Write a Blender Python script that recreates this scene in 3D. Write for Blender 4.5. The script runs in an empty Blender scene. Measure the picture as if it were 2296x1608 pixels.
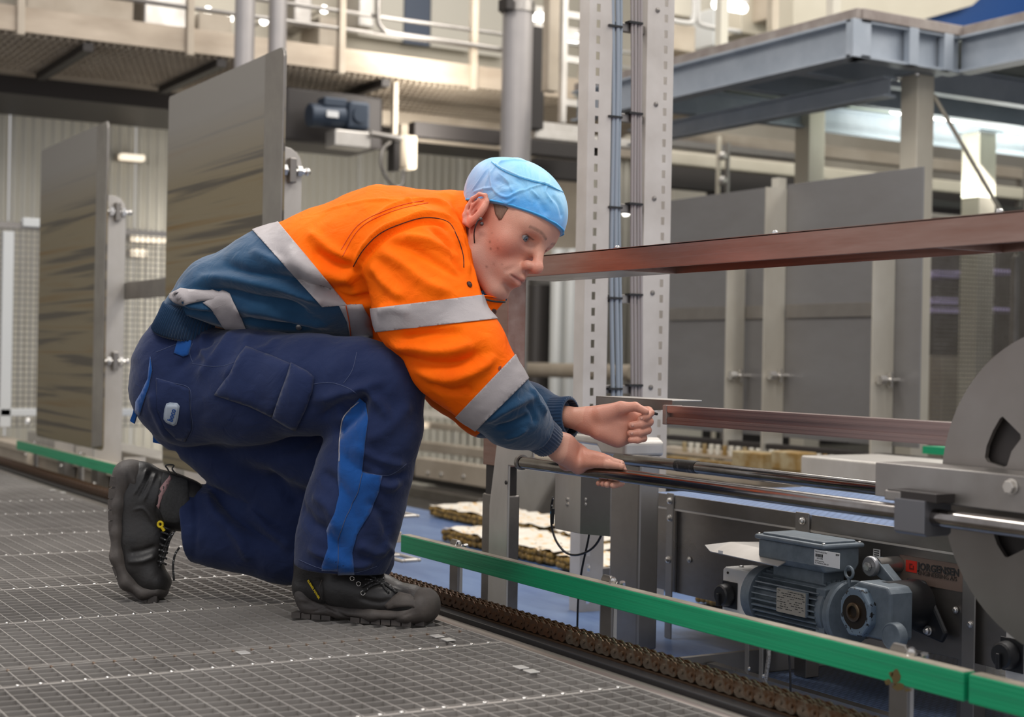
import bpy, bmesh, math, random
import numpy as np
from mathutils import Vector, Matrix
from mathutils.geometry import delaunay_2d_cdt
from mathutils.bvhtree import BVHTree
random.seed(7)
C = bpy.context.scene.collection
SC = bpy.context.scene
# ---------------------------------------------------------------- camera
# world: X runs along the line of conveyors, Y across them, z = 0 is the walkway grating
FPX, CX, CY, H = 3400.0, 1148.0, 804.0, 0.55
YAW, ROLL = math.radians(30.6), math.radians(1.05)
CF = np.array([-math.cos(YAW), math.sin(YAW), 0.0])
CR = np.array([math.sin(YAW), math.cos(YAW), 0.0])
CU = np.array([0.0, 0.0, 1.0])
CO = np.array([0.0, 0.0, H])
_c, _s = math.cos(ROLL), math.sin(ROLL)
IR = CR * _c + CU * _s          # image right in the world
IU = -CR * _s + CU * _c         # image up in the world
cam_d = bpy.data.cameras.new('camera'); cam = bpy.data.objects.new('camera', cam_d); C.objects.link(cam)
cam_d.sensor_width = 36.0; cam_d.lens = 36.0 * FPX / 2296.0
cam_d.clip_start = 0.05; cam_d.clip_end = 200
cam.matrix_world = Matrix(((IR[0], IU[0], -CF[0], CO[0]), (IR[1], IU[1], -CF[1], CO[1]), (IR[2], IU[2], -CF[2], CO[2]), (0, 0, 0, 1)))
cam_d.dof.use_dof = True; cam_d.dof.focus_distance = 3.15; cam_d.dof.aperture_fstop = 4.0
SC.camera = cam
# ---------------------------------------------------------------- world, lamps, exposure
W = bpy.data.worlds.new('world'); SC.world = W; W.use_nodes = True
W.node_tree.nodes['Background'].inputs[0].default_value = (0.95, 0.95, 1.0, 1)
W.node_tree.nodes['Background'].inputs[1].default_value = 0.68
def area(name, loc, size, power, aim, col=(1, 0.95, 0.88)):
    d = bpy.data.lights.new(name, 'AREA'); d.shape = 'RECTANGLE'; d.size, d.size_y = size; d.energy = power; d.color = col
    o = bpy.data.objects.new(name, d); C.objects.link(o); o.location = loc
    o.rotation_euler = (Vector(aim) - Vector(loc)).to_track_quat('-Z', 'Y').to_euler()
    return o
area('hall_lamp_and_fill', (-2.6, 3.9, 4.4), (4.0, 0.5), 110, (-3.1, 1.4, 0.4))
area('hall_lamp_and_fill', (-4.9, 0.2, 4.6), (3.0, 0.6), 125, (-3.2, 1.4, 0.5))
area('hall_lamp_and_fill', (-0.6, 0.2, 4.0), (2.5, 0.8), 85, (-2.8, 1.6, 0.3))  # light added on the camera side to brighten the grating bars
area('hall_lamp_and_fill', (-7.5, 5.5, 4.6), (5.0, 1.0), 105, (-8.5, 4.0, 1.0))
area('hall_lamp_and_fill', (-3.8, 7.6, 4.2), (5.0, 1.0), 150, (-5.0, 6.0, 0.8))
area('hall_lamp_and_fill', (-10.2, 5.0, 6.3), (1.0, 8.0), 60, (-11.4, 5.0, 3.2))
area('hall_lamp_and_fill', (-9.2, 4.6, 0.6), (0.4, 6.0), 70, (-11.5, 4.6, 1.4))  # low fill light added to brighten the ribbed wall
area('mezzanine_lamp', (-6.8, 8.6, 1.62), (0.3, 4.0), 60, (-6.8, 8.6, 4.0), (0.95, 1.0, 0.92))
area('mezzanine_lamp', (-6.6, 7.4, 1.80), (0.3, 3.0), 14, (-6.2, 6.0, 0.0))
VS = SC.view_settings
SC.display_settings.display_device = 'sRGB'
VS.view_transform = 'Standard'; VS.look = 'None'; VS.gamma = 1.0; VS.exposure = 0.0; VS.use_curve_mapping = False
SC.cycles.use_denoising = True
SC.cycles.max_bounces = 8

def PZ(px, py, z):
    v = ray(px, py); return CO + v * (z - H) / v[2]
def PY(px, py, y):
    v = ray(px, py); return CO + v * (y / v[1])
def PX(px, py, x):
    v = ray(px, py); return CO + v * (x / v[0])
def PD(px, py, d):
    return CO + ray(px, py) * (d / FPX)
def ray(px, py):
    return CF * FPX + IR * (px - CX) - IU * (py - CY)
def PROJ(p):
    v = np.asarray(p, float) - CO; w = v @ CF
    return CX + FPX * (v @ IR) / w, CY - FPX * (v @ IU) / w
# ---------------------------------------------------------------- materials
def srgb(r, g, b):
    f = lambda c: (c / 255.0) / 12.92 if c <= 10.3 else ((c / 255.0 + 0.055) / 1.055) ** 2.4
    return (f(r), f(g), f(b), 1.0)
class NT:
    def __init__(s, name):
        s.m = bpy.data.materials.new(name); s.m.use_nodes = True; s.t = s.m.node_tree; s.b = s.t.nodes['Principled BSDF']
    def n(s, typ, **kw):
        o = s.t.nodes.new(typ)
        for k, v in kw.items():
            if k.startswith('i_'): o.inputs[k[2:].replace('_', ' ')].default_value = v
            else: setattr(o, k, v)
        return o
    def l(s, a, b): s.t.links.new(a, b)
def mat(name, col, rough=0.6, metal=0.0, col2=None, scale=(8, 8, 8), amount=1.0, bump=0.0, bscale=None, detail=4.0, sheen=0.0, rvar=0.0, spec=0.5, emit=None, estr=0.0, trans=0.0, cut=(0.35, 0.65), coat=0.0, alpha=1.0, sss=0.0, aniso=0.0):
    N = NT(name); b = N.b
    b.inputs['Roughness'].default_value = rough; b.inputs['Metallic'].default_value = metal
    b.inputs['Specular IOR Level'].default_value = spec
    b.inputs['Base Color'].default_value = col
    if sheen: b.inputs['Sheen Weight'].default_value = sheen; b.inputs['Sheen Roughness'].default_value = 0.6
    if coat: b.inputs['Coat Weight'].default_value = coat
    if alpha < 1: b.inputs['Alpha'].default_value = alpha
    if trans: b.inputs['Transmission Weight'].default_value = trans
    if sss: b.inputs['Subsurface Weight'].default_value = sss; b.inputs['Subsurface Scale'].default_value = 0.01; b.inputs['Subsurface Radius'].default_value = (1, 0.35, 0.2)
    if emit: b.inputs['Emission Color'].default_value = emit; b.inputs['Emission Strength'].default_value = estr
    if col2 or bump or rvar:
        tc = N.n('ShaderNodeTexCoord'); mp = N.n('ShaderNodeMapping'); N.l(tc.outputs['Object'], mp.inputs[0])
        mp.inputs['Scale'].default_value = scale
        ns = N.n('ShaderNodeTexNoise'); ns.inputs['Scale'].default_value = 1.0; ns.inputs['Detail'].default_value = detail; ns.inputs['Roughness'].default_value = 0.6
        N.l(mp.outputs[0], ns.inputs['Vector'])
        mr = N.n('ShaderNodeMapRange'); mr.inputs[1].default_value, mr.inputs[2].default_value = cut; mr.inputs[4].default_value = amount
        N.l(ns.outputs[0], mr.inputs[0])
        if col2:
            mx = N.n('ShaderNodeMix', data_type='RGBA'); mx.inputs['A'].default_value = col; mx.inputs['B'].default_value = col2
            N.l(mr.outputs[0], mx.inputs['Factor']); N.l(mx.outputs['Result'], b.inputs['Base Color'])
        if rvar:
            r2 = N.n('ShaderNodeMapRange'); r2.inputs[3].default_value = rough - rvar; r2.inputs[4].default_value = rough + rvar
            r2.inputs[1].default_value, r2.inputs[2].default_value = 0.3, 0.7
            N.l(ns.outputs[0], r2.inputs[0]); N.l(r2.outputs[0], b.inputs['Roughness'])
        if bump:
            bn = ns
            if bscale:
                m2 = N.n('ShaderNodeMapping'); m2.inputs['Scale'].default_value = bscale; N.l(tc.outputs['Object'], m2.inputs[0])
                bn = N.n('ShaderNodeTexNoise'); bn.inputs['Scale'].default_value = 1.0; bn.inputs['Detail'].default_value = 3; N.l(m2.outputs[0], bn.inputs['Vector'])
            bp = N.n('ShaderNodeBump'); bp.inputs['Strength'].default_value = 1.0; bp.inputs['Distance'].default_value = bump
            N.l(bn.outputs[0], bp.inputs['Height']); N.l(bp.outputs[0], b.inputs['Normal'])
    return N.m
# ---------------------------------------------------------------- mesh helpers
ORG = {}
def org(o):
    return ORG.get(o.name, np.zeros(3)) if o is not None else np.zeros(3)
def tag(o, label=None, cat=None, group=None, kind=None):
    if label: o['label'] = label
    if cat: o['category'] = cat
    if group: o['group'] = group
    if kind: o['kind'] = kind
    return o
def thing(name, label, cat, loc=(0, 0, 0), group=None, kind=None):
    o = bpy.data.objects.new(name, None); C.objects.link(o); o.location = tuple(float(v) for v in loc); o.empty_display_size = 0.05
    ORG[o.name] = np.array(loc, float)
    return tag(o, label, cat, group, kind)
class MB:
    def __init__(s): s.v = []; s.f = []; s.mi = []; s.cur = 0
    def add(s, vs, fs):
        k = len(s.v); s.v += [tuple(float(c) for c in v) for v in vs]; s.f += [tuple(i + k for i in f) for f in fs]; s.mi += [s.cur] * len(fs); return s
    def box(s, lo, hi):
        (x0, y0, z0), (x1, y1, z1) = lo, hi
        x0, x1 = min(x0, x1), max(x0, x1); y0, y1 = min(y0, y1), max(y0, y1); z0, z1 = min(z0, z1), max(z0, z1)
        return s.add([(x0, y0, z0), (x1, y0, z0), (x1, y1, z0), (x0, y1, z0), (x0, y0, z1), (x1, y0, z1), (x1, y1, z1), (x0, y1, z1)],
                     [(3, 2, 1, 0), (4, 5, 6, 7), (0, 1, 5, 4), (1, 2, 6, 5), (2, 3, 7, 6), (3, 0, 4, 7)])
    def obox(s, c, ax, ay, az, hx, hy, hz):
        c, ax, ay, az = (np.array(t, float) for t in (c, ax, ay, az)); vs = []
        for k in (-1, 1):
            for i, j in ((-1, -1), (1, -1), (1, 1), (-1, 1)): vs.append(c + ax * hx * i + ay * hy * j + az * hz * k)
        return s.add(vs, [(3, 2, 1, 0), (4, 5, 6, 7), (0, 1, 5, 4), (1, 2, 6, 5), (2, 3, 7, 6), (3, 0, 4, 7)])
    def prism(s, poly, u, v, o, w):
        """poly in (u,v) about o, extruded by the vector w"""
        u, v, o, w = (np.array(t, float) for t in (u, v, o, w)); n = len(poly)
        a = [o + u * p[0] + v * p[1] for p in poly]; b = [q + w for q in a]
        return s.add(a + b, [tuple(range(n))[::-1], tuple(range(n, 2 * n))] + [(i, (i + 1) % n, n + (i + 1) % n, n + i) for i in range(n)])
    def cyl(s, a, b, r, n=16, r2=None, caps=True):
        a, b = np.array(a, float), np.array(b, float); d = b - a; d /= np.linalg.norm(d) + 1e-12
        t = np.array([0, 0, 1.0]) if abs(d[2]) < 0.9 else np.array([1.0, 0, 0]); u = np.cross(t, d); u /= np.linalg.norm(u); w = np.cross(d, u)
        r2 = r if r2 is None else r2; vs = []
        for p, rr in ((a, r), (b, r2)):
            for i in range(n): th = 2 * math.pi * i / n; vs.append(p + (u * math.cos(th) + w * math.sin(th)) * rr)
        fs = [(i, (i + 1) % n, n + (i + 1) % n, n + i) for i in range(n)]
        if caps: fs += [tuple(range(n))[::-1], tuple(range(n, 2 * n))]
        return s.add(vs, fs)
    def lathe(s, a, d, prof, n=24):
        """prof: (distance along d, radius)"""
        a, d = np.array(a, float), np.array(d, float); d /= np.linalg.norm(d)
        t = np.array([0, 0, 1.0]) if abs(d[2]) < 0.9 else np.array([1.0, 0, 0]); u = np.cross(t, d); u /= np.linalg.norm(u); w = np.cross(d, u)
        vs = []; fs = []
        for h, r in prof:
            for i in range(n): th = 2 * math.pi * i / n; vs.append(a + d * h + (u * math.cos(th) + w * math.sin(th)) * max(r, 1e-5))
        for k in range(len(prof) - 1):
            fs += [(k * n + i, k * n + (i + 1) % n, (k + 1) * n + (i + 1) % n, (k + 1) * n + i) for i in range(n)]
        fs += [tuple(range(n))[::-1], tuple(range((len(prof) - 1) * n, len(prof) * n))]
        return s.add(vs, fs)
    def tube(s, pts, r, n=8, caps=True):
        pts = [np.array(p, float) for p in pts]; m = len(pts); rr = r if hasattr(r, '__len__') else [r] * m
        d = [pts[min(i + 1, m - 1)] - pts[max(i - 1, 0)] for i in range(m)]; d = [x / (np.linalg.norm(x) + 1e-12) for x in d]
        t = np.array([0, 0, 1.0]) if abs(d[0][2]) < 0.9 else np.array([1.0, 0, 0]); u = np.cross(t, d[0]); u /= np.linalg.norm(u); vs = []; fs = []
        for i in range(m):
            u = u - d[i] * (u @ d[i]); u /= np.linalg.norm(u); w = np.cross(d[i], u)
            for k in range(n): th = 2 * math.pi * k / n; vs.append(pts[i] + (u * math.cos(th) + w * math.sin(th)) * rr[i])
        for k in range(m - 1): fs += [(k * n + i, k * n + (i + 1) % n, (k + 1) * n + (i + 1) % n, (k + 1) * n + i) for i in range(n)]
        if caps: fs += [tuple(range(n))[::-1], tuple(range((m - 1) * n, m * n))]
        return s.add(vs, fs)
    def ball(s, c, r, n=12, m=8, sq=(1, 1, 1)):
        vs = [(c[0], c[1], c[2] - r * sq[2])]
        for j in range(1, m):
            ph = -math.pi / 2 + math.pi * j / m
            for i in range(n): th = 2 * math.pi * i / n; vs.append((c[0] + r * sq[0] * math.cos(ph) * math.cos(th), c[1] + r * sq[1] * math.cos(ph) * math.sin(th), c[2] + r * sq[2] * math.sin(ph)))
        vs.append((c[0], c[1], c[2] + r * sq[2])); fs = []
        for i in range(n):
            fs.append((0, 1 + (i + 1) % n, 1 + i))
            for j in range(m - 2): a = 1 + j * n; fs.append((a + i, a + (i + 1) % n, a + n + (i + 1) % n, a + n + i))
            a = 1 + (m - 2) * n; fs.append((a + i, a + (i + 1) % n, len(vs) - 1))
        return s.add(vs, fs)
    def build(s, name, m, parent=None, smooth=False, bevel=0.0, segs=2, label=None, kind=None, auto=False):
        me = bpy.data.meshes.new(name); o0 = org(parent)
        vs = np.array(s.v, float) - o0
        me.from_pydata(vs.tolist(), [], s.f)
        ms = m if isinstance(m, (list, tuple)) else [m]
        for x in ms: me.materials.append(x)
        if len(ms) > 1: me.polygons.foreach_set('material_index', s.mi)
        if smooth or auto: me.polygons.foreach_set('use_smooth', [True] * len(me.polygons))
        o = bpy.data.objects.new(name, me); C.objects.link(o)
        if auto: me.set_sharp_from_angle(angle=math.radians(35))
        if parent is not None: o.parent = parent
        ORG[o.name] = o0
        if bevel:
            b = o.modifiers.new('bevel', 'BEVEL'); b.width = bevel; b.segments = segs; b.limit_method = 'ANGLE'; b.angle_limit = math.radians(40)
        if label: o['label'] = label
        if kind: o['kind'] = kind
        return o
def clone(o, parent, delta):
    """a copy of one part, moved by delta; mesh data shared"""
    c = o.copy(); C.objects.link(c); c.parent = parent
    c.location = Vector(o.location) + Vector(delta) ; ORG[c.name] = org(parent); return c
def clone_thing(t, delta, label=None, group=None, rot=None):
    c = t.copy(); C.objects.link(c); c.location = t.location + Vector(delta); ORG[c.name] = org(t) + np.array(delta)
    if rot is not None: c.rotation_euler = rot
    if label: c['label'] = label
    if group: c['group'] = group
    for p in [q for q in t.children]:
        d = p.copy(); C.objects.link(d); d.parent = c
        for q in [x for x in p.children]:
            e = q.copy(); C.objects.link(e); e.parent = d
    return c
def screw(parent, p, d, r=0.009, h=0.008, m=None, name='bolt', dome=True):
    b = MB(); d = np.array(d, float)
    b.lathe(p, d, [(0, r * 1.25), (0.002, r * 1.25), (0.0021, r), (h * 0.7, r * 0.95), (h, r * 0.55)] if dome else [(0, r * 1.3), (0.002, r * 1.3)], 12)
    if not dome: b.cyl(np.array(p) + d * 0.002, np.array(p) + d * h, r, 6)
    return b.build(name, m or M['bolt'], parent, auto=True)
def text(body, name, m, parent, p, right, up, size, ext=0.0004, bold=0.0, align='LEFT'):
    cu = bpy.data.curves.new(name, 'FONT'); cu.body = body; cu.size = size; cu.extrude = ext; cu.offset = bold; cu.align_x = align; cu.align_y = 'CENTER'; cu.resolution_u = 2
    cu.materials.append(m); o = bpy.data.objects.new(name, cu); C.objects.link(o)
    r = np.array(right, float); r /= np.linalg.norm(r); u = np.array(up, float); u -= r * (u @ r); u /= np.linalg.norm(u); n = np.cross(r, u); p = np.array(p, float) - org(parent)
    if parent is not None: o.parent = parent
    o.matrix_local = Matrix(((r[0], u[0], n[0], p[0]), (r[1], u[1], n[1], p[1]), (r[2], u[2], n[2], p[2]), (0, 0, 0, 1)))
    return o
M = {}
M['steel'] = mat('stainless_steel', (0.34, 0.32, 0.30, 1), 0.38, 0.85, (0.27, 0.25, 0.23, 1), (5, 5, 5), rvar=0.08)
M['steel_dark'] = mat('stainless_steel_dark', (0.30, 0.28, 0.26, 1), 0.34, 0.9, (0.22, 0.2, 0.18, 1), (4, 9, 9), rvar=0.08)
M['steel_light'] = mat('stainless_steel_light', (0.62, 0.59, 0.55, 1), 0.4, 0.6, (0.5, 0.47, 0.43, 1), (6, 6, 3), rvar=0.06)
M['steel_shine'] = mat('polished_steel', (0.30, 0.28, 0.265, 1), 0.15, 0.98, (0.2, 0.18, 0.165, 1), (14, 14, 14), rvar=0.07)
M['bolt'] = mat('bolt_steel', (0.66, 0.64, 0.61, 1), 0.25, 0.9)
M['beam'] = mat('beam_steel_reflection', (0.36, 0.25, 0.21, 1), 0.40, 0.9, (0.28, 0.165, 0.13, 1), (3, 20, 20), rvar=0.05, bump=0.0004, bscale=(4, 120, 120))  # reddish base colour paints in the orange jacket's reflection
M['grate'] = mat('grating_steel', (0.41, 0.385, 0.36, 1), 0.5, 0.3, (0.29, 0.27, 0.25, 1), (3, 3, 3), rvar=0.1)
M['rust'] = mat('rusty_steel', (0.16, 0.09, 0.05, 1), 0.6, 0.4, (0.28, 0.22, 0.17, 1), (40, 40, 40))
M['galv'] = mat('galvanised_steel', (0.40, 0.44, 0.49, 1), 0.5, 0.3, (0.33, 0.37, 0.42, 1), (6, 6, 6))
M['beige'] = mat('beige_paint', (0.52, 0.45, 0.36, 1), 0.55, 0.15, (0.42, 0.35, 0.27, 1), (3, 3, 3))
M['cream'] = mat('cream_panel', (0.58, 0.53, 0.43, 1), 0.5, 0.0, (0.48, 0.43, 0.34, 1), (1, 1, 1))
M['black'] = mat('black_plastic', (0.012, 0.012, 0.013, 1), 0.4)
M['dark'] = mat('dark_metal', (0.035, 0.03, 0.028, 1), 0.5, 0.3)
M['white'] = mat('white_plastic', (0.62, 0.60, 0.57, 1), 0.45)
M['label'] = mat('label_white', (0.72, 0.72, 0.71, 1), 0.5)
M['ink'] = mat('ink_black', (0.02, 0.02, 0.02, 1), 0.6)
M['cable'] = mat('cable_black', (0.008, 0.008, 0.01, 1), 0.35)
M['lamp'] = mat('lamp_tube', (1, 1, 1, 1), 0.4, emit=(1, 0.97, 0.9, 1), estr=6.0)
# ================================================================= floor: walkway of steel grating panels
X3, Y3, Z3 = np.eye(3)
floor = thing('floor', 'walkway of galvanised steel grating panels under the kneeling worker', None, (-3, 0.6, 0), kind='structure')
GP = 0.0366
def grating_panel(x0, x1, y0, y1):
    b = MB(); nx = int(round((x1 - x0) / GP)); ny = int(round((y1 - y0) / GP))
    for i in range(nx):
        x = x0 + (i + 0.5) * (x1 - x0) / nx; b.box((x - 0.001, y0, -0.030), (x + 0.001, y1, -0.0004))
    for j in range(ny):
        y = y0 + (j + 0.5) * (y1 - y0) / ny; b.box((x0, y - 0.001, -0.028), (x1, y + 0.001, 0))
    for x in (x0 + 0.0025, x1 - 0.0025): b.box((x - 0.0018, y0, -0.034), (x + 0.0018, y1, 0.001))
    for y in (y0, y1): b.box((x0, y - 0.0018, -0.034), (x1, y + 0.0018, 0.001))
    o = b.build('grating_panel', M['grate'], floor); o['kind'] = 'stuff'
    return ny
GX = [-8.86 + 1.03 * k for k in range(9)]
studs = 0; stud0 = None
for k in range(8):
    x0, x1 = GX[k] + 0.004, GX[k + 1] - 0.004
    y0 = -0.35; y1 = 1.487
    ny = grating_panel(x0, x1, y0, y1)
    for dx in (0.15, 0.59):
        sx = GX[k] + dx
        MB().box((sx - 0.005, y0, -0.02), (sx + 0.005, y1, 0.0012)).build('stud_strip', M['grate'], floor)
        for j in range(ny):
            y = y0 + j * (y1 - y0) / ny + 0.004
            u, v = PROJ((sx, y, 0))
            if not (-20 < u < 2300 and v < 1640) or k < 3 or studs > 280: continue
            studs += 1
            if stud0 is None:
                stud0 = MB().lathe((sx, y, 0.001), Z3, [(0, 0.0042), (0.002, 0.004), (0.0035, 0.0022)], 8).build('stud', M['bolt'], floor, smooth=True); s0 = (sx, y)
            else: clone(stud0, floor, (sx - s0[0], y - s0[1], 0))
    rb = MB()
    if -3.5 < GX[k] < -1.5:
        for j in range(ny):
            y = y0 + (j + 0.5) * (y1 - y0) / ny; rb.box((x0 + 0.001, y - 0.0015, -0.032), (x0 + 0.012, y + 0.0022, 0.0012))
        rb.build('rusty_weld', M['rust'], floor)
M['chip'] = mat('clip_zinc', (0.75, 0.73, 0.7, 1), 0.3, 0.5)
for px, py in ((980, 1428), (1005, 1436), (1168, 1498), (1192, 1507), (545, 1465 - 0), (140, 1105), (118, 1100)):
    p = PZ(px, py, 0.001)
    MB().box(p + [-0.0135, -0.010, 0], p + [0.0135, 0.010, 0.0025]).build('fixing_clip', M['chip'], floor, bevel=0.001)
M['pit'] = mat('pit_floor', (0.07, 0.062, 0.055, 1), 0.7, 0, (0.04, 0.035, 0.03, 1), (3, 3, 3))
pit = MB().box((-14, -3, -0.62), (2, 13, -0.55)).build('floor_lower', M['pit']); tag(pit, 'dark hall floor below the grating', None, kind='structure')
sup = thing('walkway_support', 'steel joists carrying the grating walkway', 'joist', (-3, 0.6, -0.55), kind='structure')
for y in (0.0, 0.5, 1.0, 1.46): MB().box((-8.8, y - 0.02, -0.10), (-0.6, y + 0.02, -0.036)).build('joist', M['dark'], sup)
for x in (-8, -6, -4, -2, -1): MB().box((x - 0.03, -0.3, -0.16), (x + 0.03, 1.48, -0.10)).build('joist', M['dark'], sup)

# ================================================================= chain track along the walkway
track = thing('chain_track', 'rounded stainless channel with black wear strip carrying the roller chain', 'chain track', (-3, 1.55, -0.05))
XA, XB = -8.8, -0.55
MB().prism([(0.0, -0.06), (0.0, -0.014), (0.006, -0.005), (0.016, 0.0), (0.026, 0.001), (0.038, -0.002), (0.048, -0.009), (0.053, -0.02), (0.053, -0.06)], Y3, Z3, (XA, 1.4905, 0.0), X3 * (XB - XA)).build('rounded_channel', mat('channel_steel', (0.30, 0.265, 0.245, 1), 0.36, 0.8, (0.3, 0.14, 0.07, 1), (1.2, 30, 30), amount=0.8, cut=(0.57, 0.75), rvar=0.1), track, auto=True)
MB().box((XA, 1.545, -0.06), (XB, 1.572, 0.003)).build('wear_strip', M['black'], track, bevel=0.002)
MB().box((XA, 1.573, -0.06), (XB, 1.614, 0.005)).build('guide_bed', mat('guide_bed_oily', (0.05, 0.028, 0.015, 1), 0.35, 0.3), track)
MB().box((XA, 1.619, -0.06), (XB, 1.636, 0.004)).build('back_strip', M['steel_light'], track, bevel=0.001)
M['chain'] = mat('chain_oily_steel', (0.17, 0.135, 0.10, 1), 0.28, 0.75, (0.10, 0.042, 0.013, 1), (22, 22, 22), rvar=0.08, cut=(0.46, 0.6))
M['chain2'] = mat('chain_rusty', (0.075, 0.042, 0.024, 1), 0.38, 0.6, (0.10, 0.038, 0.012, 1), (30, 30, 30), rvar=0.1, cut=(0.4, 0.6))
chain = thing('roller_chain', 'rusty oiled double roller chain running beside the grating', 'chain', (-3, 1.585, 0))
def link(y0, inner, m):
    b = MB(); p = 0.0254; r = 0.0138; zc = 0.0200
    ys = (1.577, 1.593, 1.609) if not inner else (1.5805, 1.5890, 1.597, 1.6055)
    out = []
    for s, x in ((0, 0), (1, p)):
        for k in range(7):
            th = math.pi / 2 + math.pi * k / 6 if s == 0 else -math.pi / 2 + math.pi * k / 6
            out.append((x + r * math.cos(th), zc + r * math.sin(th)))
        out.append((p / 2, zc - r * 0.80) if s == 0 else (p / 2, zc + r * 0.80))
    for y in ys: b.prism(out, X3, Z3, (0, y - 0.0011, 0), (0, 0.0023, 0))
    if inner:
        for x in (0, p):
            for ya, yb in ((1.5817, 1.5878), (1.5982, 1.6043)): b.cyl((x, ya, zc), (x, yb, zc), 0.0085, 10)
    else:
        for x in (0, p):
            b.cyl((x, 1.5735, zc), (x, 1.612, zc), 0.0042, 8)
    return b.build('outer_link' if not inner else 'inner_link', m, chain, auto=True)
n = 0; L0 = {}
for i in range(294):
    x = -8.02 + i * 0.0254; inner = i % 2 == 1; k = (inner, x < -2.45)
    if k not in L0:
        o = link(0, inner, M['chain2'] if k[1] else M['chain'])
        o.location = Vector(o.location) + Vector((x, 0, 0)); L0[k] = (o, x)
    else: clone(L0[k][0], chain, (x - L0[k][1], 0, 0))

# ================================================================= green guide rails
M['green'] = mat('green_plastic', srgb(8, 142, 96), 0.42, 0, srgb(6, 104, 72), (1.5, 1.5, 90), cut=(0.5, 0.7), bump=0.0006, bscale=(2, 2, 220), rvar=0.05, amount=0.55)
M['green_top'] = mat('soiled_rail_top', srgb(168, 158, 142), 0.6, 0, srgb(128, 120, 106), (8, 8, 8))
M['rustspot'] = mat('rust_stain', srgb(84, 70, 34), 0.6)
def guide_rail(x0, x1, label, posts):
    t = thing('guide_rail', label, 'guide rail', ((x0 + x1) / 2, 1.67, 0.07), 'green guide rails along the chain')
    MB().box((x0, 1.66, 0.0725), (x1, 1.684, 0.114)).build('rail_bar', M['green'], t, bevel=0.0015)
    MB().box((x0 + 0.002, 1.662, 0.1138), (x1 - 0.002, 1.6835, 0.1152)).build('top_face', M['green_top'], t)
    for x in posts:
        b = MB(); b.prism([(-0.019, -0.14), (0.019, -0.14), (0.019, 0.118), (0.012, 0.127), (-0.012, 0.127), (-0.019, 0.118)], X3, Z3, (x, 1.6855, 0), (0, 0.006, 0))
        b.build('post', M['steel'], t, bevel=0.001)
        b = MB(); b.box((x + 0.012, 1.6915, -0.14), (x + 0.019, 1.6995, 0.10)); b.build('post_flange', M['steel_light'], t)
        screw(t, (x + 0.03, 1.682, 0.1155), (0.25, -0.2, 1), 0.007, 0.012, name='bolt')
        screw(t, (x + 0.044, 1.694, 0.104), (0.25, -0.2, 1), 0.006, 0.016, name='nut', dome=False)
    return t
gr = guide_rail(-3.325, -1.527, 'long green plastic guide rail in front of the gearmotor', [-3.10, -2.47, -1.68])
guide_rail(-1.518, -0.55, 'green guide rail piece at the bottom right corner past the joint', [-1.3, -0.8])
guide_rail(-7.45, -5.62, 'green guide rail at the far left below the stained plate', [-7.2, -6.4, -5.8])
gp = MB()
for (u, v, ru, rv) in ((1990, 1530, 9, 7), (2008, 1517, 10, 20), (2015, 1540, 13, 9), (2035, 1547, 9, 4), (1998, 1512, 5, 6)):
    pc = PY(u, v, 1.6597); n = 10
    gp.add([PY(u + ru * math.cos(t * 2 * math.pi / n) * random.uniform(.7, 1.2), v + rv * math.sin(t * 2 * math.pi / n) * random.uniform(.7, 1.2), 1.6596) for t in range(n)], [tuple(range(n))])
gp.build('rust_stain', M['rustspot'], gr)
t = thing('mounting_plate', 'small steel slotted plate sticking out behind the knee beside the green rail', 'bracket', PY(900, 1250, 1.86), 'slotted end plates')
def slotplate(t, u, v, y):
    p = PY(u, v, y); b = MB()
    b.box(p + [-0.16, -0.03, -0.01], p + [0.05, -0.021, 0.0]); b.box(p + [-0.16, 0.021, -0.01], p + [0.05, 0.03, 0]); b.box(p + [0.03, -0.021, -0.01], p + [0.05, 0.021, 0]); b.box(p + [-0.16, -0.021, -0.01], p + [-0.06, 0.021, 0])
    b.box(p * [1, 1, 0] + [-0.17, -0.02, -0.1495], p + [-0.12, 0.02, -0.01]); b.build('slotted_plate', M['steel_light'], t, bevel=0.004)
slotplate(t, 905, 1249, 1.86)
t = thing('mounting_plate', 'upper steel slotted plate behind the knee over the blue belt', 'bracket', PY(900, 1150, 2.0), 'slotted end plates')
slotplate(t, 905, 1151, 2.02)

# ================================================================= blue belts
def beltmat(name, col, col2, s, bump):
    N = NT(name); b = N.b; tc = N.n('ShaderNodeTexCoord'); mp = N.n('ShaderNodeMapping'); mp.inputs['Scale'].default_value = (s, s, s); N.l(tc.outputs['Object'], mp.inputs[0])
    br = N.n('ShaderNodeTexBrick'); br.inputs['Scale'].default_value = 1; br.inputs['Color1'].default_value = col; br.inputs['Color2'].default_value = col2; br.inputs['Mortar'].default_value = tuple(c * 0.45 for c in col[:3]) + (1,)
    br.inputs['Mortar Size'].default_value = 0.08; br.inputs['Brick Width'].default_value = 1.0; br.inputs['Row Height'].default_value = 0.6
    N.l(mp.outputs[0], br.inputs['Vector']); N.l(br.outputs['Color'], b.inputs['Base Color']); b.inputs['Roughness'].default_value = 0.3
    bp = N.n('ShaderNodeBump'); bp.inputs['Distance'].default_value = bump; bp.invert = True; N.l(br.outputs['Fac'], bp.inputs['Height']); N.l(bp.outputs[0], b.inputs['Normal']); return N.m
M['belt'] = mat('blue_belt', srgb(104, 128, 166), 0.3, 0, srgb(74, 98, 142), (1.5, 8, 1), bump=0.001, bscale=(3, 40, 3), spec=0.6)
M['belt2'] = beltmat('blue_modular_belt', srgb(122, 144, 184), srgb(138, 160, 198), 48, 0.002)
lb = thing('lower_belt', 'wide blue conveyor belt behind the green rail carrying product', 'conveyor belt', (-4, 2.2, -0.15))
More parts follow.
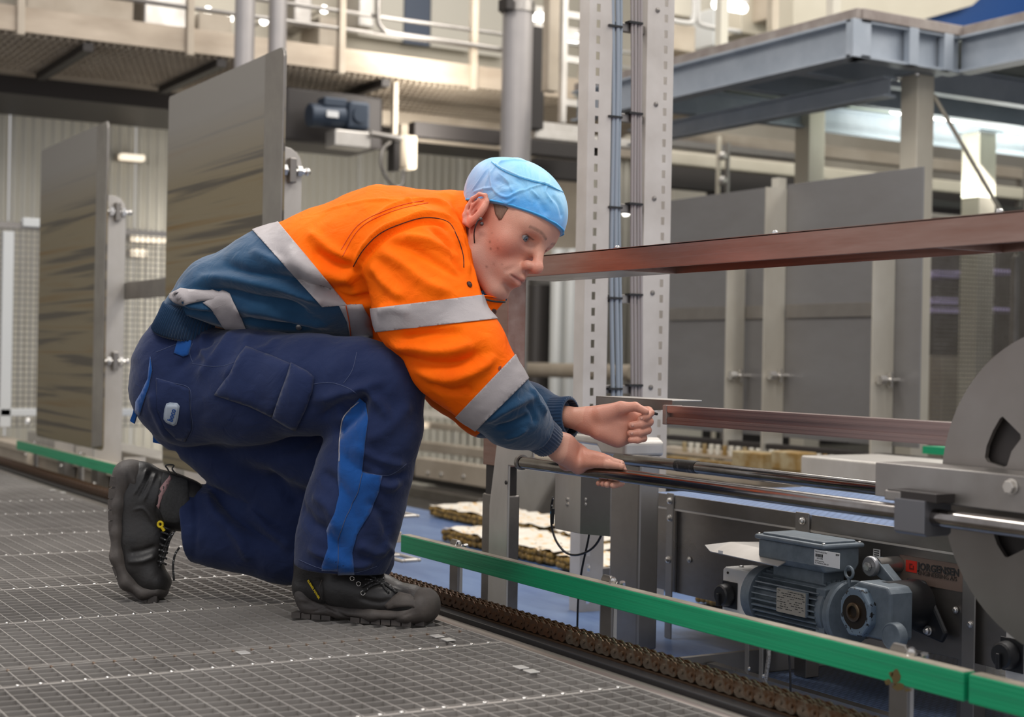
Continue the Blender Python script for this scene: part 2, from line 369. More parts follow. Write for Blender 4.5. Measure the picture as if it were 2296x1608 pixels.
MB().box((-9, 1.74, -0.155), (-2.72, 3.2, -0.15)).build('belt', M['belt'], lb)
MB().box((-9, 1.70, -0.22), (-0.6, 1.735, -0.13)).build('side_guide', M['steel'], lb, bevel=0.002)
lb2 = thing('modular_belt', 'light blue modular mesh belt below the gearmotor', 'conveyor belt', (-2, 2.0, -0.15))
MB().box((-2.70, 1.74, -0.17), (-0.6, 3.2, -0.163)).build('belt', M['belt2'], lb2)
MB().box((-2.7, 1.90, -0.19), (-0.6, 1.925, -0.125)).build('divider', M['steel_dark'], lb2)
MB().box((-2.7, 2.12, -0.19), (-0.6, 2.145, -0.125)).build('divider', M['steel_dark'], lb2)
MB().box((-2.72, 1.80, -0.2), (-2.705, 3.2, -0.11)).build('end_plate', M['steel'], lb2)
# product: long beds of white-topped golden pieces
M['gold'] = mat('golden_crust', srgb(150, 118, 52), 0.5, 0, srgb(92, 70, 28), (30, 30, 30), bump=0.004, bscale=(60, 60, 60))
M['whitetop'] = mat('white_topping', srgb(222, 214, 200), 0.45, 0, srgb(214, 168, 92), (16, 34, 16), cut=(0.54, 0.64), bump=0.004, bscale=(50, 50, 50))
def product(x0, x1, y, w, label):
    t = thing('food_block', label, 'food', ((x0 + x1) / 2, y + w / 2, -0.15), 'rows of golden food on the blue belt')
    L = x1 - x0; nx = int(L / 0.02); b = MB(); rnd = random.Random(int(y * 1000 + x0 * 77))
    for i in range(nx):
        for j in range(int(w / 0.02)):
            for k in range(2):
                if k == 0 and j not in (0, int(w / 0.02) - 1) and i not in (0, nx - 1): continue
                if rnd.random() < 0.04: continue
                b.ball((x0 + (i + .5) * 0.02 + rnd.uniform(-.004, .004), y + (j + .5) * 0.02 + rnd.uniform(-.004, .004), -0.134 + 0.02 * k + rnd.uniform(-.003, .003)), rnd.uniform(0.011, 0.014), 6, 4)
    o = b.build('golden_pieces', M['gold'], t, smooth=True); o['kind'] = 'stuff'
    b = MB(); nj = int(w / 0.03); ni = int(L / 0.03); g = []
    for i in range(ni + 1):
        for j in range(nj + 1): g.append((x0 + 0.004 + (L - .008) * i / ni + rnd.uniform(-.005, .005), y + 0.004 + (w - .008) * j / nj + rnd.uniform(-.006, .006), -0.104 + rnd.uniform(0, 0.012)))
    b.add(g, [(i * (nj + 1) + j, (i + 1) * (nj + 1) + j, (i + 1) * (nj + 1) + j + 1, i * (nj + 1) + j + 1) for i in range(ni) for j in range(nj)])
    b.build('white_topping', M['whitetop'], t, smooth=True)
product(-5.10, -4.30, 2.72, 0.30, 'long row of white topped golden food left of the dark post')
product(-4.26, -3.72, 2.70, 0.30, 'row of white topped golden food between the steel post and cable loop')
product(-5.9, -4.98, 3.08, 0.28, 'farther row of white topped golden food behind the knee')
product(-4.9, -3.9, 3.08, 0.28, 'farther row of white topped golden food behind the steel post')
product(-3.50, -2.78, 2.70, 0.25, 'golden food row seen under the grey conveyor beside the switch')

# ================================================================= near frame: posts, beam, tubes, profile, disc
YB = 1.83
fr = thing('steel_frame', 'stainless frame post tinted brown for the jacket reflection and long overhead beam right of the face', 'frame', (-3.15, 1.86, -0.4))
p0, p1 = PY(1087, 800, YB), PY(1137, 800, YB)
MB().box((p0[0], YB, 0.29), (p1[0], YB + 0.05, 0.745)).build('upright', M['beam'], fr, bevel=0.002)
MB().box((p0[0], YB + 0.0, -0.1495), (p1[0] - 0.012, YB + 0.05, 0.22)).build('upright_lower', M['steel_dark'], fr, bevel=0.003)
MB().box((p0[0] + 0.008, YB + 0.004, 0.2), (p1[0] - 0.02, YB + 0.046, 0.30)).build('sleeve', M['dark'], fr, bevel=0.002)
zt, zb = 0.789, 0.741
MB().box((-3.16, YB, zb), (-0.9, YB + 0.003, zt)).build('front_flange', M['beam'], fr, bevel=0.001)
MB().box((-3.16, YB, zt - 0.003), (-0.9, YB + 0.17, zt)).build('top_plate', M['beam'], fr)
MB().box((-3.16, YB + 0.15, zb), (-0.9, YB + 0.153, zt + 0.004)).build('back_flange', M['beam'], fr)
MB().box((-3.16, YB + 0.003, zb), (-2.66, YB + 0.15, zb + 0.003)).build('bottom_plate', M['steel_dark'], fr)
MB().box((-2.66, YB + 0.003, zb), (-2.655, YB + 0.15, zt)).build('web_plate', M['beam'], fr)
MB().box((-1.76, YB + 0.003, zb), (-1.755, YB + 0.15, zt)).build('web_plate', M['beam'], fr)
MB().box((-3.16, YB + 0.11, zt), (-0.9, YB + 0.15, zt + 0.006)).build('upper_lip', M['beam'], fr)
for u in (1385, 1738, 2240):
    q = PY(u, 520, YB + 0.02); screw(fr, (q[0], YB + 0.02, zt), (0, 0, 1), 0.006, 0.008)
# leg plate with bent flange, in front of the post
lg = thing('support_leg', 'grey steel support leg with angled top flange holding the front tube', 'leg', (-3.0, 1.80, -0.5))
q0, q1 = PY(1098, 1150, 1.80), PY(1138, 1150, 1.80)
b = MB(); b.prism([(q0[0] - 0.003, -0.1495), (q1[0], -0.1495), (q1[0], 0.30), (q1[0] + 0.11, 0.30), (q1[0] + 0.105, 0.365), (q0[0] + 0.03, 0.365), (q0[0] - 0.003, 0.20)], X3, Z3, (0, 1.80, 0), (0, 0.006, 0))
b.build('leg_plate', M['steel_light'], lg, bevel=0.002)
MB().box((q0[0] - 0.003, 1.806, -0.1495), (q0[0] + 0.002, 1.83, 0.2)).build('leg_flange', M['steel'], lg)
screw(lg, (q1[0] - 0.003, 1.797, 0.26), (0, -1, 0), 0.004, 0.003, M['dark'])
def tube_obj(name, label, y, z, x0, x1, r, group):
    t = thing(name, label, 'tube', ((x0 + x1) / 2, y, z), group)
    MB().cyl((x0, y, z), (x1, y, z), r, 32).build('tube', M['steel_shine'], t, auto=True)
    return t
ft = tube_obj('guide_tube', 'polished front guide tube the right hand rests on', 1.78, 0.314, PY(1168, 1034, 1.78)[0], -0.7, 0.0138, 'polished guide tubes')
MB().lathe((PY(1168, 1034, 1.78)[0] - 0.004, 1.78, 0.314), X3, [(0, 0.008), (0.002, 0.0175), (0.012, 0.0175), (0.013, 0.0138)], 24).build('end_collar', M['steel_dark'], ft, auto=True)
bt = tube_obj('guide_tube', 'polished rear guide tube with dark sleeve, behind the front one', 2.10, 0.3125, PY(1384, 1026, 2.10)[0], -0.9, 0.0138, 'polished guide tubes')
q = PY(1520, 1040, 2.10)
MB().cyl((q[0], 2.10, 0.3125), (q[0] + 0.075, 2.10, 0.3125), 0.0146, 24).build('dark_sleeve', mat('worn_tape', (0.03, 0.028, 0.026, 1), 0.35, 0.3, (0.2, 0.18, 0.17, 1), (60, 60, 60), cut=(0.55, 0.7)), bt, auto=True)
# rear leg with rounded bracket
rl = thing('support_leg', 'grey box section support leg behind the cable loop with white rounded bracket on top', 'leg', (-3.1, 2.15, -0.5))
a0, a1, a2 = PY(1346, 1200, 2.16), PY(1386, 1200, 2.12), PY(1428, 1200, 2.12)
MB().box((a1[0] - 0.045, 2.125, -0.1495), (a2[0], 2.185, 0.30)).build('leg_box', M['steel'], rl, bevel=0.006)
c0, c1 = PY(1232, 990, 2.09), PY(1400, 1000, 2.09)
b = MB(); pr = [(c0[0], 0.325), (c1[0] - 0.02, 0.325), (c1[0], 0.315), (c1[0], 0.28), (c1[0] - 0.1, 0.28), (c1[0] - 0.12, 0.30), (c0[0], 0.305)]
b.prism([(x, z + 0.05) for x, z in pr], X3, Z3, (0, 2.09, -0.012), (0, 0.12, 0)); b.build('rounded_bracket', M['steel_light'], rl, bevel=0.008, segs=3)
MB().box((c0[0] + 0.1, 2.10, 0.362), (c0[0] + 0.2, 2.19, 0.37)).build('top_plate', M['steel'], rl)
for u, v in ((1418, 1318), (1450, 1325)):
    pass
MB().box((a2[0] - 0.17, 2.13, -0.1495), (a2[0] - 0.11, 2.17, -0.06)).build('foot_gusset', M['steel'], rl, bevel=0.003)
# sensor plate and cable
sp = thing('sensor_plate', 'folded grey metal sensor plate hanging under the front tube', 'plate', (-2.9, 1.93, 0.1))
s0, s1, s2 = PY(1244, 1120, 1.93), PY(1302, 1120, 1.93), PY(1342, 1120, 1.93)
zt1, zb1 = PY(1244, 1052, 1.93)[2], PY(1244, 1186, 1.93)[2]
b = MB(); b.prism([(s0[0], zt1), (s0[0], zb1 + 0.006), (s0[0] + 0.006, zb1), (s1[0], zb1), (s1[0], zt1)], X3, Z3, (0, 1.93, 0), (0, 0.003, 0)); b.build('face_plate', M['steel_light'], sp, bevel=0.001)
b = MB(); b.add([(s1[0], 1.93, zt1), (s1[0], 1.93, zb1), (s2[0] - 0.004, 1.965, zb1), (s2[0] - 0.004, 1.965, zt1), (s1[0], 1.933, zt1), (s1[0], 1.933, zb1), (s2[0] - 0.004, 1.968, zb1), (s2[0] - 0.004, 1.968, zt1)], [(0, 1, 2, 3), (7, 6, 5, 4), (0, 4, 5, 1), (2, 6, 7, 3), (1, 5, 6, 2), (0, 3, 7, 4)]); b.build('side_plate', M['steel'], sp)
for u, v in ((1272, 1120), (1272, 1131), (1314, 1120), (1314, 1131)): screw(sp, PY(u, v, 1.93) if u < 1300 else PY(u, v, 1.937), (0, -1, 0), 0.0036, 0.003)
cb = thing('sensor_cable', 'black cable looping below the sensor plate', 'cable', PY(1290, 1240, 1.97))
pts = [PY(u, v, 1.975) for u, v in ((1352, 1070), (1354, 1100), (1357, 1150), (1350, 1195), (1330, 1228), (1298, 1244), (1270, 1240), (1248, 1215), (1237, 1180), (1236, 1140), (1240, 1115))]
def smooth(p, n=4):
    p = [np.array(x, float) for x in p]; out = []
    for i in range(len(p) - 1):
        a, b_, c, d = p[max(i - 1, 0)], p[i], p[i + 1], p[min(i + 2, len(p) - 1)]
        for k in range(n):
            t = k / n; out.append(0.5 * (2 * b_ + (c - a) * t + (2 * a - 5 * b_ + 4 * c - d) * t * t + (3 * b_ - a - 3 * c + d) * t ** 3))
    return out + [p[-1]]
MB().tube(smooth(pts), 0.0028, 8).build('cable_loop', M['cable'], cb, smooth=True)
MB().tube(smooth([PY(u, v, 1.99) for u, v in ((1322, 1190), (1318, 1215), (1306, 1270), (1300, 1310), (1296, 1350), (1294, 1420), (1292, 1470))]), 0.0026, 8).build('cable_drop', M['cable'], cb, smooth=True)
MB().cyl(PY(1240, 1140, 1.975), PY(1238, 1175, 1.975), 0.0045, 12).build('connector', M['black'], cb, smooth=False)
MB().cyl(PY(1238, 1147, 1.975), PY(1238, 1152, 1.975), 0.005, 12).build('blue_ring', mat('blue_ring', srgb(20, 110, 150), 0.4), cb)
MB().tube(smooth([PY(u, v, 1.975) for u, v in ((1241, 1118), (1237, 1124), (1238, 1136))]), 0.0016, 6).build('bare_wire', M['bolt'], cb, smooth=True)
# aluminium profile + handle hood
M['alu'] = mat('aluminium_profile', (0.34, 0.25, 0.23, 1), 0.34, 0.85, (0.29, 0.21, 0.19, 1), (2, 30, 30), rvar=0.04)
pf = thing('aluminium_profile', 'slotted aluminium profile bar held level by the left hand', 'profile bar', (-2.2, 1.93, 0.43))
xs = PY(1494, 930, 1.93)[0]; zt2, zb2 = 0.4555, 0.4165
h = (zt2 - zb2) / 2; zc = (zt2 + zb2) / 2
prof = [(0, -h), (0.04, -h), (0.04, h), (0, h), (0, 0.006), (0.001, 0.0055), (0.001, 0.0042), (0.008, 0.0042), (0.008, -0.0042), (0.001, -0.0042), (0.001, -0.0055), (0, -0.006)]
MB().prism([(p[0], p[1]) for p in prof], Y3, Z3, (xs, 1.93, zc), (1.05, 0, 0)).build('extrusion', M['alu'], pf)
for dz in (0.0165, -0.0165, 0.0095, -0.0095):
    MB().box((xs, 1.9292, zc + dz - 0.0009), (xs + 1.05, 1.9302, zc + dz + 0.0009)).build('rib', M['alu'], pf)
MB().box((xs - 0.012, 1.928, zb2 - 0.0015), (xs + 0.002, 1.972, zt2 + 0.0015)).build('end_cap', mat('endcap_grey', (0.25, 0.2, 0.18, 1), 0.45, 0.3), pf, bevel=0.002)
hd = thing('hood_plate', 'bent steel hood plate above the gripping left hand', 'plate', PY(1420, 900, 1.95))
h0, h1 = PY(1336, 890, 1.95), PY(1500, 900, 1.95)
zh = PY(1336, 888, 1.95)[2]
MB().box((h0[0], 1.95, zh - 0.0025), (h1[0] + 0.012, 2.03, zh)).build('top_sheet', M['steel_light'], hd, bevel=0.001)
MB().prism([(h0[0], zh), (h0[0], zh - 0.047), (h0[0] + 0.08, zh - 0.035), (h1[0] - 0.02, zh - 0.022), (h1[0] + 0.008, zh - 0.045), (h1[0] + 0.012, zh)], X3, Z3, (0, 1.95, 0), (0, 0.0025, 0)).build('side_sheet', M['steel_dark'], hd, bevel=0.001)
kn = thing('clamp_lever', 'small black clamp lever pinched between thumb and fingers', 'lever', PY(1455, 925, 1.92))
b = MB(); b.tube([PY(1440, 919, 1.915), PY(1456, 924, 1.92), PY(1474, 929, 1.928)], [0.0035, 0.0045, 0.0028], 10); b.build('lever', M['black'], kn, smooth=True)
# big disc with kite cut-outs
M['disc'] = mat('disc_steel', (0.27, 0.25, 0.23, 1), 0.42, 0.75, (0.22, 0.20, 0.18, 1), (3, 3, 3), rvar=0.06)
dc = thing('disc_plate', 'large round steel disc with kite shaped cut-outs at the right edge', 'disc', (-1.546, 1.9, 0.36))
cx_, cz_, R_ = -1.546, 0.36, 0.254
def disc_mesh():
    outer = [(cx_ + R_ * math.cos(2 * math.pi * i / 120), cz_ + R_ * math.sin(2 * math.pi * i / 120)) for i in range(120)]
    holes = []
    k0 = [tuple(PY(u, v, 1.9)[[0, 2]]) for u, v in ((2252, 934), (2256, 938), (2292, 974), (2293, 984), (2272, 1012), (2262, 1044), (2254, 1048), (2218, 1036), (2212, 1026), (2216, 1000), (2230, 966), (2246, 938))]
    k1 = [tuple(PY(u, v, 1.9)[[0, 2]]) for u, v in ((2228, 1188), (2262, 1174), (2275, 1180), (2330, 1212), (2320, 1222), (2263, 1250), (2257, 1248), (2240, 1222))]
    holes.append(k0)
    r = lambda pts, an: [(cx_ + (x - cx_) * math.cos(an) - (z - cz_) * math.sin(an), cz_ + (x - cx_) * math.sin(an) + (z - cz_) * math.cos(an)) for x, z in pts]
    holes.append(k1); holes.append(r(k0, -2.1)); holes.append(r(k0, 2.6))
    pts = list(outer); ed = [(i, (i + 1) % 120) for i in range(120)]
    for hl in holes:
        k = len(pts); pts += hl; ed += [(k + i, k + (i + 1) % len(hl)) for i in range(len(hl))]
    vs, es, fs, *_ = delaunay_2d_cdt([Vector(p) for p in pts], ed, [], 1, 1e-6)
    def inside(p, poly):
        c = False; j = len(poly) - 1
        for i in range(len(poly)):
            if (poly[i][1] > p[1]) != (poly[j][1] > p[1]) and p[0] < (poly[j][0] - poly[i][0]) * (p[1] - poly[i][1]) / (poly[j][1] - poly[i][1]) + poly[i][0]: c = not c
            j = i
        return c
    keep = []
    for f in fs:
        c = sum((vs[i] for i in f), Vector((0, 0))) / len(f)
        if not any(inside(c, hl) for hl in holes): keep.append(tuple(f))
    b = MB(); b.add([(v[0], 1.9, v[1]) for v in vs], keep); return b
o = disc_mesh().build('disc', M['disc'], dc); md = o.modifiers.new('s', 'SOLIDIFY'); md.thickness = 0.008; md.offset = 0
MB().cyl((cx_ + 0.02, 1.912, cz_), (cx_ + 0.02, 1.925, cz_), 0.22, 40).build('dark_drum', M['dark'], dc, auto=True)
MB().cyl((cx_, 1.86, cz_), (cx_, 1.98, cz_), 0.03, 32).build('hub', M['steel_dark'], dc, auto=True)
ch = thing('bearing_channel', 'folded steel channel with hex bolt in front of the disc', 'channel', (-1.6, 1.84, 0.36))
g0 = PY(1963, 1036, 1.80); g1 = PY(1963, 1112, 1.80)
b = MB(); b.prism([(1.80, g0[2]), (1.888, g0[2]), (1.888, g0[2] - 0.004), (1.805, g0[2] - 0.004), (1.805, g1[2] + 0.004), (1.888, g1[2] + 0.004), (1.888, g1[2]), (1.80, g1[2])], Y3, Z3, (g0[0], 0, 0), (1.1, 0, 0)); b.build('channel', M['steel'], ch, bevel=0.0015)
q = PY(2268, 1092, 1.80); b = MB(); b.cyl(q, q - [0, 0.002, 0], 0.0125, 24); b.cyl(q - [0, 0.002, 0], q - [0, 0.009, 0], 0.0105, 6); b.build('hex_bolt', M['steel_light'], ch, bevel=0.001)
sb = thing('slide_block', 'square grey slide block clamped on the front tube', 'slide block', (-1.75, 1.78, 0.31))
w0, w1 = PY(2004, 1150, 1.755)[0], PY(2072, 1150, 1.755)[0]
b = MB(); b.prism([(-0.03, -0.026), (-0.024, -0.03), (0.024, -0.03), (0.03, -0.026), (0.03, 0.026), (-0.03, 0.026)], Y3, Z3, (w0, 1.785, 0.314), (w1 - w0, 0, 0)); b.build('block', mat('anodised_grey', (0.17, 0.17, 0.18, 1), 0.35, 0.7), sb, bevel=0.0015)
MB().box((w0 - 0.02, 1.76, 0.338), (w1 + 0.02, 1.82, 0.352)).build('mounting_shoe', M['dark'], sb, bevel=0.001)
MB().box((w0 - 0.025, 1.758, 0.334), (w0 + 0.01, 1.80, 0.35)).build('clamp_jaw', M['steel'], sb, bevel=0.002)

# ================================================================= grey conveyor with gearmotor
YC = 2.3
cv = thing('belt_conveyor', 'grey sheet steel conveyor with light blue belt on top at the lower right', 'conveyor', (-2.2, 2.4, -0.5))
zt3 = PY(1530, 1113, YC)[2]; zl = PY(1500, 1140, YC)[2]; zb3 = PY(1600, 1352, YC)[2]
x0 = PY(1432, 1100, YC)[0]; xj = PY(1510, 1120, YC)[0]; xk = PY(1816, 1155, YC)[0]
print('conv', zt3, zl, zb3, x0, xj, xk)
for a, b_ in ((x0, xj + 0.0), (xj + 0.004, xk), (xk + 0.004, -0.7)):
    MB().box((a, YC, zl + 0.001), (b_, YC + 0.004, zt3)).build('upper_panel', M['steel_dark'], cv, bevel=0.001)
    MB().box((a, YC + 0.012, zb3), (b_, YC + 0.016, zl - 0.001)).build('side_panel', M['steel_dark'], cv, bevel=0.001)
    MB().box((a, YC, zl - 0.0035), (b_, YC + 0.014, zl + 0.001)).build('ledge', M['steel_light'], cv)
for x in (xj - 0.012, ):
    MB().box((x - 0.012, YC - 0.004, -0.149), (x + 0.016, YC, zt3 + 0.004)).build('cover_strip', M['steel'], cv, bevel=0.002)
MB().box((xk - 0.045, YC - 0.003, zl - 0.03), (xk, YC, zt3 + 0.003)).build('cover_strip', M['steel'], cv, bevel=0.002)
x9 = PY(2178, 1400, YC)[0]
MB().box((x9 - 0.022, YC - 0.004, -0.16), (x9 + 0.012, YC, 0.15)).build('cover_strip', M['steel'], cv, bevel=0.002)
MB().box((x0 + 0.01, YC + 0.02, zt3 - 0.012), (-0.7, YC + 0.75, zt3 - 0.006)).build('belt', M['belt2'], cv)
MB().box((x0, YC + 0.75, zb3), (-0.7, YC + 0.756, zt3)).build('side_panel', M['steel_dark'], cv)
MB().box((x0 + 0.02, YC + 0.03, zb3), (-0.7, YC + 0.74, zt3 - 0.02)).build('inner_bed', M['dark'], cv)
for u, v in ((1503, 1123), (1503, 1162), (1499, 1255), (1800, 1168)): screw(cv, PY(u, v, YC - 0.004), (0, -1, 0), 0.0075, 0.009)
for u, v in ((1546, 1255), (2176, 1400), (2143, 1368)): screw(cv, PY(u, v, YC + 0.010 if u != 2176 else YC - 0.004), (0, -1, 0), 0.006, 0.006)
for u in (1810, 2180):
    xx = PY(u, 1400, YC + 0.05)[0]; MB().box((xx - 0.02, YC + 0.03, -0.162), (xx + 0.02, YC + 0.07, zb3 + 0.02)).build('leg', M['steel_dark'], cv, bevel=0.002)
# name plate
q0 = PY(2018, 1245, YC + 0.011); q1 = PY(2160, 1310, YC + 0.011)
npl = MB().box((q0[0], YC + 0.0105, PY(2020, 1305, YC)[2]), (q1[0], YC + 0.0118, PY(2020, 1246, YC)[2])).build('name_plate', mat('name_plate_brushed', (0.21, 0.15, 0.12, 1), 0.45, 0.4), cv)
yp = YC + 0.0102
MB().box((PY(2031, 1270, yp)[0], yp - 0.0004, PY(2031, 1281, yp)[2]), (PY(2056, 1270, yp)[0], yp, PY(2031, 1255, yp)[2])).build('red_logo', mat('logo_red', srgb(190, 40, 24), 0.5), cv)
q = PY(2044, 1269, yp - 0.0006)
b = MB()
for a, b_, c, d in ((-0.0065, -0.0075, 0.0065, -0.0045), (-0.0065, -0.0045, -0.0035, 0.0045), (0.0035, -0.0045, 0.0065, 0.001), (-0.0035, 0.0015, 0.002, 0.0045)): b.box((q[0] + a, yp - 0.0009, q[2] + b_), (q[0] + c, yp - 0.0004, q[2] + d))
b.build('logo_mark', mat('logo_dark_red', srgb(110, 24, 16), 0.5), cv)
text('JORGENSEN', 'lettering', M['ink'], cv, PY(2058, 1270, yp - 0.0006), X3, Z3, 0.0205, bold=0.0006)
text('ENGINEERING A/S', 'lettering', mat('ink_grey', (0.04, 0.03, 0.025, 1), 0.6), cv, PY(2058, 1284, yp - 0.0006), X3, Z3, 0.0130)
lt = PY(1966, 1240, yp); MB().box((lt[0] - 0.0105, yp - 0.0004, lt[2] - 0.008), (lt[0] + 0.0105, yp, lt[2] + 0.008)).build('small_label', M['label'], cv)
for dz in (0.0045, 0.0, -0.0045): MB().box((lt[0] - 0.0075, yp - 0.0007, lt[2] + dz - 0.001), (lt[0] + 0.007, yp - 0.0004, lt[2] + dz + 0.001)).build('print_line', M['ink'], cv)

# gearmotor, axis along X, hung in front of the side panel
MG = M['motor'] = mat('motor_blue_grey', srgb(112, 122, 130), 0.42, 0.1, srgb(92, 102, 110), (20, 20, 20), rvar=0.08, bump=0.0005, bscale=(90, 90, 90))
YM = 2.21
gm = thing('gearmotor', 'blue grey geared motor with terminal box mounted on the conveyor side', 'motor', PY(1850, 1340, YM))
mc = PY(1770, 1345, YM); zm = mc[2]; mx0 = PY(1706, 1340, YM)[0]; mx1 = PY(1880, 1360, YM)[0]
pxm = lambda u, v, y=YM: PY(u, v, y)
Rm = 0.0595
print('motor', mc, mx0, mx1)
b = MB(); b.lathe((mx0, YM, zm), X3, [(0, Rm * 0.5), (0.001, Rm * 0.98), (0.006, Rm * 1.08), (0.036, Rm * 1.10), (0.037, Rm * 0.9)], 40); b.build('fan_cowl', MG, gm, auto=True)
b = MB(); b.cyl((mx0 + 0.03, YM, zm), (mx1, YM, zm), Rm * 0.82, 36); b.build('stator', MG, gm, auto=True)
fin = MB()
L_ = mx1 - mx0 - 0.045
for k in range(30):
    th = 2 * math.pi * k / 30
    dy, dz = math.cos(th), math.sin(th)
    fin.obox((mx0 + 0.04 + L_ / 2, YM + dy * Rm * 0.9, zm + dz * Rm * 0.9), X3, (0, dy, dz), (0, -dz, dy), L_ / 2, Rm * 0.15, 0.0013)
fin.build('cooling_fins', MG, gm)
b = MB(); b.lathe((mx1 - 0.012, YM, zm), X3, [(0, Rm * 0.95), (0.006, Rm * 1.0), (0.02, Rm * 1.0), (0.024, Rm * 0.88), (0.034, Rm * 0.88), (0.036, Rm * 1.13), (0.05, Rm * 1.16), (0.054, Rm * 1.1), (0.055, Rm * 0.7)], 44); b.build('flange', MG, gm, auto=True)
for th in range(45, 360, 90):
    a = math.radians(th); q = np.array((mx1 - 0.004, YM + math.cos(a) * Rm * 0.93, zm + math.sin(a) * Rm * 0.93)); MB().box(q - [0.012, 0.01, 0.01], q + [0.016, 0.01, 0.01]).build('corner_lug', MG, gm, bevel=0.003)
# terminal box
ta, tb = pxm(1737, 1240)[0], pxm(1893, 1240)[0]; zb4 = pxm(1800, 1276, YM - 0.04)[2]; zt4 = pxm(1800, 1216, YM - 0.04)[2]
b = MB(); b.prism([(-0.042, zb4), (0.042, zb4), (0.052, zb4 + 0.014), (0.052, zt4 - 0.006), (-0.052, zt4 - 0.006), (-0.052, zb4 + 0.014)], Y3, Z3, (ta + 0.006, YM, 0), (tb - ta - 0.016, 0, 0)); b.build('terminal_box', MG, gm, bevel=0.004)
MB().box((ta + 0.03, YM - 0.03, zm + Rm * 0.7), (tb - 0.03, YM + 0.03, zb4)).build('box_neck', MG, gm, bevel=0.003)
MB().box((ta - 0.002, YM - 0.058, zt4 - 0.006), (tb, YM + 0.058, zt4 + 0.004)).build('terminal_lid', MG, gm, bevel=0.004)
MB().box((ta + 0.012, YM - 0.046, zt4 + 0.003), (tb - 0.014, YM + 0.046, zt4 + 0.009)).build('lid_crown', MG, gm, bevel=0.004, segs=3)
for sx in (ta + 0.006, tb - 0.008):
    for sy in (-0.05, 0.05): screw(gm, (sx, YM + sy, zt4 + 0.004), (0, 0, 1), 0.003, 0.003)
lb0 = PY(1826, 1250, YM - 0.053); lb1 = PY(1886, 1250, YM - 0.053)
MB().box((lb0[0], YM - 0.0535, zb4 + 0.017), (lb1[0] - 0.004, YM - 0.0525, zt4 - 0.008)).build('white_label', M['label'], gm)
zz = (zb4 + 0.017 + zt4 - 0.008) / 2
b = MB(); xx = lb0[0] + 0.004; r_ = random.Random(3)
while xx < lb0[0] + 0.026: w_ = r_.uniform(0.0005, 0.0016); b.box((xx, YM - 0.0539, zz + 0.001), (xx + w_, YM - 0.0535, zz + 0.0075)); xx += w_ + r_.uniform(0.0005, 0.0012)
b.build('barcode', M['ink'], gm)
text('Plant Produced No.', 'print', M['ink'], gm, (lb0[0] + 0.003, YM - 0.0537, zz + 0.0115), X3, Z3, 0.0045, ext=0.0001)
text('0074-1098', 'print', M['ink'], gm, (lb0[0] + 0.008, YM - 0.0537, zz - 0.002), X3, Z3, 0.0042, ext=0.0001)
text('SEW Serial No.', 'print', M['ink'], gm, (lb0[0] + 0.003, YM - 0.0537, zz - 0.0075), X3, Z3, 0.0045, ext=0.0001)
text('01.7190783701.0001.20', 'print', M['ink'], gm, (lb0[0] + 0.003, YM - 0.0537, zz - 0.0118), X3, Z3, 0.0042, ext=0.0001)
text('SEW', 'print', M['ink'], gm, (lb1[0] - 0.0155, YM - 0.0537, zz + 0.0115), X3, Z3, 0.0055, ext=0.0001, bold=0.0002)
# rating plate on the fins
r0, r1 = PY(1746, 1345, YM - Rm)[0], PY(1812, 1345, YM - Rm)[0]; zr1, zr0 = PY(1746, 1316, YM - Rm)[2], PY(1746, 1371, YM - Rm)[2]
MB().box((r0, YM - Rm * 1.10, zr0), (r1, YM - Rm * 0.95, zr1)).build('plate_boss', MG, gm, bevel=0.002)
MB().box((r0 + 0.001, YM - Rm * 1.12, zr0 + 0.001), (r1 - 0.001, YM - Rm * 1.10, zr1 - 0.001)).build('rating_plate', mat('rating_plate_alu', (0.36, 0.33, 0.28, 1), 0.4, 0.3), gm)
r_ = random.Random(5)
b = MB()
for k in range(9):
    z = zr1 - 0.005 - k * (zr1 - zr0 - 0.01) / 9; xx = r0 + 0.004
    while xx < r1 - 0.008:
        w_ = r_.uniform(0.003, 0.011)
        if r_.random() < 0.75: b.box((xx, YM - Rm * 1.12 - 0.0003, z - 0.0009), (min(xx + w_, r1 - 0.003), YM - Rm * 1.12, z + 0.0006))
        xx += w_ + 0.0022
b.build('print_lines', M['ink'], gm)
text('CE', 'print', M['ink'], gm, (r1 - 0.014, YM - Rm * 1.12 - 0.0005, zr1 - 0.008), X3, Z3, 0.007, ext=0.0001)
# lifting eye
q = pxm(1904, 1284, YM - 0.01); b = MB()
b.tube([q + np.array([0.0115 * math.cos(t), 0, 0.0115 * math.sin(t)]) for t in np.linspace(-math.pi * .5, math.pi * 1.5, 22)], 0.0032, 8); b.cyl(q - [0, 0, 0.012], q - [0, 0, 0.03], 0.004, 10); b.build('lifting_eye', M['motor'], gm, auto=True)
# gear housing (right angle), output bore faces the viewer
hx0, hx1 = PY(1893, 1370, YM - 0.05)[0], PY(1996, 1400, YM - 0.05)[0]
ht, hb = PY(1990, 1318, YM - 0.05)[2], PY(1990, 1440, YM - 0.05)[2]
print('gear', hx0, hx1, ht, hb)
b = MB(); b.prism([(hx0, hb + 0.03), (hx0 + 0.02, hb), (hx1, hb), (hx1, ht - 0.012), (hx1 - 0.01, ht), (hx0 + 0.04, ht + 0.002), (hx0 + 0.004, ht - 0.02)], X3, Z3, (0, YM - 0.05, 0), (0, 0.062, 0)); b.build('gear_housing', MG, gm, bevel=0.006, segs=3)
bc = PY(1921, 1372, YM - 0.062)
oct_ = [(bc[0] + 0.045 * math.cos(t) * 1.0, bc[2] + 0.052 * math.sin(t)) for t in np.linspace(0, 2 * math.pi, 9)[:-1] + math.pi / 8]
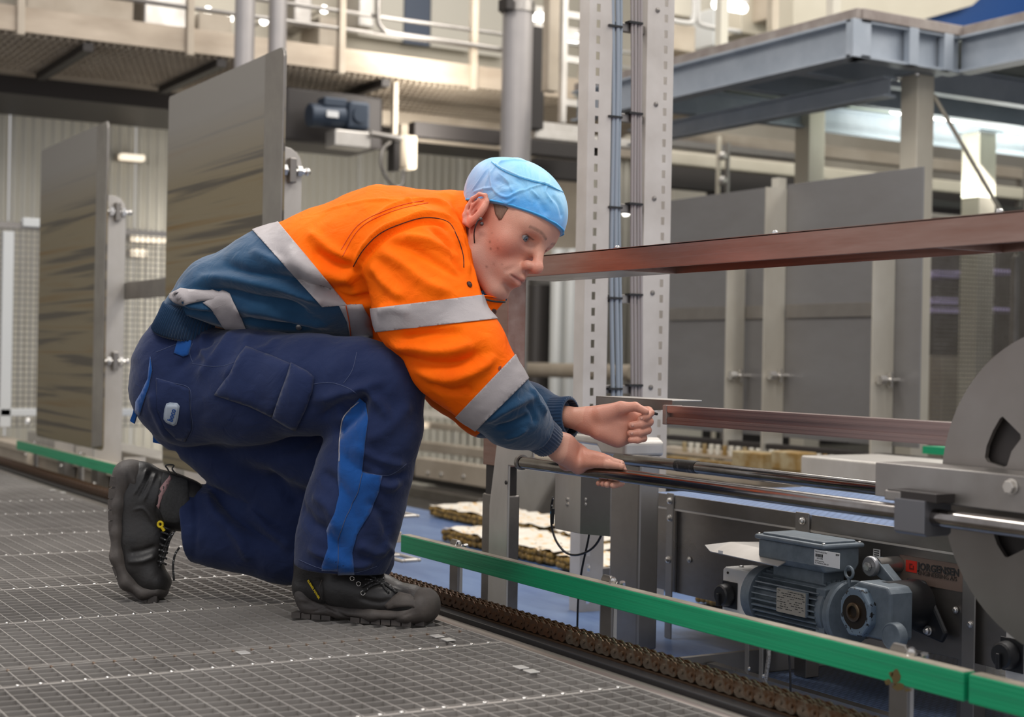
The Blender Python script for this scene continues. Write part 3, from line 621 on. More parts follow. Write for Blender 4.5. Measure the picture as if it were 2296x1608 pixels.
MB().prism(oct_, X3, Z3, (0, YM - 0.068, 0), (0, 0.03, 0)).build('bearing_boss', mat('motor_worn', srgb(108, 124, 138), 0.4, 0.1, srgb(30, 26, 24), (75, 75, 75), cut=(0.56, 0.6)), gm, bevel=0.004)
MB().cyl((bc[0], YM - 0.0685, bc[2]), (bc[0], YM - 0.06, bc[2]), 0.034, 40).build('oil_seal', mat('seal_dark', (0.02, 0.014, 0.01, 1), 0.4, 0.2), gm, auto=True)
MB().lathe((bc[0], YM - 0.062, bc[2]), -Y3, [(0, 0.019), (0.011, 0.019), (0.012, 0.017), (0.0125, 0.0125), (0.006, 0.012), (0.0055, 0.0001)], 32).build('hollow_shaft', mat('shaft_bronze', (0.16, 0.11, 0.07, 1), 0.3, 0.9), gm, auto=True)
cp = PY(2014, 1425, YM - 0.04)
MB().lathe((cp[0] + 0.004, YM - 0.045, cp[2]), -Y3, [(0, 0.027), (0.016, 0.027), (0.019, 0.0255), (0.0195, 0.0235), (0.0185, 0.023), (0.0185, 0.0001)], 40).build('round_cover', MG, gm, auto=True)
# torque arm and bush
YB2 = YM + 0.052; bu = PY(1952, 1270, YB2 - 0.03)
MB().lathe((bu[0], YB2 - 0.035, bu[2]), Y3, [(0, 0.019), (0.003, 0.021), (0.010, 0.021), (0.0105, 0.013), (0.03, 0.013)], 32).build('rubber_bush', mat('bush_grey', (0.3, 0.3, 0.31, 1), 0.3, 0.6), gm, auto=True)
MB().cyl((bu[0], YB2 - 0.036, bu[2]), (bu[0], YB2 - 0.043, bu[2]), 0.009, 6).build('hex_bolt', M['bolt'], gm)
MB().cyl((bu[0] + 0.0, YB2 - 0.015, bu[2]), (bu[0] + 0.0, YC + 0.01, bu[2]), 0.017, 28).build('spacer_sleeve', M['steel'], gm, auto=True)
e1 = PY(2040, 1345, YB2 + 0.0)
b = MB(); d_ = e1 - bu; d_[1] = 0; L2 = np.linalg.norm(d_); d_ /= L2; nrm = np.cross(d_, Y3)
b.prism([(-0.012, 0.014), (L2, 0.012), (L2, 0.004), (0.02, -0.012), (-0.012, -0.014)], d_, -nrm if nrm[2] < 0 else nrm, (bu[0], YB2 - 0.018, bu[2]), (0, 0.024, 0)); b.build('torque_arm', MG, gm, bevel=0.002)
# black shaft cover behind the gear
b = MB(); k1, k2 = PY(2040, 1350, 2.27), PY(2098, 1420, 2.27)
b.cyl((k1[0], 2.20, k1[2] - 0.005), (k1[0], 2.292, k1[2] - 0.005), 0.05, 36); b.build('black_cover', M['black'], gm, auto=True)
b = MB(); b.prism([(k1[0] - 0.03, k1[2] + 0.045), (k1[0] + 0.02, k1[2] + 0.045), (k2[0] + 0.012, k2[2]), (k2[0], k2[2] - 0.022), (k1[0] - 0.01, k1[2] - 0.06)], X3, Z3, (0, 2.285, 0), (0, 0.012, 0)); b.build('flange_bearing', M['black'], gm, bevel=0.006)
screw(gm, PY(2082, 1414, 2.284), (0, -1, 0), 0.008, 0.012)
# isolator switches
def isolator(u0, u1, v0, v1, y, label):
    t = thing('isolator_switch', label, 'switch', PY((u0 + u1) / 2, v1, y), 'white isolator switches on the conveyor')
    a, b_ = PY(u0, v0 + 20, y), PY(u1, v1 - 20, y); w = b_[0] - a[0]; zt_, zb_ = PY(u0, v0, y)[2], PY(u0, v1, y)[2]
    MB().prism([(a[0], zb_), (b_[0], zb_), (b_[0], zt_), (a[0] + 0.008, zt_), (a[0], zt_ - 0.006)], X3, Z3, (0, y, 0), (0, 0.085, 0)).build('enclosure', M['white'], t, bevel=0.004)
    zc_ = zb_ + (zt_ - zb_) * 0.60; xc_ = a[0] + w * 0.22
    MB().box((xc_ - 0.026, y - 0.003, zc_ - 0.03), (xc_ + 0.026, y, zc_ + 0.03)).build('switch_plate', M['black'], t, bevel=0.001)
    MB().lathe((xc_ - 0.004, y - 0.003, zc_), -Y3, [(0, 0.025), (0.006, 0.026), (0.022, 0.0235), (0.025, 0.02), (0.0251, 0.0001)], 24).build('rotary_knob', M['black'], t, auto=True)
    MB().box((xc_ - 0.008, y - 0.036, zc_ - 0.024), (xc_ + 0.0, y - 0.022, zc_ + 0.005)).build('knob_grip', M['black'], t, bevel=0.002)
    screw(t, (a[0] + 0.02, y, zt_ - 0.012), (0, -1, 0), 0.0022, 0.001, M['dark'])
    screw(t, (a[0] + 0.03, y + 0.03, zt_), (0, 0, 1), 0.005, 0.005); screw(t, (b_[0] - 0.01, y + 0.03, zt_), (0, 0, 1), 0.005, 0.006)
    return t
isolator(1620, 1704, 1270, 1420, 2.185, 'white isolator switch with black rotary knob left of the motor')
isolator(2254, 2330, 1402, 1560, 2.185, 'white isolator switch cut off by the right edge of the picture')
rf = thing('rain_cover', 'bent pale sheet metal cover above the left isolator switch', 'cover', PY(1650, 1230, 2.2))
z1 = PY(1580, 1222, 2.14)[2]; xa, xb = PY(1580, 1222, 2.14)[0], PY(1745, 1230, 2.14)[0]
b = MB(); vs = [(xa, 2.14, z1), (xa + 0.02, 2.14 - 0.0, z1 - 0.012), (xb, 2.14, z1 - 0.016), (xb, 2.19, z1 + 0.004), (xa + 0.03, 2.19, z1 + 0.008), (xa + 0.06, 2.31, z1 + 0.006), (xb + 0.02, 2.31, z1 + 0.002)]
b.add(vs, [(0, 1, 2, 3, 4), (4, 3, 6, 5)]); o = b.build('cover_sheet', M['steel_light'], rf); md = o.modifiers.new('s', 'SOLIDIFY'); md.thickness = 0.002
MB().box((xa + 0.05, 2.1395, z1 - 0.0125), (xa + 0.066, 2.1405, z1 - 0.006)).build('sticker', M['label'], rf)
# cables and ties below the switch
for i, (u, v0, v1) in enumerate(((1674, 1452, 1508), (1706, 1458, 1525))):
    q = PY(u, v0, 2.0); q2 = PY(u + 6, v1, 2.0); t = thing('hanging_strap', 'steel strap hanging under the rail, %s' % ('left one' if i == 0 else 'right one beside the braided hose'), 'strap', q, 'steel straps under the rail')
    MB().prism([(q[0] - 0.005, q2[2]), (q[0] + 0.005, q2[2] - 0.004), (q[0] + 0.004, q[2] + 0.06), (q[0] - 0.006, q[2] + 0.06)], X3, Z3, (0, 2.0, 0), (0, 0.003, 0)).build('strap', M['steel'], t)
    screw(t, q2 + [0, 0, 0.008], (0, -1, 0), 0.003, 0.003)
t = thing('braided_hose', 'braided grey hose beside the hanging straps', 'hose', PY(1720, 1500, 2.02)); MB().tube(smooth([PY(u, v, 2.02) for u, v in ((1722, 1440), (1724, 1470), (1720, 1500), (1716, 1530), (1712, 1570))]), 0.0045, 10).build('hose', mat('braid', (0.4, 0.38, 0.36, 1), 0.4, 0.4, (0.15, 0.14, 0.13, 1), (250, 250, 250), bump=0.001), t, smooth=True)
t = thing('thin_cable', 'thin black cable hanging down right of the braided hose', 'cable', PY(1768, 1500, 2.02)); MB().tube(smooth([PY(u, v, 2.02) for u, v in ((1770, 1440), (1770, 1480), (1772, 1520), (1772, 1560))]), 0.0022, 8).build('cable', M['cable'], t, smooth=True)
# ================================================================= guide plates on the left
def platemat(name, c1, c2, c3):
    N = NT(name); b = N.b; tc = N.n('ShaderNodeTexCoord'); mp = N.n('ShaderNodeMapping'); mp.inputs['Scale'].default_value = (0.22, 1, 13); N.l(tc.outputs['Object'], mp.inputs[0])
    ns = N.n('ShaderNodeTexNoise'); ns.inputs['Scale'].default_value = 1.6; ns.inputs['Detail'].default_value = 5; ns.inputs['Distortion'].default_value = 0.6; N.l(mp.outputs[0], ns.inputs['Vector'])
    r = N.n('ShaderNodeValToRGB'); e = r.color_ramp.elements; e[0].position = 0.40; e[0].color = c3; e[1].position = 0.47; e[1].color = c1; e2 = r.color_ramp.elements.new(0.56); e2.color = c1; e3 = r.color_ramp.elements.new(0.66); e3.color = c2
    N.l(ns.outputs[0], r.inputs[0])
    sx = N.n('ShaderNodeSeparateXYZ'); N.l(tc.outputs['Object'], sx.inputs[0]); mr = N.n('ShaderNodeMapRange'); mr.inputs[1].default_value = 1.0; mr.inputs[2].default_value = 1.25; N.l(sx.outputs[2], mr.inputs[0])
    mx = N.n('ShaderNodeMix', data_type='RGBA'); N.l(mr.outputs[0], mx.inputs['Factor']); N.l(r.outputs[0], mx.inputs['A']); mx.inputs['B'].default_value = (0.22, 0.205, 0.185, 1)
    N.l(mx.outputs['Result'], b.inputs['Base Color']); b.inputs['Metallic'].default_value = 0.25; b.inputs['Roughness'].default_value = 0.5; return N.m
M['stain'] = platemat('stained_plate', (0.18, 0.145, 0.085, 1), (0.16, 0.10, 0.035, 1), (0.07, 0.058, 0.042, 1))
def guide_plate(x0, x1, z0, z1, y, label, bolts):
    t = thing('guide_plate', label, 'plate', ((x0 + x1) / 2, y, z0), 'tall stained guide plates')
    r = 0.03; out = [(x0, z0 + 0.02), (x0 + 0.02, z0), (x1 - r, z0)]
    out += [(x1 - r + r * math.sin(a), z0 + r - r * math.cos(a)) for a in (0.5, 1.0, 1.57)] + [(x1, z1 - r)] + [(x1 - r + r * math.cos(a), z1 - r + r * math.sin(a)) for a in (0.5, 1.0, 1.57)] + [(x0 + 0.01, z1), (x0, z1 - 0.01)]
    MB().prism(out, X3, Z3, (0, y + 0.004, -z0), (0, 0.004, 0)) if False else None
    b = MB(); b.prism(out, X3, Z3, (0, y, 0), (0, 0.006, 0)); b.build('plate', M['stain'], t, bevel=0.001)
    b = MB(); b.prism([(x1 - 0.158, z0 + 0.002), (x1 - 0.004, z0 + 0.02), (x1 - 0.001, z1 - 0.032), (x1 - 0.006, z1 - 0.016), (x1 - 0.016, z1 - 0.006), (x1 - 0.032, z1 - 0.001), (x1 - 0.158, z1 - 0.001)], X3, Z3, (0, y - 0.0035, 0), (0, 0.004, 0)); b.build('edge_strip', M['steel'], t, bevel=0.001)
    # bracket plate, standing across, behind the near edge
    zt_ = z0 + (z1 - z0) * (0.79 if x1 > -5 else 0.785)
    wy = 0.125; b = MB(); out = [(0.006, 0.061), (wy, 0.061), (wy, zt_ - 0.06)] + [(wy - 0.06 + 0.06 * math.cos(a), zt_ - 0.06 + 0.06 * math.sin(a)) for a in (0.4, 0.8, 1.2, 1.57)] + [(0.006, zt_)]
    b.prism(out, Y3, Z3, (x1 - 0.16, y, 0), (0.008, 0, 0)); b.build('bracket', M['steel_light'], t, bevel=0.001)
    for zb_ in bolts:
        c = np.array((x1 - 0.14, y + 0.085, zb_))
        b = MB(); b.cyl(c - [0.0, 0.08, 0.0], c + [0.0, 0.05, 0.0], 0.009, 10); b.build('threaded_rod', M['bolt'], t, auto=True)
        b = MB(); b.cyl(c - [0, 0.035, 0], c - [0, 0.018, 0], 0.019, 6); b.cyl(c + [0, 0.018, 0], c + [0, 0.033, 0], 0.018, 6); b.ball(c + [0, 0.052, 0], 0.013, 10, 6); b.build('nut', M['bolt'], t, auto=True)
        b = MB(); b.box(c - [0.012, 0.012, 0.04], c + [0.016, 0.012, 0.04]); b.build('lug', M['steel'], t, bevel=0.004)
    return t
gp1 = guide_plate(-7.45, -6.29, 0.135, 1.51, 1.75, 'smaller stained steel guide plate at the far left', [PY(280, 470, 1.83)[2], PY(265, 810, 1.83)[2]])
gp2 = guide_plate(-5.49, -4.355, 0.13, 1.495, 1.75, 'large stained steel guide plate behind the back of the worker', [PY(680, 375, 1.83)[2]])
b = MB(); q0, q1 = PY(290, 650, 1.93), PY(400, 650, 1.93); b.box((-6.47, 1.876, PY(330, 668, 1.88)[2]), (-4.5, 1.886, PY(330, 628, 1.88)[2]))
t = thing('cross_bar', 'flat steel bar joining the two stained plates', 'bar', (q0[0], 1.93, 0.7)); b.build('bar', M['steel'], t, bevel=0.002)
# feet and small blocks under the left rail
for i, (u, v, w, h_, mm) in enumerate(((150, 1045, 60, 60, 'steel'), (225, 1085, 55, 70, 'steel_dark'), (70, 1020, 25, 40, 'beige'))):
    p = PY(u, v, 1.77); s_ = dep = float((p - CO) @ CF) / FPX
    t = thing('mounting_block', ('steel block', 'dark steel block beside the boot', 'pale block')[i] + ' under the left green rail', 'block', p - [0, 0, h_ * s_ / 2 + 0.1]);
    MB().box((p[0] - w * s_ / 2, 1.745, -0.149), (p[0] + w * s_ / 2, 1.795, p[2] + h_ * s_ / 2)).build('block', M[mm], t, bevel=0.003); screw(t, (p[0], 1.745, p[2]), (0, -1, 0), 0.008, 0.006)
t = thing('low_bench', 'pale metal base under the stained plates', 'base', (-6, 2.0, -0.1))
MB().box((-8.8, 1.78, 0.03), (-3.8, 1.9, 0.06)).build('base_plate', M['beige'], t, bevel=0.002)
MB().box((-8.8, 2.02, -0.02), (-5.2, 2.2, 0.09)).build('rear_sill', M['steel_light'], t, bevel=0.004)
MB().box((-8.8, 1.80, -0.14), (-3.8, 1.82, 0.03)).build('skirt', M['beige'], t)
for k in range(9):
    x = -7.3 + k * 0.38; MB().box((x, 1.80, 0.06), (x + 0.012, 1.89, 0.115)).build('rib', M['steel_light'], t)
for u, v in ((62, 950), (630 - 372, 1035)): screw(t, PY(u, v, 1.86), (0, 0, 1), 0.016, 0.03)

# ================================================================= far end wall with ribbed panels
XW = -11.5
wall = thing('wall_back', 'ribbed beige hall wall behind the walkway', None, (XW, 5, 0), kind='structure')
M['ribbed'] = mat('ribbed_sheet', (0.66, 0.63, 0.54, 1), 0.32, 0.25, (0.54, 0.51, 0.43, 1), (1, 1.2, 0.4), rvar=0.1)
proto = None
for k in range(19):
    y0 = 0.6 + (k - 6) * 0.94
    if proto is None:
        b = MB(); pr = [(0, 0)]; n = 13; w = 0.93 / n
        for i in range(n): a = i * w; pr += [(a + 0.15 * w, 0.0), (a + 0.35 * w, 0.012), (a + 0.7 * w, 0.012), (a + 0.9 * w, 0.0)]
        pr += [(0.93, 0), (0.93, -0.02), (0, -0.02)]
        b.prism(pr, Y3, X3, (XW, y0, -0.55), (0, 0, 3.0)); proto = b.build('wall_panel', M['ribbed'], wall); py0 = y0
    else: clone(proto, wall, (0, y0 - py0, 0))
up = MB().box((XW - 0.9, -5.0, 2.45), (XW - 0.8, 13, 8)).build('wall_upper', M['cream']); tag(up, 'cream upper wall above the gantry', None, kind='structure')
sd = MB().box((-14, 12.6, -0.6), (1, 12.8, 8)).build('wall_side', mat('far_wall', (0.42, 0.39, 0.33, 1), 0.6, 0, (0.3, 0.28, 0.24, 1), (0.5, 0.5, 0.5))); tag(sd, 'far beige side wall of the hall', None, kind='structure')
# upper wall panels, dark door strip
def xbox(name, label, cat, x, u0, v0, u1, v1, th, m, group=None, kind=None, bevel=0.0, nm=None, mk=True):
    a = PX((u0 + u1) / 2, v0, x); bq = PX((u0 + u1) / 2, v1, x); l = PX(u0, (v0 + v1) / 2, x); r = PX(u1, (v0 + v1) / 2, x)
    t = thing(name, label, cat, (x, (l[1] + r[1]) / 2, bq[2]), group, kind)
    MB().box((x - th, l[1], bq[2]), (x, r[1], a[2])).build(nm or 'body', m, t, bevel=bevel); return t
def ybox(name, label, cat, y, u0, v0, u1, v1, th, m, group=None, bevel=0.0, nm=None):
    uc, vc = (u0 + u1) / 2, (v0 + v1) / 2
    a = PY(uc, v0, y); bq = PY(uc, v1, y); l = PY(u0, vc, y); r = PY(u1, vc, y)
    t = thing(name, label, cat, ((l[0] + r[0]) / 2, y, bq[2]), group)
    MB().box((l[0], y, bq[2]), (r[0], y + th, a[2])).build(nm or 'body', m, t, bevel=bevel); return t
XU = XW - 0.7
M['offwhite'] = mat('offwhite_panel', (0.62, 0.58, 0.49, 1), 0.45)
M['bluedoor'] = mat('dark_blue_door', (0.07, 0.09, 0.13, 1), 0.4)
for i, (u0, u1, v1) in enumerate(((780, 905, 85), (967, 1058, 110), (1068, 1130, 125))):
    xbox('wall_panel_board', ('cream wall board left of the dark blue door strip', 'cream wall board right of the dark blue door strip', 'cream wall board beside the thick pipe')[i], 'panel', XU, u0, -60, u1, v1, 0.05, M['offwhite'], 'cream boards above the gantry', nm='board')
xbox('door_strip', 'dark blue vertical door strip above the gantry', 'door', XU, 907, -60, 965, 100, 0.06, M['bluedoor'], nm='leaf')
for i, (u, v) in enumerate(((330, 5), (425, 22), (465, 25), (512, 42), (590, 48), (725, 22))):
    p = PX(u, v, XU + 0.15); t = thing('ceiling_spot', 'small bright lamp seen above the gantry, %s' % ('leftmost', 'left of a close pair', 'right of a close pair', 'left of the pipes', 'between the two pipes', 'right of the pipes')[i], 'lamp', p, 'small lamps above the gantry')
    b = MB(); b.lathe(p, X3, [(0, 0.03), (0.02, 0.035), (0.03, 0.028), (0.031, 0.001)], 12); b.build('lamp', M['lamp'], t, auto=True)
    MB().cyl(p - [0.45, 0, 0], p, 0.012, 8).build('stem', M['steel'], t)
# cabinets and ducts above the gantry
for i, (u0, u1, v0, v1, mm) in enumerate(((60, 300, -60, 40, 'beige'), (325, 420, -60, 62, 'steel_light'), (445, 520, 30, 90, 'beige'), (660, 700, -60, 60, 'steel'), (715, 775, 40, 150, 'beige'), (806, 840, -60, 60, 'steel_light'))):
    xbox('machine_cabinet', ('wide beige', 'pale steel', 'low beige', 'narrow steel', 'small beige', 'slim pale')[i] + ' cabinet standing on the gantry', 'cabinet', XU + 0.3, u0, v0, u1, v1, 0.41, M[mm], 'cabinets on the gantry', bevel=0.01, nm='cabinet')

# ================================================================= gantry across the end of the hall
XG = -9.0
ga = thing('gantry_walkway', 'beige steel gantry walkway crossing above the hall with railing', 'walkway', (XG, 4.5, 2.4))
zg = PX(640, 144, XG)[2]; yA, yB = 0.6, 7.05
M['fascia'] = mat('fascia_beige', (0.50, 0.42, 0.33, 1), 0.45, 0.3, (0.36, 0.29, 0.22, 1), (3, 1.2, 4), rvar=0.1)
ys = [yA] + [PX(u, 100, XG)[1] for u in (45, 425, 765, 1062)] + [yB]
for a, b_ in zip(ys[:-1], ys[1:]): MB().box((XG - 0.02, a + 0.02, zg), (XG, b_ - 0.02, zg + 0.15)).build('toe_board', M['fascia'], ga, bevel=0.004)
for y in ys[1:-1]:
    MB().box((XG - 0.03, y - 0.022, zg - 0.02), (XG + 0.025, y + 0.022, zg + 1.3)).build('railing_post', M['beige'], ga, bevel=0.004)
for u, v, r in ((640, 7, 0.014), (640, 47, 0.014)):
    z = PX(u, v, XG)[2]; MB().cyl((XG, yA, z), (XG, yB, z), r, 10).build('rail', M['steel'], ga, auto=True)
q = [PX(u, v, XG + 0.04) for u, v in ((848, -40), (848, 40), (856, 62), (880, 74), (1000, 92), (1130, 112))]
MB().tube(smooth(q), 0.017, 8).build('bent_handrail', M['steel'], ga, smooth=True)
MB().box((XG - 1.25, yA, zg), (XG - 0.02, yB, zg + 0.012)).build('deck', mat('deck_underside', (0.40, 0.34, 0.27, 1), 0.6, 0.2, (0.3, 0.25, 0.2, 1), (4, 4, 4)), ga)
b = MB()
for k in range(int((yB - yA) / 0.045)):
    y = yA + k * 0.045; b.box((XG - 1.2, y, zg - 0.012), (XG - 0.03, y + 0.012, zg))
for k in range(10): b.box((XG - 0.1 - k * 0.12, yA, zg - 0.014), (XG - 0.09 - k * 0.12, yB, zg))
o = b.build('deck_bars', M['beige'], ga); o['kind'] = 'stuff'
for u in (200, 870, 500): 
    y = PX(u, 130, XG)[1]; MB().box((XG - 1.2, y - 0.03, zg - 0.06), (XG - 0.02, y + 0.03, zg - 0.012)).build('cross_beam', M['dark'], ga)
MB().box((XG - 1.35, yA, zg - 0.02), (XG - 1.2, yB, zg + 0.1)).build('edge_beam', M['beige'], ga)
MB().box((XG - 2.3, yA, zg - 0.14), (XG - 1.35, yB, zg + 0.06)).build('dark_void_fill', M['dark'], ga)  # dark box stands in for the shaded void under the platform
t = thing('roof_beam', 'pale beam at the top of the ribbed wall below the gantry', 'beam', (XW + 0.1, 3, 2.2)); z = PX(100, 190, XW + 0.15)[2]
MB().box((XW + 0.05, 0.6, z - 0.05), (XW + 0.15, PX(285, 200, XW)[1], z + 0.05)).build('beam', M['beige'], t, bevel=0.01)
MB().box((XW + 0.05, PX(330, 210, XW)[1], z - 0.1), (XW + 0.12, 8.5, z - 0.02)).build('beam', M['beige'], t, bevel=0.01)
# hanging drive under the gantry
XD = -8.9
t = thing('hanging_drive', 'dark blue gearmotor hanging under the gantry', 'motor', PX(750, 280, XD)); dm = mat('drive_dark_blue', (0.035, 0.05, 0.075, 1), 0.45, 0.2)
a, b_ = PX(692, 258, XD), PX(770, 262, XD); MB().cyl(a, b_, 0.075, 20).build('motor_body', dm, t, bevel=0.01)
a = PX(795, 262, XD); MB().box(a - [0.08, 0.075, 0.09], a + [0.08, 0.075, 0.09]).build('gearbox', dm, t, bevel=0.02); MB().cyl(a + [0.08, 0, 0], a + [0.1, 0, 0], 0.05, 18).build('cover', dm, t)
a = PX(745, 232, XD); MB().box(a - [0.06, 0.08, 0.03], a + [0.06, 0.08, 0.03]).build('terminal_box', dm, t, bevel=0.01)
a = PX(746, 256, XD + 0.085); MB().box(a - [0.002, 0.04, 0.02], a + [0.002, 0.04, 0.02]).build('label_plate', M['label'], t)
MB().box(PX(740, 330, XD) - [0.08, 0, 0], PX(820, 300, XD) + [0.08, 0, 0]).build('bracket', M['steel_light'], t, bevel=0.01)
xbox('drive_housing', 'dark housing behind the hanging drive', 'housing', XD - 0.2, 640, 205, 860, 325, 0.5, M['dark'], nm='housing', bevel=0.02)
t = xbox('junction_box', 'beige junction box hanging with a bent cable', 'box', XD + 0.1, 897, 302, 936, 378, 0.1, mat('box_beige', (0.36, 0.30, 0.22, 1), 0.5), nm='box', bevel=0.012)
MB().box(PX(885, 312, XD + 0.1) - [0.1, 0, 0.2], PX(898, 302, XD + 0.1)).build('side_plate', M['dark'], t)
MB().box(PX(900, 310, XD) - [0.16, 0.0, 0.0], PX(912, 178, XD) - [0.12, 0, 0]).build('hanger', M['beige'], t)
MB().tube(smooth([PX(u, v, XD + 0.1) for u, v in ((905, 378), (903, 410), (890, 420), (868, 400), (855, 370), (858, 335), (875, 318))]), 0.012, 8).build('cable', M['steel_dark'], t, smooth=True)
MB().cyl(PX(830, 300, XD + 0.1), PX(900, 312, XD + 0.1), 0.02, 12).build('arm', M['steel'], t)
for i, (u0, v0, u1, v1, mm) in enumerate(((640, 235, 1130, 300, 'beige'), (900, 290, 1285, 330, 'beige'), (930, 285, 1130, 305, 'dark'), (1190, 283, 1310, 300, 'steel_light'), (1190, 325, 1320, 350, 'dark'))):
    x = XD - 0.6 + 0.25 * i; a, b_ = PX(u0, v0, x), PX(u1, v1, x)
    t = thing('service_beam', ('long beige', 'second beige', 'short dark', 'pale', 'dark lower')[i] + ' beam below the gantry', 'beam', (x, a[1], a[2]), 'beams under the gantry'); MB().box((x - 0.1, a[1], a[2] - 0.06), (x, b_[1], a[2] + 0.04)).build('beam', M[mm], t, bevel=0.006)
# pillars
def pillar(u0, u1, v0, v1, x, label, m, box=False, name='pipe_column', zf=None, cat='column', group=None):
    l, r = PX(u0, 100, x), PX(u1, 100, x); z1 = PX(u0, v0, x)[2]; z0 = PX(u0, v1, x)[2] if zf is None else zf; rad = (r[1] - l[1]) / 2 * 0.93; c = (l + r) / 2
    t = thing(name, label, cat, (x, c[1], z0), group)
    if box: MB().box((x - rad, c[1] - rad, z0), (x + rad, c[1] + rad, z1)).build('column', m, t, bevel=0.006)
    else: MB().cyl((x, c[1], z0), (x, c[1], z1), rad, 28).build('column', m, t, auto=True)
    return t, c, rad
M['pipe'] = mat('grey_pipe', (0.40, 0.37, 0.36, 1), 0.4, 0.3, (0.33, 0.31, 0.3, 1), (2, 2, 2))
t, c, r = pillar(1128, 1192, -80, 0, -7.6, 'thick grey round column rising behind the cap', M['pipe'], zf=-0.55)
z = PX(1160, 18, -7.6)[2]; MB().cyl((-7.6, c[1], z - 0.03), (-7.6, c[1], z + 0.03), r * 1.12, 28).build('clamp_ring', M['steel'], t, auto=True); MB().box((-7.6, c[1] - r * 1.5, z - 0.04), (-7.5, c[1] - r, z + 0.03)).build('clamp_lug', M['dark'], t, bevel=0.004)
pillar(525, 571, -80, 0, -8.2, 'grey round column left of a pair at the stained plate', M['pipe'], zf=-0.55, group='pair of round columns')
pillar(601, 642, -80, 0, -8.2, 'grey round column right of a pair at the stained plate', M['pipe'], zf=-0.55, group='pair of round columns')
pillar(1222, 1248, -80, 205, -8.3, 'slim beige column right of the thick one', M['beige'], True)
t = thing('ladder_frame', 'pale ladder like frame left of the cable tower', 'frame', PX(1270, 150, -8.0))
for u in (1262, 1305): a = PX(u, 275, -8.0); MB().box((-8.03, a[1] - 0.018, a[2]), (-7.99, a[1] + 0.018, PX(u, -80, -8)[2])).build('rail', M['steel_light'], t)
for v in (30, 80, 130, 228): a, b_ = PX(1262, v, -8.0), PX(1305, v, -8.0); MB().box((-8.02, a[1], a[2] - 0.02), (-8.0, b_[1], a[2] + 0.02)).build('rung', M['steel_light'], t)
for i, (u0, u1, v) in enumerate(((1265, 1300, 86), (1195, 1222, 72), (1195, 1222, 38))):
    p = PX((u0 + u1) / 2, v, -10.0); t = thing('tube_lamp', ('bright tube lamp inside the ladder frame', 'small lamp beside the thick column, lower one', 'small lamp beside the thick column, upper one')[i], 'lamp', p, 'distant lamps')
    a, b_ = PX(u0, v, -10), PX(u1, v, -10); MB().cyl(a, b_, 0.035, 12).build('tube', M['lamp'], t, bevel=0.005); MB().box(a + [-0.06, 0, 0.03], b_ + [0.02, 0, 0.07]).build('housing', M['steel_light'], t)
t, c, r = pillar(1185, 1215, 60, 290, -8.6, 'dark diagonal bracing post beside the thick column', M['dark'], True, name='brace_post')
# ================================================================= mesh fence left
def fence_x(x, u0, u1, v0, v1, pitch, name, label, frame=True, gm=None):
    l = PX(u0, v1, x); r = PX(u1, v1, x); zt_ = PX(u0, v0, x)[2]; t = thing(name, label, 'fence', (x, l[1], l[2])); b = MB(); w = 0.0028
    n = int((r[1] - l[1]) / pitch)
    for i in range(n + 1): y = l[1] + i * pitch; b.box((x - w, y - w, l[2]), (x, y + w, zt_))
    for j in range(int((zt_ - l[2]) / pitch) + 1): z = l[2] + j * pitch; b.box((x, l[1], z - w), (x + w, r[1], z + w))
    o = b.build('wire_mesh', M['steel_dark'], t); o['kind'] = 'stuff'; return t, l, r, zt_
M['fencew'] = mat('fence_frame', (0.62, 0.63, 0.62, 1), 0.45, 0.2)
t, l, r, zt_ = fence_x(-8.6, -30, 372, 492, 958, 0.032, 'mesh_fence', 'wire mesh fence with pale frame behind the left plates')
for u in (14, ): y = PX(u, 700, -8.6)[1]; MB().box((-8.62, y - 0.03, l[2]), (-8.57, y + 0.03, zt_ - 0.06)).build('fence_post', M['fencew'], t, bevel=0.004)
MB().box((-8.62, l[1], PX(60, 933, -8.6)[2]), (-8.57, r[1], PX(60, 916, -8.6)[2])).build('bottom_rail', M['fencew'], t, bevel=0.004)
MB().box((-8.62, PX(48, 500, -8.6)[1], zt_ - 0.03), (-8.56, PX(120, 500, -8.6)[1], zt_ + 0.02)).build('top_bracket', M['fencew'], t, bevel=0.004)
MB().box((-8.61, l[1], zt_ - 0.04), (-8.58, r[1], zt_ - 0.01)).build('top_rail', M['steel'], t)
for i, (u0, v0, u1, v1) in enumerate(((272, 343, 326, 361), (300, 522, 372, 545), (300, 558, 330, 575))):
    a, b_ = PX(u0, v0, XW + 0.2), PX(u1, v1, XW + 0.2)
    t = thing('wall_glint', ('glowing lamp reflection on the ribbed wall between the two stained plates', 'long low lamp reflection beside the large stained plate', 'short low lamp reflection under the long one')[i], 'lamp', (XW + 0.2, a[1], b_[2]), 'lamp reflections on the ribbed wall')
    MB().box((XW + 0.12, a[1], b_[2]), (XW + 0.2, b_[1], a[2])).build('lamp', mat('glint_glow', (1, 0.9, 0.75, 1), 0.5, emit=(1, 0.86, 0.66, 1), estr=1.0), t, bevel=0.01)  # glowing box stands in for a small lamp reflection on the wall
    MB().box((XW + 0.02, a[1], b_[2]), (XW + 0.12, b_[1], a[2])).build('housing', M['beige'], t)

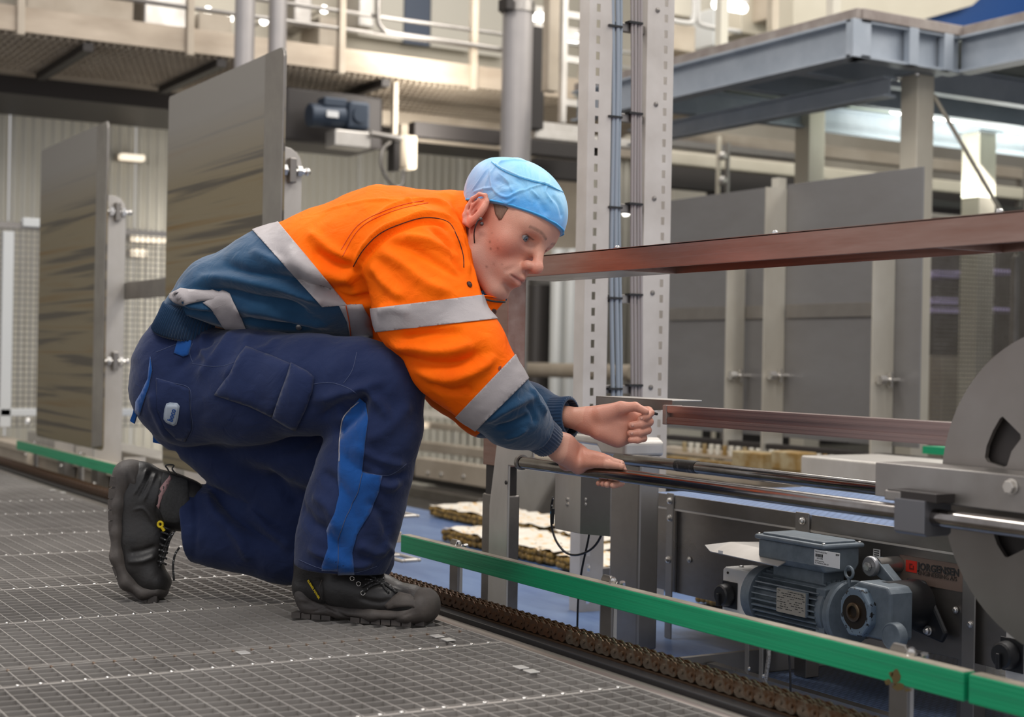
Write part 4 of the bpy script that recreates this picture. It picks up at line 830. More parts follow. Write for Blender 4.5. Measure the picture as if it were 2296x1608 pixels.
# ================================================================= middle distance behind the posts
def bar_y(y, u0, v0, u1, v1, m, label, name='machine_beam', cat='beam', th=0.08, group='machine beams in the middle distance', bevel=0.006, v1b=None):
    a = PY(u0, v0, y); b_ = PY(u0, v1, y); r = PY(u1, (v0 + v1) / 2, y)
    t = thing(name, label, cat, (a[0], y, b_[2]), group); MB().box((a[0], y, b_[2]), (r[0], y + th, a[2])).build('beam', m, t, bevel=bevel); return t
for i, (y, u0, v0, u1, v1, mm) in enumerate(((5.2, 900, 915, 1330, 930, 'steel_light'), (4.9, 900, 942, 1320, 955, 'beige'), (4.6, 900, 985, 1330, 1005, 'beige'), (4.3, 930, 1025, 1340, 1068, 'beige'))):
    t = bar_y(y, u0, v0, u1, v1, M[mm], 'pale steel beam, uppermost behind the knee|beige beam, second from the top behind the knee|beige beam, third from the top behind the knee|deep beige machine side with bolts behind the dark post'.split('|')[i])
    if i == 3:
        for u in (960, 990, 1040, 1170, 1200, 1290): screw(t, PY(u, 1058 + (u - 930) * 0.1, 4.3), (0, -1, 0), 0.014, 0.012)
t = thing('pipe_run', 'thick pale horizontal pipe behind the red post', 'pipe', PY(1200, 830, 5.6)); a, b_ = PY(1130, 827, 5.6), PY(1420, 830, 5.6)
MB().cyl((a[0], 5.6, a[2]), (b_[0], 5.6, a[2] + 0.0), 0.05, 24).build('pipe', M['beige'], t, auto=True)
MB().box((b_[0] - 0.08, 5.58, -0.55), (b_[0] - 0.05, 5.62, a[2] - 0.04)).build('stand', M['steel'], t)
for i, (u0, u1, v0, v1, mm) in enumerate(((1243, 1265, 560, 960, 'fencew'), (1274, 1296, 560, 960, 'fencew'), (1195, 1222, 640, 800, 'dark'), (1140, 1180, 620, 960, 'steel'))):
    a, r = PY(u0, 700, 6.2), PY(u1, 700, 6.2); z1, z0 = PY(u0, v0, 6.2)[2], -0.55
    t = thing('vertical_pipe', ('pale vertical pipe, left of a pair behind the chin', 'pale vertical pipe, right of a pair behind the chin', 'dark upright behind the chin', 'grey upright beside the red post')[i], 'pipe', ((a[0] + r[0]) / 2, 6.2, z0), 'uprights behind the chin')
    MB().cyl(((a[0] + r[0]) / 2, 6.2, z0), ((a[0] + r[0]) / 2, 6.2, z1), (r[0] - a[0]) / 2, 16).build('pipe', M[mm], t, auto=True)
M['bluelamp'] = mat('cool_lamp', (0.8, 0.8, 1, 1), 0.4, emit=(0.82, 0.82, 1, 1), estr=2.2)
for i, (u, v, mm) in enumerate(((1200, 640, 'bluelamp'), (1215, 652, 'bluelamp'), (1275, 632, 'lamp'), (1296, 632, 'lamp'), (1274, 655, 'bluelamp'), (1296, 655, 'bluelamp'), (1400, 475, 'lamp'), (1290, 512, 'bluelamp'))):
    p = PY(u, v, 7.0); t = thing('distant_lamp', 'small distant lamp ' + ('left of the chin gap', 'just below it left of the chin gap', 'under the beam, warm left one', 'under the beam, warm right one', 'under the beam, cool left one', 'under the beam, cool right one', 'between the cable bundles', 'beside the forehead')[i], 'lamp', p, 'distant lamps under the beam')
    MB().box(p - [0.03, 0, 0.03], p + [0.03, 0.03, 0.03]).build('lamp', M[mm], t, bevel=0.012); MB().box(p - [0.025, -0.03, 0.02], p + [0.025, 0.061 + 0.012 * i, 0.02]).build('housing', M['steel'], t); MB().box(p + [-0.004, 0.06 + 0.012 * i, 0.0], (p[0] + 0.004, p[1] + 0.068 + 0.012 * i, -0.55)).build('stand_rod', M['steel'], t)
t = thing('machine_guard', 'rounded grey guard cover right of the steel leg', 'guard', PY(1190, 1130, 4.0))
q = [PY(u, v, 4.0) for u, v in ((1140, 1050), (1235, 1035), (1255, 1060), (1225, 1110), (1190, 1170), (1140, 1165))]
MB().prism([(p[0], p[2]) for p in q], X3, Z3, (0, 4.0, 0), (0, 0.3, 0)).build('guard', M['steel_light'], t, bevel=0.02, segs=3)
ybox('dark_machine', 'dark machine gap below the beige machine side', 'machine', 4.35, 890, 1075, 1420, 1120, 0.3, M['dark'], nm='housing', bevel=0.01)
t = bar_y(4.2, 890, 1085, 1075, 1108, M['steel_dark'], 'sloping dark steel chute behind the knee', name='chute', cat='chute', group=None)
# lower brackets right of the second product row
t = thing('foot_bracket', 'perforated steel foot bracket left of the second leg', 'bracket', PY(1325, 1280, 2.5))
a, r = PY(1296, 1200, 2.5), PY(1340, 1200, 2.5); MB().prism([(a[0], -0.15), (r[0], -0.15), (r[0], 0.1), (a[0], 0.1)], X3, Z3, (0, 2.5, 0), (0, 0.006, 0)).build('plate', M['steel_light'], t)
for u, v in ((1312, 1210), (1312, 1255), (1330, 1262), (1322, 1275)): screw(t, PY(u, v, 2.5), (0, -1, 0), 0.008, 0.006)
# ================================================================= cable tower
DT = 4.2
tw = thing('cable_ladder', 'tall perforated cable ladder tower carrying cable bundles', 'cable ladder', (-3.45, 2.42, -0.15))
pa = PD(1312, 700, DT); xt = pa[0]
yl = lambda u: PX(u, 700, xt)[1]
M['perf'] = mat('perforated_white_steel', (0.62, 0.58, 0.54, 1), 0.42, 0.35, (0.5, 0.46, 0.42, 1), (5, 5, 5))
def rail(u0, u1, xf, hole_u, pitch_px, name, back=0.05, side=None):
    ya, yb = PX(u0, 700, xf)[1], PX(u1, 700, xf)[1]; s_ = DT / FPX; z0, z1 = -0.15, 1.75
    b = MB(); yc = PX(hole_u, 700, xf)[1]; hw = 0.006; hh = 0.011
    b.box((xf - 0.002, ya, z0), (xf, yc - hw, z1)); b.box((xf - 0.002, yc + hw, z0), (xf, yb, z1)); z = z0
    while z < z1: b.box((xf - 0.002, yc - hw, z), (xf, yc + hw, min(z + pitch_px * s_ - 2 * hh, z1))); z += pitch_px * s_
    b.box((xf - back, ya, z0), (xf - 0.002, ya + 0.002, z1)); b.box((xf - back, yb - 0.002, z0), (xf - 0.002, yb, z1))
    o = b.build(name, M['perf'], tw); return ya, yb
rail(1310, 1362, xt, 1330, 36, 'side_rail')
rail(1440, 1500, xt, 1482, 36, 'side_rail')
ya, yb = yl(1440), yl(1472)
for k in range(9):
    z = PX(1462, 233 + 212 * (k - 2), xt)[2]; screw(tw, (xt, yl(1462), z), (1, 0, 0), 0.006, 0.004, M['steel_dark'])
    zr = PX(1400, 262 + 204 * (k - 2), xt)[2]; MB().box((xt - 0.03, yl(1362), zr - 0.012), (xt - 0.012, yl(1440), zr + 0.012)).build('rung', M['steel'], tw, bevel=0.002)
b = MB(); 
MB().box((xt - 0.06, yl(1362), -0.15), (xt - 0.055, yl(1388), 1.75)).build('back_rail', M['steel_light'], tw)
def bundle(name, us, rads, m, label, amp=0.0, x=None):
    t = thing(name, label, 'cable', (x, yl(us[0]), 0.0)); 
    for i, (u, r) in enumerate(zip(us, rads)):
        pts = [PX(u + amp * math.sin(v / 130.0 + i * 0.7), v, x + 0.003 * (i % 2)) for v in range(-120, 1100, 60)]
        MB().tube(smooth(pts, 2), r, 8).build('cable', m, t, smooth=True)
    return t
bundle('cable_bundle', [1373, 1383, 1390], [0.0065, 0.0065, 0.005], mat('cable_blue_grey', srgb(142, 152, 163), 0.4), 'blue grey cable bundle on the tower', 2.5, xt - 0.004)
bundle('cable_bundle', [1417, 1424, 1431, 1437], [0.0045] * 4, mat('cable_grey', srgb(150, 143, 142), 0.5), 'grey flat cable bundle right of the blue one', 1.0, xt - 0.004)
for k in range(7):
    for u0, u1 in ((1366, 1396), (1411, 1442)):
        v = 56 + 204 * (k - 0.0) + (0 if u0 < 1400 else -8)
        if v > 900: continue
        a, r = PX(u0, v, xt + 0.006), PX(u1, v, xt + 0.006); MB().box((xt - 0.016, a[1], a[2] - 0.003), (xt + 0.007, r[1], a[2] + 0.003)).build('cable_tie', M['black'], tw)

# ================================================================= grey plates on the right (second line)
YP = 4.5
M['gplate'] = mat('grey_guide_plate', (0.25, 0.245, 0.245, 1), 0.42, 0.55, (0.215, 0.205, 0.2, 1), (1.5, 1, 4), rvar=0.08)
def gplate(u0, u1, v0, label):
    a, r = PY(u0, 600, YP), PY(u1, 600, YP); t = thing('guide_plate', label, 'plate', ((a[0] + r[0]) / 2, YP, 0.15), 'grey guide plates on the second line')
    zt_ = 1.35; x0_, x1_ = a[0], r[0]
    MB().prism([(x0_, 0.22), (x1_, 0.22), (x1_, zt_), (x0_, zt_)], X3, Z3, (0, YP, 0), (0, 0.008, 0)).build('plate', M['gplate'], t, bevel=0.001); return t
A_ = gplate(1500, 1722, 0, 'grey guide plate right of the cable tower'); B_ = gplate(1762, 2066, 0, 'wide grey guide plate below the mezzanine posts')
z = PY(1700, 700, YP - 0.01)[2]
for t, u0, u1 in ((A_, 1500, 1722), (B_, 1762, 1958)):
    MB().box((PY(u0, 700, YP - 0.012)[0], YP - 0.012, z - 0.03), (PY(u1, 700, YP - 0.012)[0], YP, z + 0.03)).build('stiffening_bar', M['steel'], t, bevel=0.001)
M['strip'] = mat('bracket_strip', (0.56, 0.53, 0.46, 1), 0.4, 0.4, (0.46, 0.42, 0.35, 1), (4, 4, 2))
for i, (u0, u1, v0, v1) in enumerate(((1628, 1668, 600, 1040), (1712, 1760, 420, 1040), (1956, 2008, 560, 1020))):
    x = PY(u1, 800, YP - 0.02)[0]; ya = YP - 0.12; yb = YP - 0.01
    x = PY(u0, 800, ya)[0]; xr = x
    t = thing('plate_bracket', ('upright bracket strip left of centre on the grey plates', 'upright bracket strip in the joint between the grey plates', 'bright upright bracket strip near the right end of the grey plates')[i], 'bracket', (x, ya, 0.1), 'upright brackets of the grey plates')
    zt_ = PY(u0, v0, ya)[2]; zb_ = PY(u0, v1, ya)[2]
    yr = PX(u1, 800, x)[1]
    MB().box((x - 0.008, ya, zb_ - 0.2), (x, min(yr, YP - 0.002), zt_)).build('strip', M['strip'], t)
    zq = PX((u0 + u1) / 2, 842 if i < 2 else 852, x)[2]; c = np.array((x + 0.02, (ya + yr) / 2, zq))
    b = MB(); b.cyl(c - [0, 0.03, 0], c + [0, 0.10, 0], 0.008, 10); b.cyl(c - [0, 0.045, 0], c - [0, 0.01, 0], 0.021, 6); b.box(c + [-0.01, 0.012, -0.03], c + [0.01, 0.022, 0.03]); b.build('clamp_bolt', M['bolt'], t, auto=True)
t = ybox('light_slit', 'pale strip visible in the gap between the grey plates', 'panel', YP + 0.5, 1722, 400, 1738, 1320, 0.05, M['offwhite'], nm='strip')
# yellowish machine with small rollers below the plates
M['ochre'] = mat('soiled_machine', (0.42, 0.34, 0.2, 1), 0.45, 0.2, (0.28, 0.17, 0.05, 1), (7, 7, 7), cut=(0.45, 0.6))
t = thing('second_line', 'soiled yellowish conveyor base below the grey plates', 'conveyor', (-5.5, 4.4, 0.0))
for (u0, v0, v1, u1, mm, y, th) in ((1490, 1000, 1016, 2110, 'beige', 4.3, 0.06), (1490, 1022, 1040, 2110, 'ochre', 4.25, 0.06), (1490, 1046, 1064, 1960, 'beige', 4.15, 0.05), (1490, 975, 986, 2110, 'dark', 4.4, 0.06)):
    a, b_ = PY(u0, v0 , y), PY(u0, v1, y); MB().box((a[0], y, b_[2]), (PY(u1, v0, y)[0], y + th, a[2])).build('side_rail', M[mm], t, bevel=0.004)
for k in range(26):
    u = 1535 + k * 15
    if 1625 < u < 1640 or 1700 < u < 1730: continue
    p = PY(u, 992 + (u - 1490) * 0.09, 4.22); MB().cyl(p - [0, 0, 0.035], p + [0, 0, 0.01], 0.011, 10).build('roller_pin', M['offwhite'] if k % 3 else M['ochre'], t, bevel=0.002)
for i, (u0, u1) in enumerate(((1640, 1708), (1728, 1790))):
    p0_, p1_ = PY(u0, 1030, 4.0), PY(u1, 1030, 4.0); MB().box((p0_[0], 4.0, PY(u0, 1052, 4)[2]), (p1_[0], 4.1, PY(u0, 1010, 4)[2])).build('clamp_block', M['ochre'], t, bevel=0.006)
p = PY(1800, 1030, 3.4); t = thing('machine_trough', 'long low grey steel trough behind the tubes', 'trough', (p[0], 3.4, 0))
MB().box((PY(1795, 1040, 3.4)[0], 3.4, PY(1800, 1095, 3.4)[2]), (-0.9, 3.75, PY(1800, 1022, 3.4)[2])).build('trough', M['steel_light'], t, bevel=0.006)
t = ybox('green_block', 'green plastic rail end right of the grey plates', 'rail', 4.2, 2068, 1003, 2140, 1020, 0.1, M['green'], nm='rail_end')
# ================================================================= mezzanine top right
YMZ, XMZ = 4.92, -5.224
mz = thing('mezzanine', 'blue grey galvanised steel mezzanine frame at the top right', 'platform', (-6, 6, 1.9))
zt5, zb5 = PY(1925, 45, YMZ)[2], PY(1925, 130, YMZ)[2]; xc = PY(1925, 80, YMZ)[0]
def ibeam(a, b_, z0, z1, w, m, parent, name='i_beam'):
    a, b_ = np.array(a, float), np.array(b_, float); d = b_ - a; L = np.linalg.norm(d); d /= L; s_ = np.cross(Z3, d); t_ = 0.012; c = (a + b_) / 2
    b = MB(); b.obox((c[0], c[1], z0 + t_ / 2), d, s_, Z3, L / 2, w / 2, t_ / 2); b.obox((c[0], c[1], z1 - t_ / 2), d, s_, Z3, L / 2, w / 2, t_ / 2); b.obox((c[0], c[1], (z0 + z1) / 2), d, s_, Z3, L / 2, 0.005, (z1 - z0) / 2 - t_); return b.build(name, m, parent)
yr1 = PX(2158, 100, xc)[1]
ibeam((xc, YMZ, 0), (-7.6, YMZ, 0), zb5, zt5, 0.10, M['galv'], mz)
ibeam((xc - 0.03, YMZ, 0), (xc - 0.03, yr1, 0), zb5, zt5, 0.10, M['galv'], mz)
ibeam((xc, yr1, 0), (-1.5, yr1, 0), zb5, zt5, 0.10, M['galv'], mz)
MB().box((xc - 0.03, YMZ - 0.05, zb5), (xc + 0.02, YMZ + 0.06, zt5)).build('corner_plate', M['galv'], mz, bevel=0.002)
for yy in (yr1 - 0.35, yr1 - 0.12): MB().box((xc - 0.01, yy - 0.03, zb5), (xc + 0.03, yy + 0.03, zt5)).build('end_plate', M['galv'], mz, bevel=0.002)
ibeam((xc - 0.2, YMZ + 0.4, 0), (-7.6, YMZ + 0.4, 0), zb5 - 0.11, zb5 - 0.01, 0.08, M['galv'], mz)
for x in (xc - 0.5, xc - 1.0, xc - 1.8): ibeam((x, YMZ, 0), (x, 12, 0), zb5 + 0.01, zt5 - 0.02, 0.08, M['galv'], mz)
M['edgeg'] = mat('grating_edge', (0.34, 0.30, 0.27, 1), 0.6, 0.2, (0.24, 0.2, 0.18, 1), (8, 8, 8))
MB().box((-7.6, YMZ - 0.03, zt5), (xc + 0.02, YMZ + 0.03, zt5 + 0.05)).build('grating_edge', M['edgeg'], mz, bevel=0.003)
MB().box((xc - 0.03, YMZ, zt5), (xc + 0.03, yr1, zt5 + 0.05)).build('grating_edge', M['edgeg'], mz, bevel=0.003)
MB().box((xc, yr1 - 0.03, zt5), (-1.5, yr1 + 0.03, zt5 + 0.05)).build('grating_edge', M['edgeg'], mz, bevel=0.003)
MB().box((-7.7, YMZ + 0.03, zt5 - 0.01), (xc - 0.04, 12.4, zt5)).build('deck', mat('mezzanine_deck', (0.50, 0.54, 0.49, 1), 0.5, 0, (0.42, 0.46, 0.42, 1), (1, 1, 1)), mz)
MB().box((xc - 0.04, yr1 + 0.03, zt5 - 0.01), (-1.5, 12.4, zt5)).build('deck', bpy.data.materials['mezzanine_deck'], mz)
M['postw'] = mat('pale_post', (0.64, 0.60, 0.50, 1), 0.4, 0.15, (0.54, 0.49, 0.40, 1), (3, 3, 1.5))
def mpost(u0, u1, v0, d, label, zt_=None):
    c = PD((u0 + u1) / 2, v0, d); w = (u1 - u0) * d / FPX * 0.72; t = thing('mezzanine_post', label, 'post', (c[0], c[1], -0.55), 'posts under the mezzanine')
    zt_ = c[2] if zt_ is None else zt_
    MB().box((c[0] - w / 2, c[1] - w / 2, -0.55), (c[0] + w / 2, c[1] + w / 2, zt_)).build('post', M['postw'], t, bevel=0.004)
    MB().box((c[0] - w * .7, c[1] - w * .7, zt_), (c[0] + w * .7, c[1] + w * .7, zt_ + 0.012)).build('cap_plate', M['galv'], t)
    for k in (-1, 1): screw(t, (c[0] + k * w * .55, c[1] - w * .6, zt_), (0, 0, -1), 0.012, 0.02)
    return t, c, w
mpost(2022, 2094, 172, 7.45, 'nearer pale square post under the mezzanine corner')
mpost(1785, 1850, 225, 9.2, 'farther pale square post left of the corner one')
mpost(2160, 2232, 300, 9.6, 'pale post behind the mesh fence at the right')
t = thing('diagonal_brace', 'thin pale diagonal brace running down from the corner post', 'brace', PD(2170, 330, 7.6)); MB().tube([PD(2094, 215, 7.5), PD(2245, 475, 7.9), PD(2330, 620, 8.1)], 0.011, 8).build('rod', M['postw'], t, smooth=True)
t = thing('tube_lamp', 'long bright tube lamp under the mezzanine at the right edge', 'lamp', PX(2150, 262, -6.8), 'tube lamps under the mezzanine')
a, b_ = PX(2000, 243, -6.8), PX(2400, 297, -6.8); MB().cyl(a, b_, 0.034, 16).build('tube', M['lamp'], t, bevel=0.015); MB().box(a + [-0.04, 0, 0.03], b_ + [0.04, 0, 0.06]).build('housing', M['white'], t)
t = thing('tube_lamp', 'short bright tube lamp above the mezzanine edge, by the tower', 'lamp', PX(1640, 15, -8.6)); a, b_ = PX(1600, 8, -8.6), PX(1672, 20, -8.6); MB().cyl(a, b_, 0.035, 16).build('tube', M['lamp'], t, bevel=0.02); MB().box(a + [-0.03, 0, 0.04], b_ + [0.03, 0, 0.07]).build('housing', M['white'], t)
# railings / cabinets above the mezzanine
for i, (u0, u1, v0, v1, x, mm) in enumerate(((1505, 1600, -60, 40, -9.4, 'offwhite'), (1505, 1560, 55, 115, -9.0, 'beige'), (1662, 1722, -60, 78, -8.8, 'cream'), (1728, 1860, -60, 52, -8.6, 'beige'), (1600, 1640, 20, 105, -9.1, 'fencew'))):
    xbox('machine_cabinet', ('white cabinet top left above the mezzanine', 'beige cabinet just right of the tower', 'cream cabinet above the mezzanine edge', 'wide beige cabinet near the beam corner', 'pale narrow cabinet with lamp above')[i], 'cabinet', x, u0, v0, u1, v1, 0.3, M[mm], 'cabinets above the mezzanine', nm='cabinet', bevel=0.01)
for i, (u, v1, d) in enumerate(((1617, 125, 8.2), (1868, 60, 7.3), (1732, 70, 8.6))):
    c = PD(u, v1, d); t = thing('railing_post', ('pale railing post left of the cream cabinet', 'pale railing post near the beam corner', 'dark beige railing post')[i], 'post', c, 'railing posts above the mezzanine'); MB().box(c - [0.025, 0.025, 0], c + [0.025, 0.025, 1.0]).build('post', M['offwhite' if i < 2 else 'beige'], t, bevel=0.003)
t = thing('railing', 'white tubular railing above the mezzanine, right of the tower', 'railing', PX(1560, 60, -8.4))
MB().tube(smooth([PX(u, v, -8.4) for u, v in ((1505, 46), (1545, 52), (1556, 40), (1556, -40))]), 0.018, 8).build('rail', M['white'], t, smooth=True)
MB().tube(smooth([PX(u, v, -8.4) for u, v in ((1566, -40), (1566, 40), (1580, 58), (1660, 72))]), 0.018, 8).build('rail', M['white'], t, smooth=True)
t = thing('roof_panel', 'cream bulkhead above the mezzanine corner', 'panel', (-6.5, 8, 3)); a, b_ = PX(1780, -40, -7.4), PX(2200, 40, -7.4)
MB().prism([(a[1], PX(1780, 38, -7.4)[2] - 0.05), (PX(1985, 60, -7.4)[1], PX(1985, 68, -7.4)[2]), (PX(2180, 5, -7.4)[1], PX(2180, 12, -7.4)[2]), (PX(2260, -60, -7.4)[1], PX(2260, -60, -7.4)[2]), (a[1], PX(1780, -60, -7.4)[2])], Y3, Z3, (-7.4, 0, 0), (-0.2, 0, 0)).build('panel', M['cream'], t)
t = thing('blue_panel', 'dark blue panel at the top right corner above the mezzanine', 'panel', (-6.9, 9, 3)); MB().prism([(PX(1960, 60, -7.5)[1], PX(1960, 100, -7.5)[2]), (PX(2420, 60, -7.5)[1], PX(2420, 60, -7.5)[2]), (PX(2420, -60, -7.5)[1], PX(2420, -60, -7.5)[2]), (PX(2100, -60, -7.5)[1], PX(2100, -60, -7.5)[2])], Y3, Z3, (-7.5, 0, 0), (-0.3, 0, 0)).build('panel', mat('blue_panel', srgb(16, 62, 120), 0.45), t)
# pipes, beams running across under the mezzanine
for i, (u0, v0, u1, v1, x, hh, mm) in enumerate(((1500, 352, 2296, 475, -8.2, 0.045, 'cream'), (1500, 320, 1800, 352, -8.8, 0.03, 'steel'), (1500, 392, 2296, 500, -8.5, 0.09, 'dark'), (2080, 455, 2296, 480, -7.8, 0.03, 'dark'), (1500, 300, 2296, 400, -9.2, 0.05, 'beige'), (1200, 300, 1500, 340, -8.6, 0.03, 'steel_light'), (1200, 375, 1320, 398, -8.8, 0.07, 'dark'))):
    a = PX(u0, v0, x); b_ = PX(u1, v1, x); t = thing('cross_pipe', ('long cream beam', 'thin steel pipe', 'dark cable trough', 'short dark trough behind the corner post', 'beige upper beam', 'pale pipe left of the tower', 'dark beam left of the tower')[i] + ' crossing under the mezzanine', 'beam', (x, a[1], a[2]), 'beams crossing under the mezzanine'); MB().box((x - 0.08, a[1], a[2] - hh), (x, b_[1], a[2] + hh)).build('beam', M[mm], t, bevel=0.01); MB().box((x - 0.06, b_[1] - 0.03, -0.55), (x - 0.02, b_[1], a[2] - hh)).build('stand', M['steel'], t)
for i, (u, v0, v1, x) in enumerate(((1612, 305, 430, -8.0), (1632, 320, 430, -8.0))):
    a, b_ = PX(u, v0, x), PX(u, v1, x); t = thing('valve_pipe', ('pale pipe with valves, left', 'grey pipe beside the valve pipe')[i], 'pipe', b_, 'upright pipes over the grey plates'); MB().cyl((x, a[1], -0.55), (x, a[1], a[2]), 0.016, 12).build('pipe', M[('cream', 'steel')[i]], t, auto=True)
    if i == 0:
        for v in (350, 405): p = PX(u + 8, v, x + 0.03); MB().ball(p, 0.03, 12, 8).build('valve', M['steel_light'], t, smooth=True)
for i, (u0, u1, v0, v1, x, mm) in enumerate(((1505, 1580, 415, 1000, -9.8, 'offwhite'), (1510, 1960, 420, 1000, -10.4, 'dark'), (2070, 2180, 490, 1020, -9.9, 'steel'), (1205, 1300, 335, 620, -10.2, 'beige'), (1150, 1300, 560, 980, -10.8, 'steel'), (2235, 2320, 480, 1020, -9.9, 'steel'), (2110, 2296, 800, 1040, -9.5, 'beige'))):
    xbox('distant_machine', ('white panel at the foot of the valve pipes', 'dark machine row behind the grey plates', 'dark rack behind the right mesh fence', 'beige machine left of the tower', 'grey machine behind the red post', 'dark rack at the right edge', 'beige machine base behind the disc')[i], 'machine', x, u0, v0, u1, v1, 0.3, M[mm], 'distant machines', nm='housing', bevel=0.01)
for i, (u0, u1, v0, v1) in enumerate(((2104, 2148, 608, 622), (2104, 2148, 668, 682), (2104, 2148, 690, 702), (2230, 2276, 605, 615), (2230, 2270, 690, 700))):
    xbox('lilac_crate', ('top', 'middle', 'lower')[min(i, 2)] + (' lilac crate in the rack left of the pale post' if i < 3 else ' lilac crate in the rack at the right edge, %s' % ('upper one' if i == 3 else 'lower one')), 'crate', -9.3, u0, v0, u1, v1, 0.61, mat('lilac%d' % i, (0.60, 0.52, 0.80, 1), 0.5), 'lilac crates in the rack', nm='crate', bevel=0.006)
# right mesh fence, plane across Y
def fence_y(y, u0, u1, v0, v1, pitch, label):
    a, r = PX(u0, v1, y), PX(u1, v1, y); t, l, r, zt_ = fence_x(y, u0, u1, v0, v1, pitch, 'mesh_fence', label); return t, l, r, zt_
t, l, r, zt_ = fence_x(-5.9, 2086, 2296, 560, 1010, 0.024, 'mesh_fence', 'wire mesh fence at the right between the post and the disc')
y = PX(2276, 600, -5.9)[1]; MB().box((-5.92, y - 0.02, l[2]), (-5.88, y + 0.02, zt_)).build('fence_post', M['steel'], t, bevel=0.003)
# ================================================================= implicit surfaces for the figure
def nrmv(v): v = np.array(v, float); return v / np.linalg.norm(v)
class SDF:
    def __init__(s): s.p = []
    def cone(s, a, b, ra, rb, side=None, la=None, lb=None, k=0.02, op='u'):
        a, b = np.array(a, float), np.array(b, float); ab = b - a; L2 = ab @ ab + 1e-12
        rm = max(ra, rb, la or 0, lb or 0); c = (a + b) / 2; R = math.sqrt(L2) / 2 + rm
        S = None
        if side is not None:
            S = np.array(side, float); S = S - ab * (S @ ab) / L2; S /= np.linalg.norm(S); la = la or ra; lb = lb or rb
        def f(P):
            t = np.clip(((P - a) @ ab) / L2, 0, 1); q = P - a - t[:, None] * ab; r = ra + (rb - ra) * t
            if S is None: return np.sqrt((q * q).sum(1)) - r
            sd = q @ S; w2 = np.maximum((q * q).sum(1) - sd * sd, 0); l = la + (lb - la) * t
            k0 = np.sqrt(w2 / r ** 2 + sd ** 2 / l ** 2); k1 = np.sqrt(w2 / r ** 4 + sd ** 2 / l ** 4)
            return k0 * (k0 - 1) / np.maximum(k1, 1e-6)
        s.p.append((f, c, R, k, op)); return s
    def loft(s, st, side=None, k=0.02, kk=0.012):
        """st: rows (point, radius, lateral radius)"""
        for i in range(len(st) - 1): s.cone(st[i][0], st[i + 1][0], st[i][1], st[i + 1][1], side, st[i][2] if side is not None else None, st[i + 1][2] if side is not None else None, k if i == 0 else kk)
        return s
    def ell(s, c, ax, r, k=0.01, op='u'):
        c = np.array(c, float); A = np.array(ax, float); r = np.array(r, float)
        def f(P):
            q = (P - c) @ A.T; k0 = np.sqrt(((q / r) ** 2).sum(1)); k1 = np.sqrt(((q / r ** 2) ** 2).sum(1)); return k0 * (k0 - 1) / np.maximum(k1, 1e-6)
        s.p.append((f, c, r.max(), k, op)); return s
    def plane(s, p, n, k=0.002):
        """keep the side the normal points away from"""
        p = np.array(p, float); n = nrmv(n); s.p.append((lambda P: (P - p) @ n, None, 0, k, 'i')); return s
    def lplane(s, p, n, c, R, k=0.004):
        p = np.array(p, float); n = nrmv(n); c = np.array(c, float)
        s.p.append((lambda P: np.where(np.linalg.norm(P - c, axis=1) < R, (P - p) @ n, -1.0), None, 0, k, 'i')); return s
    def __call__(s, P, c=None, R=0.0):
        d = np.full(len(P), 0.25)
        for f, pc, pr, k, op in s.p:
            if c is not None and pc is not None and np.linalg.norm(pc - c) > pr + R + k + 0.03: continue
            v = f(P)
            if op == 'u': h = np.maximum(k - np.abs(d - v), 0) / k; d = np.minimum(d, v) - h * h * k / 4
            elif op == 's': v = -v; h = np.maximum(k - np.abs(d - v), 0) / k; d = np.maximum(d, v) + h * h * k / 4
            else: h = np.maximum(k - np.abs(d - v), 0) / k; d = np.maximum(d, v) + h * h * k / 4
        return d
CORN = np.array([(i, j, k) for i in (0, 1) for j in (0, 1) for k in (0, 1)])
EDG = [(a, b) for a in range(8) for b in range(a + 1, 8) if np.abs(CORN[a] - CORN[b]).sum() == 1]
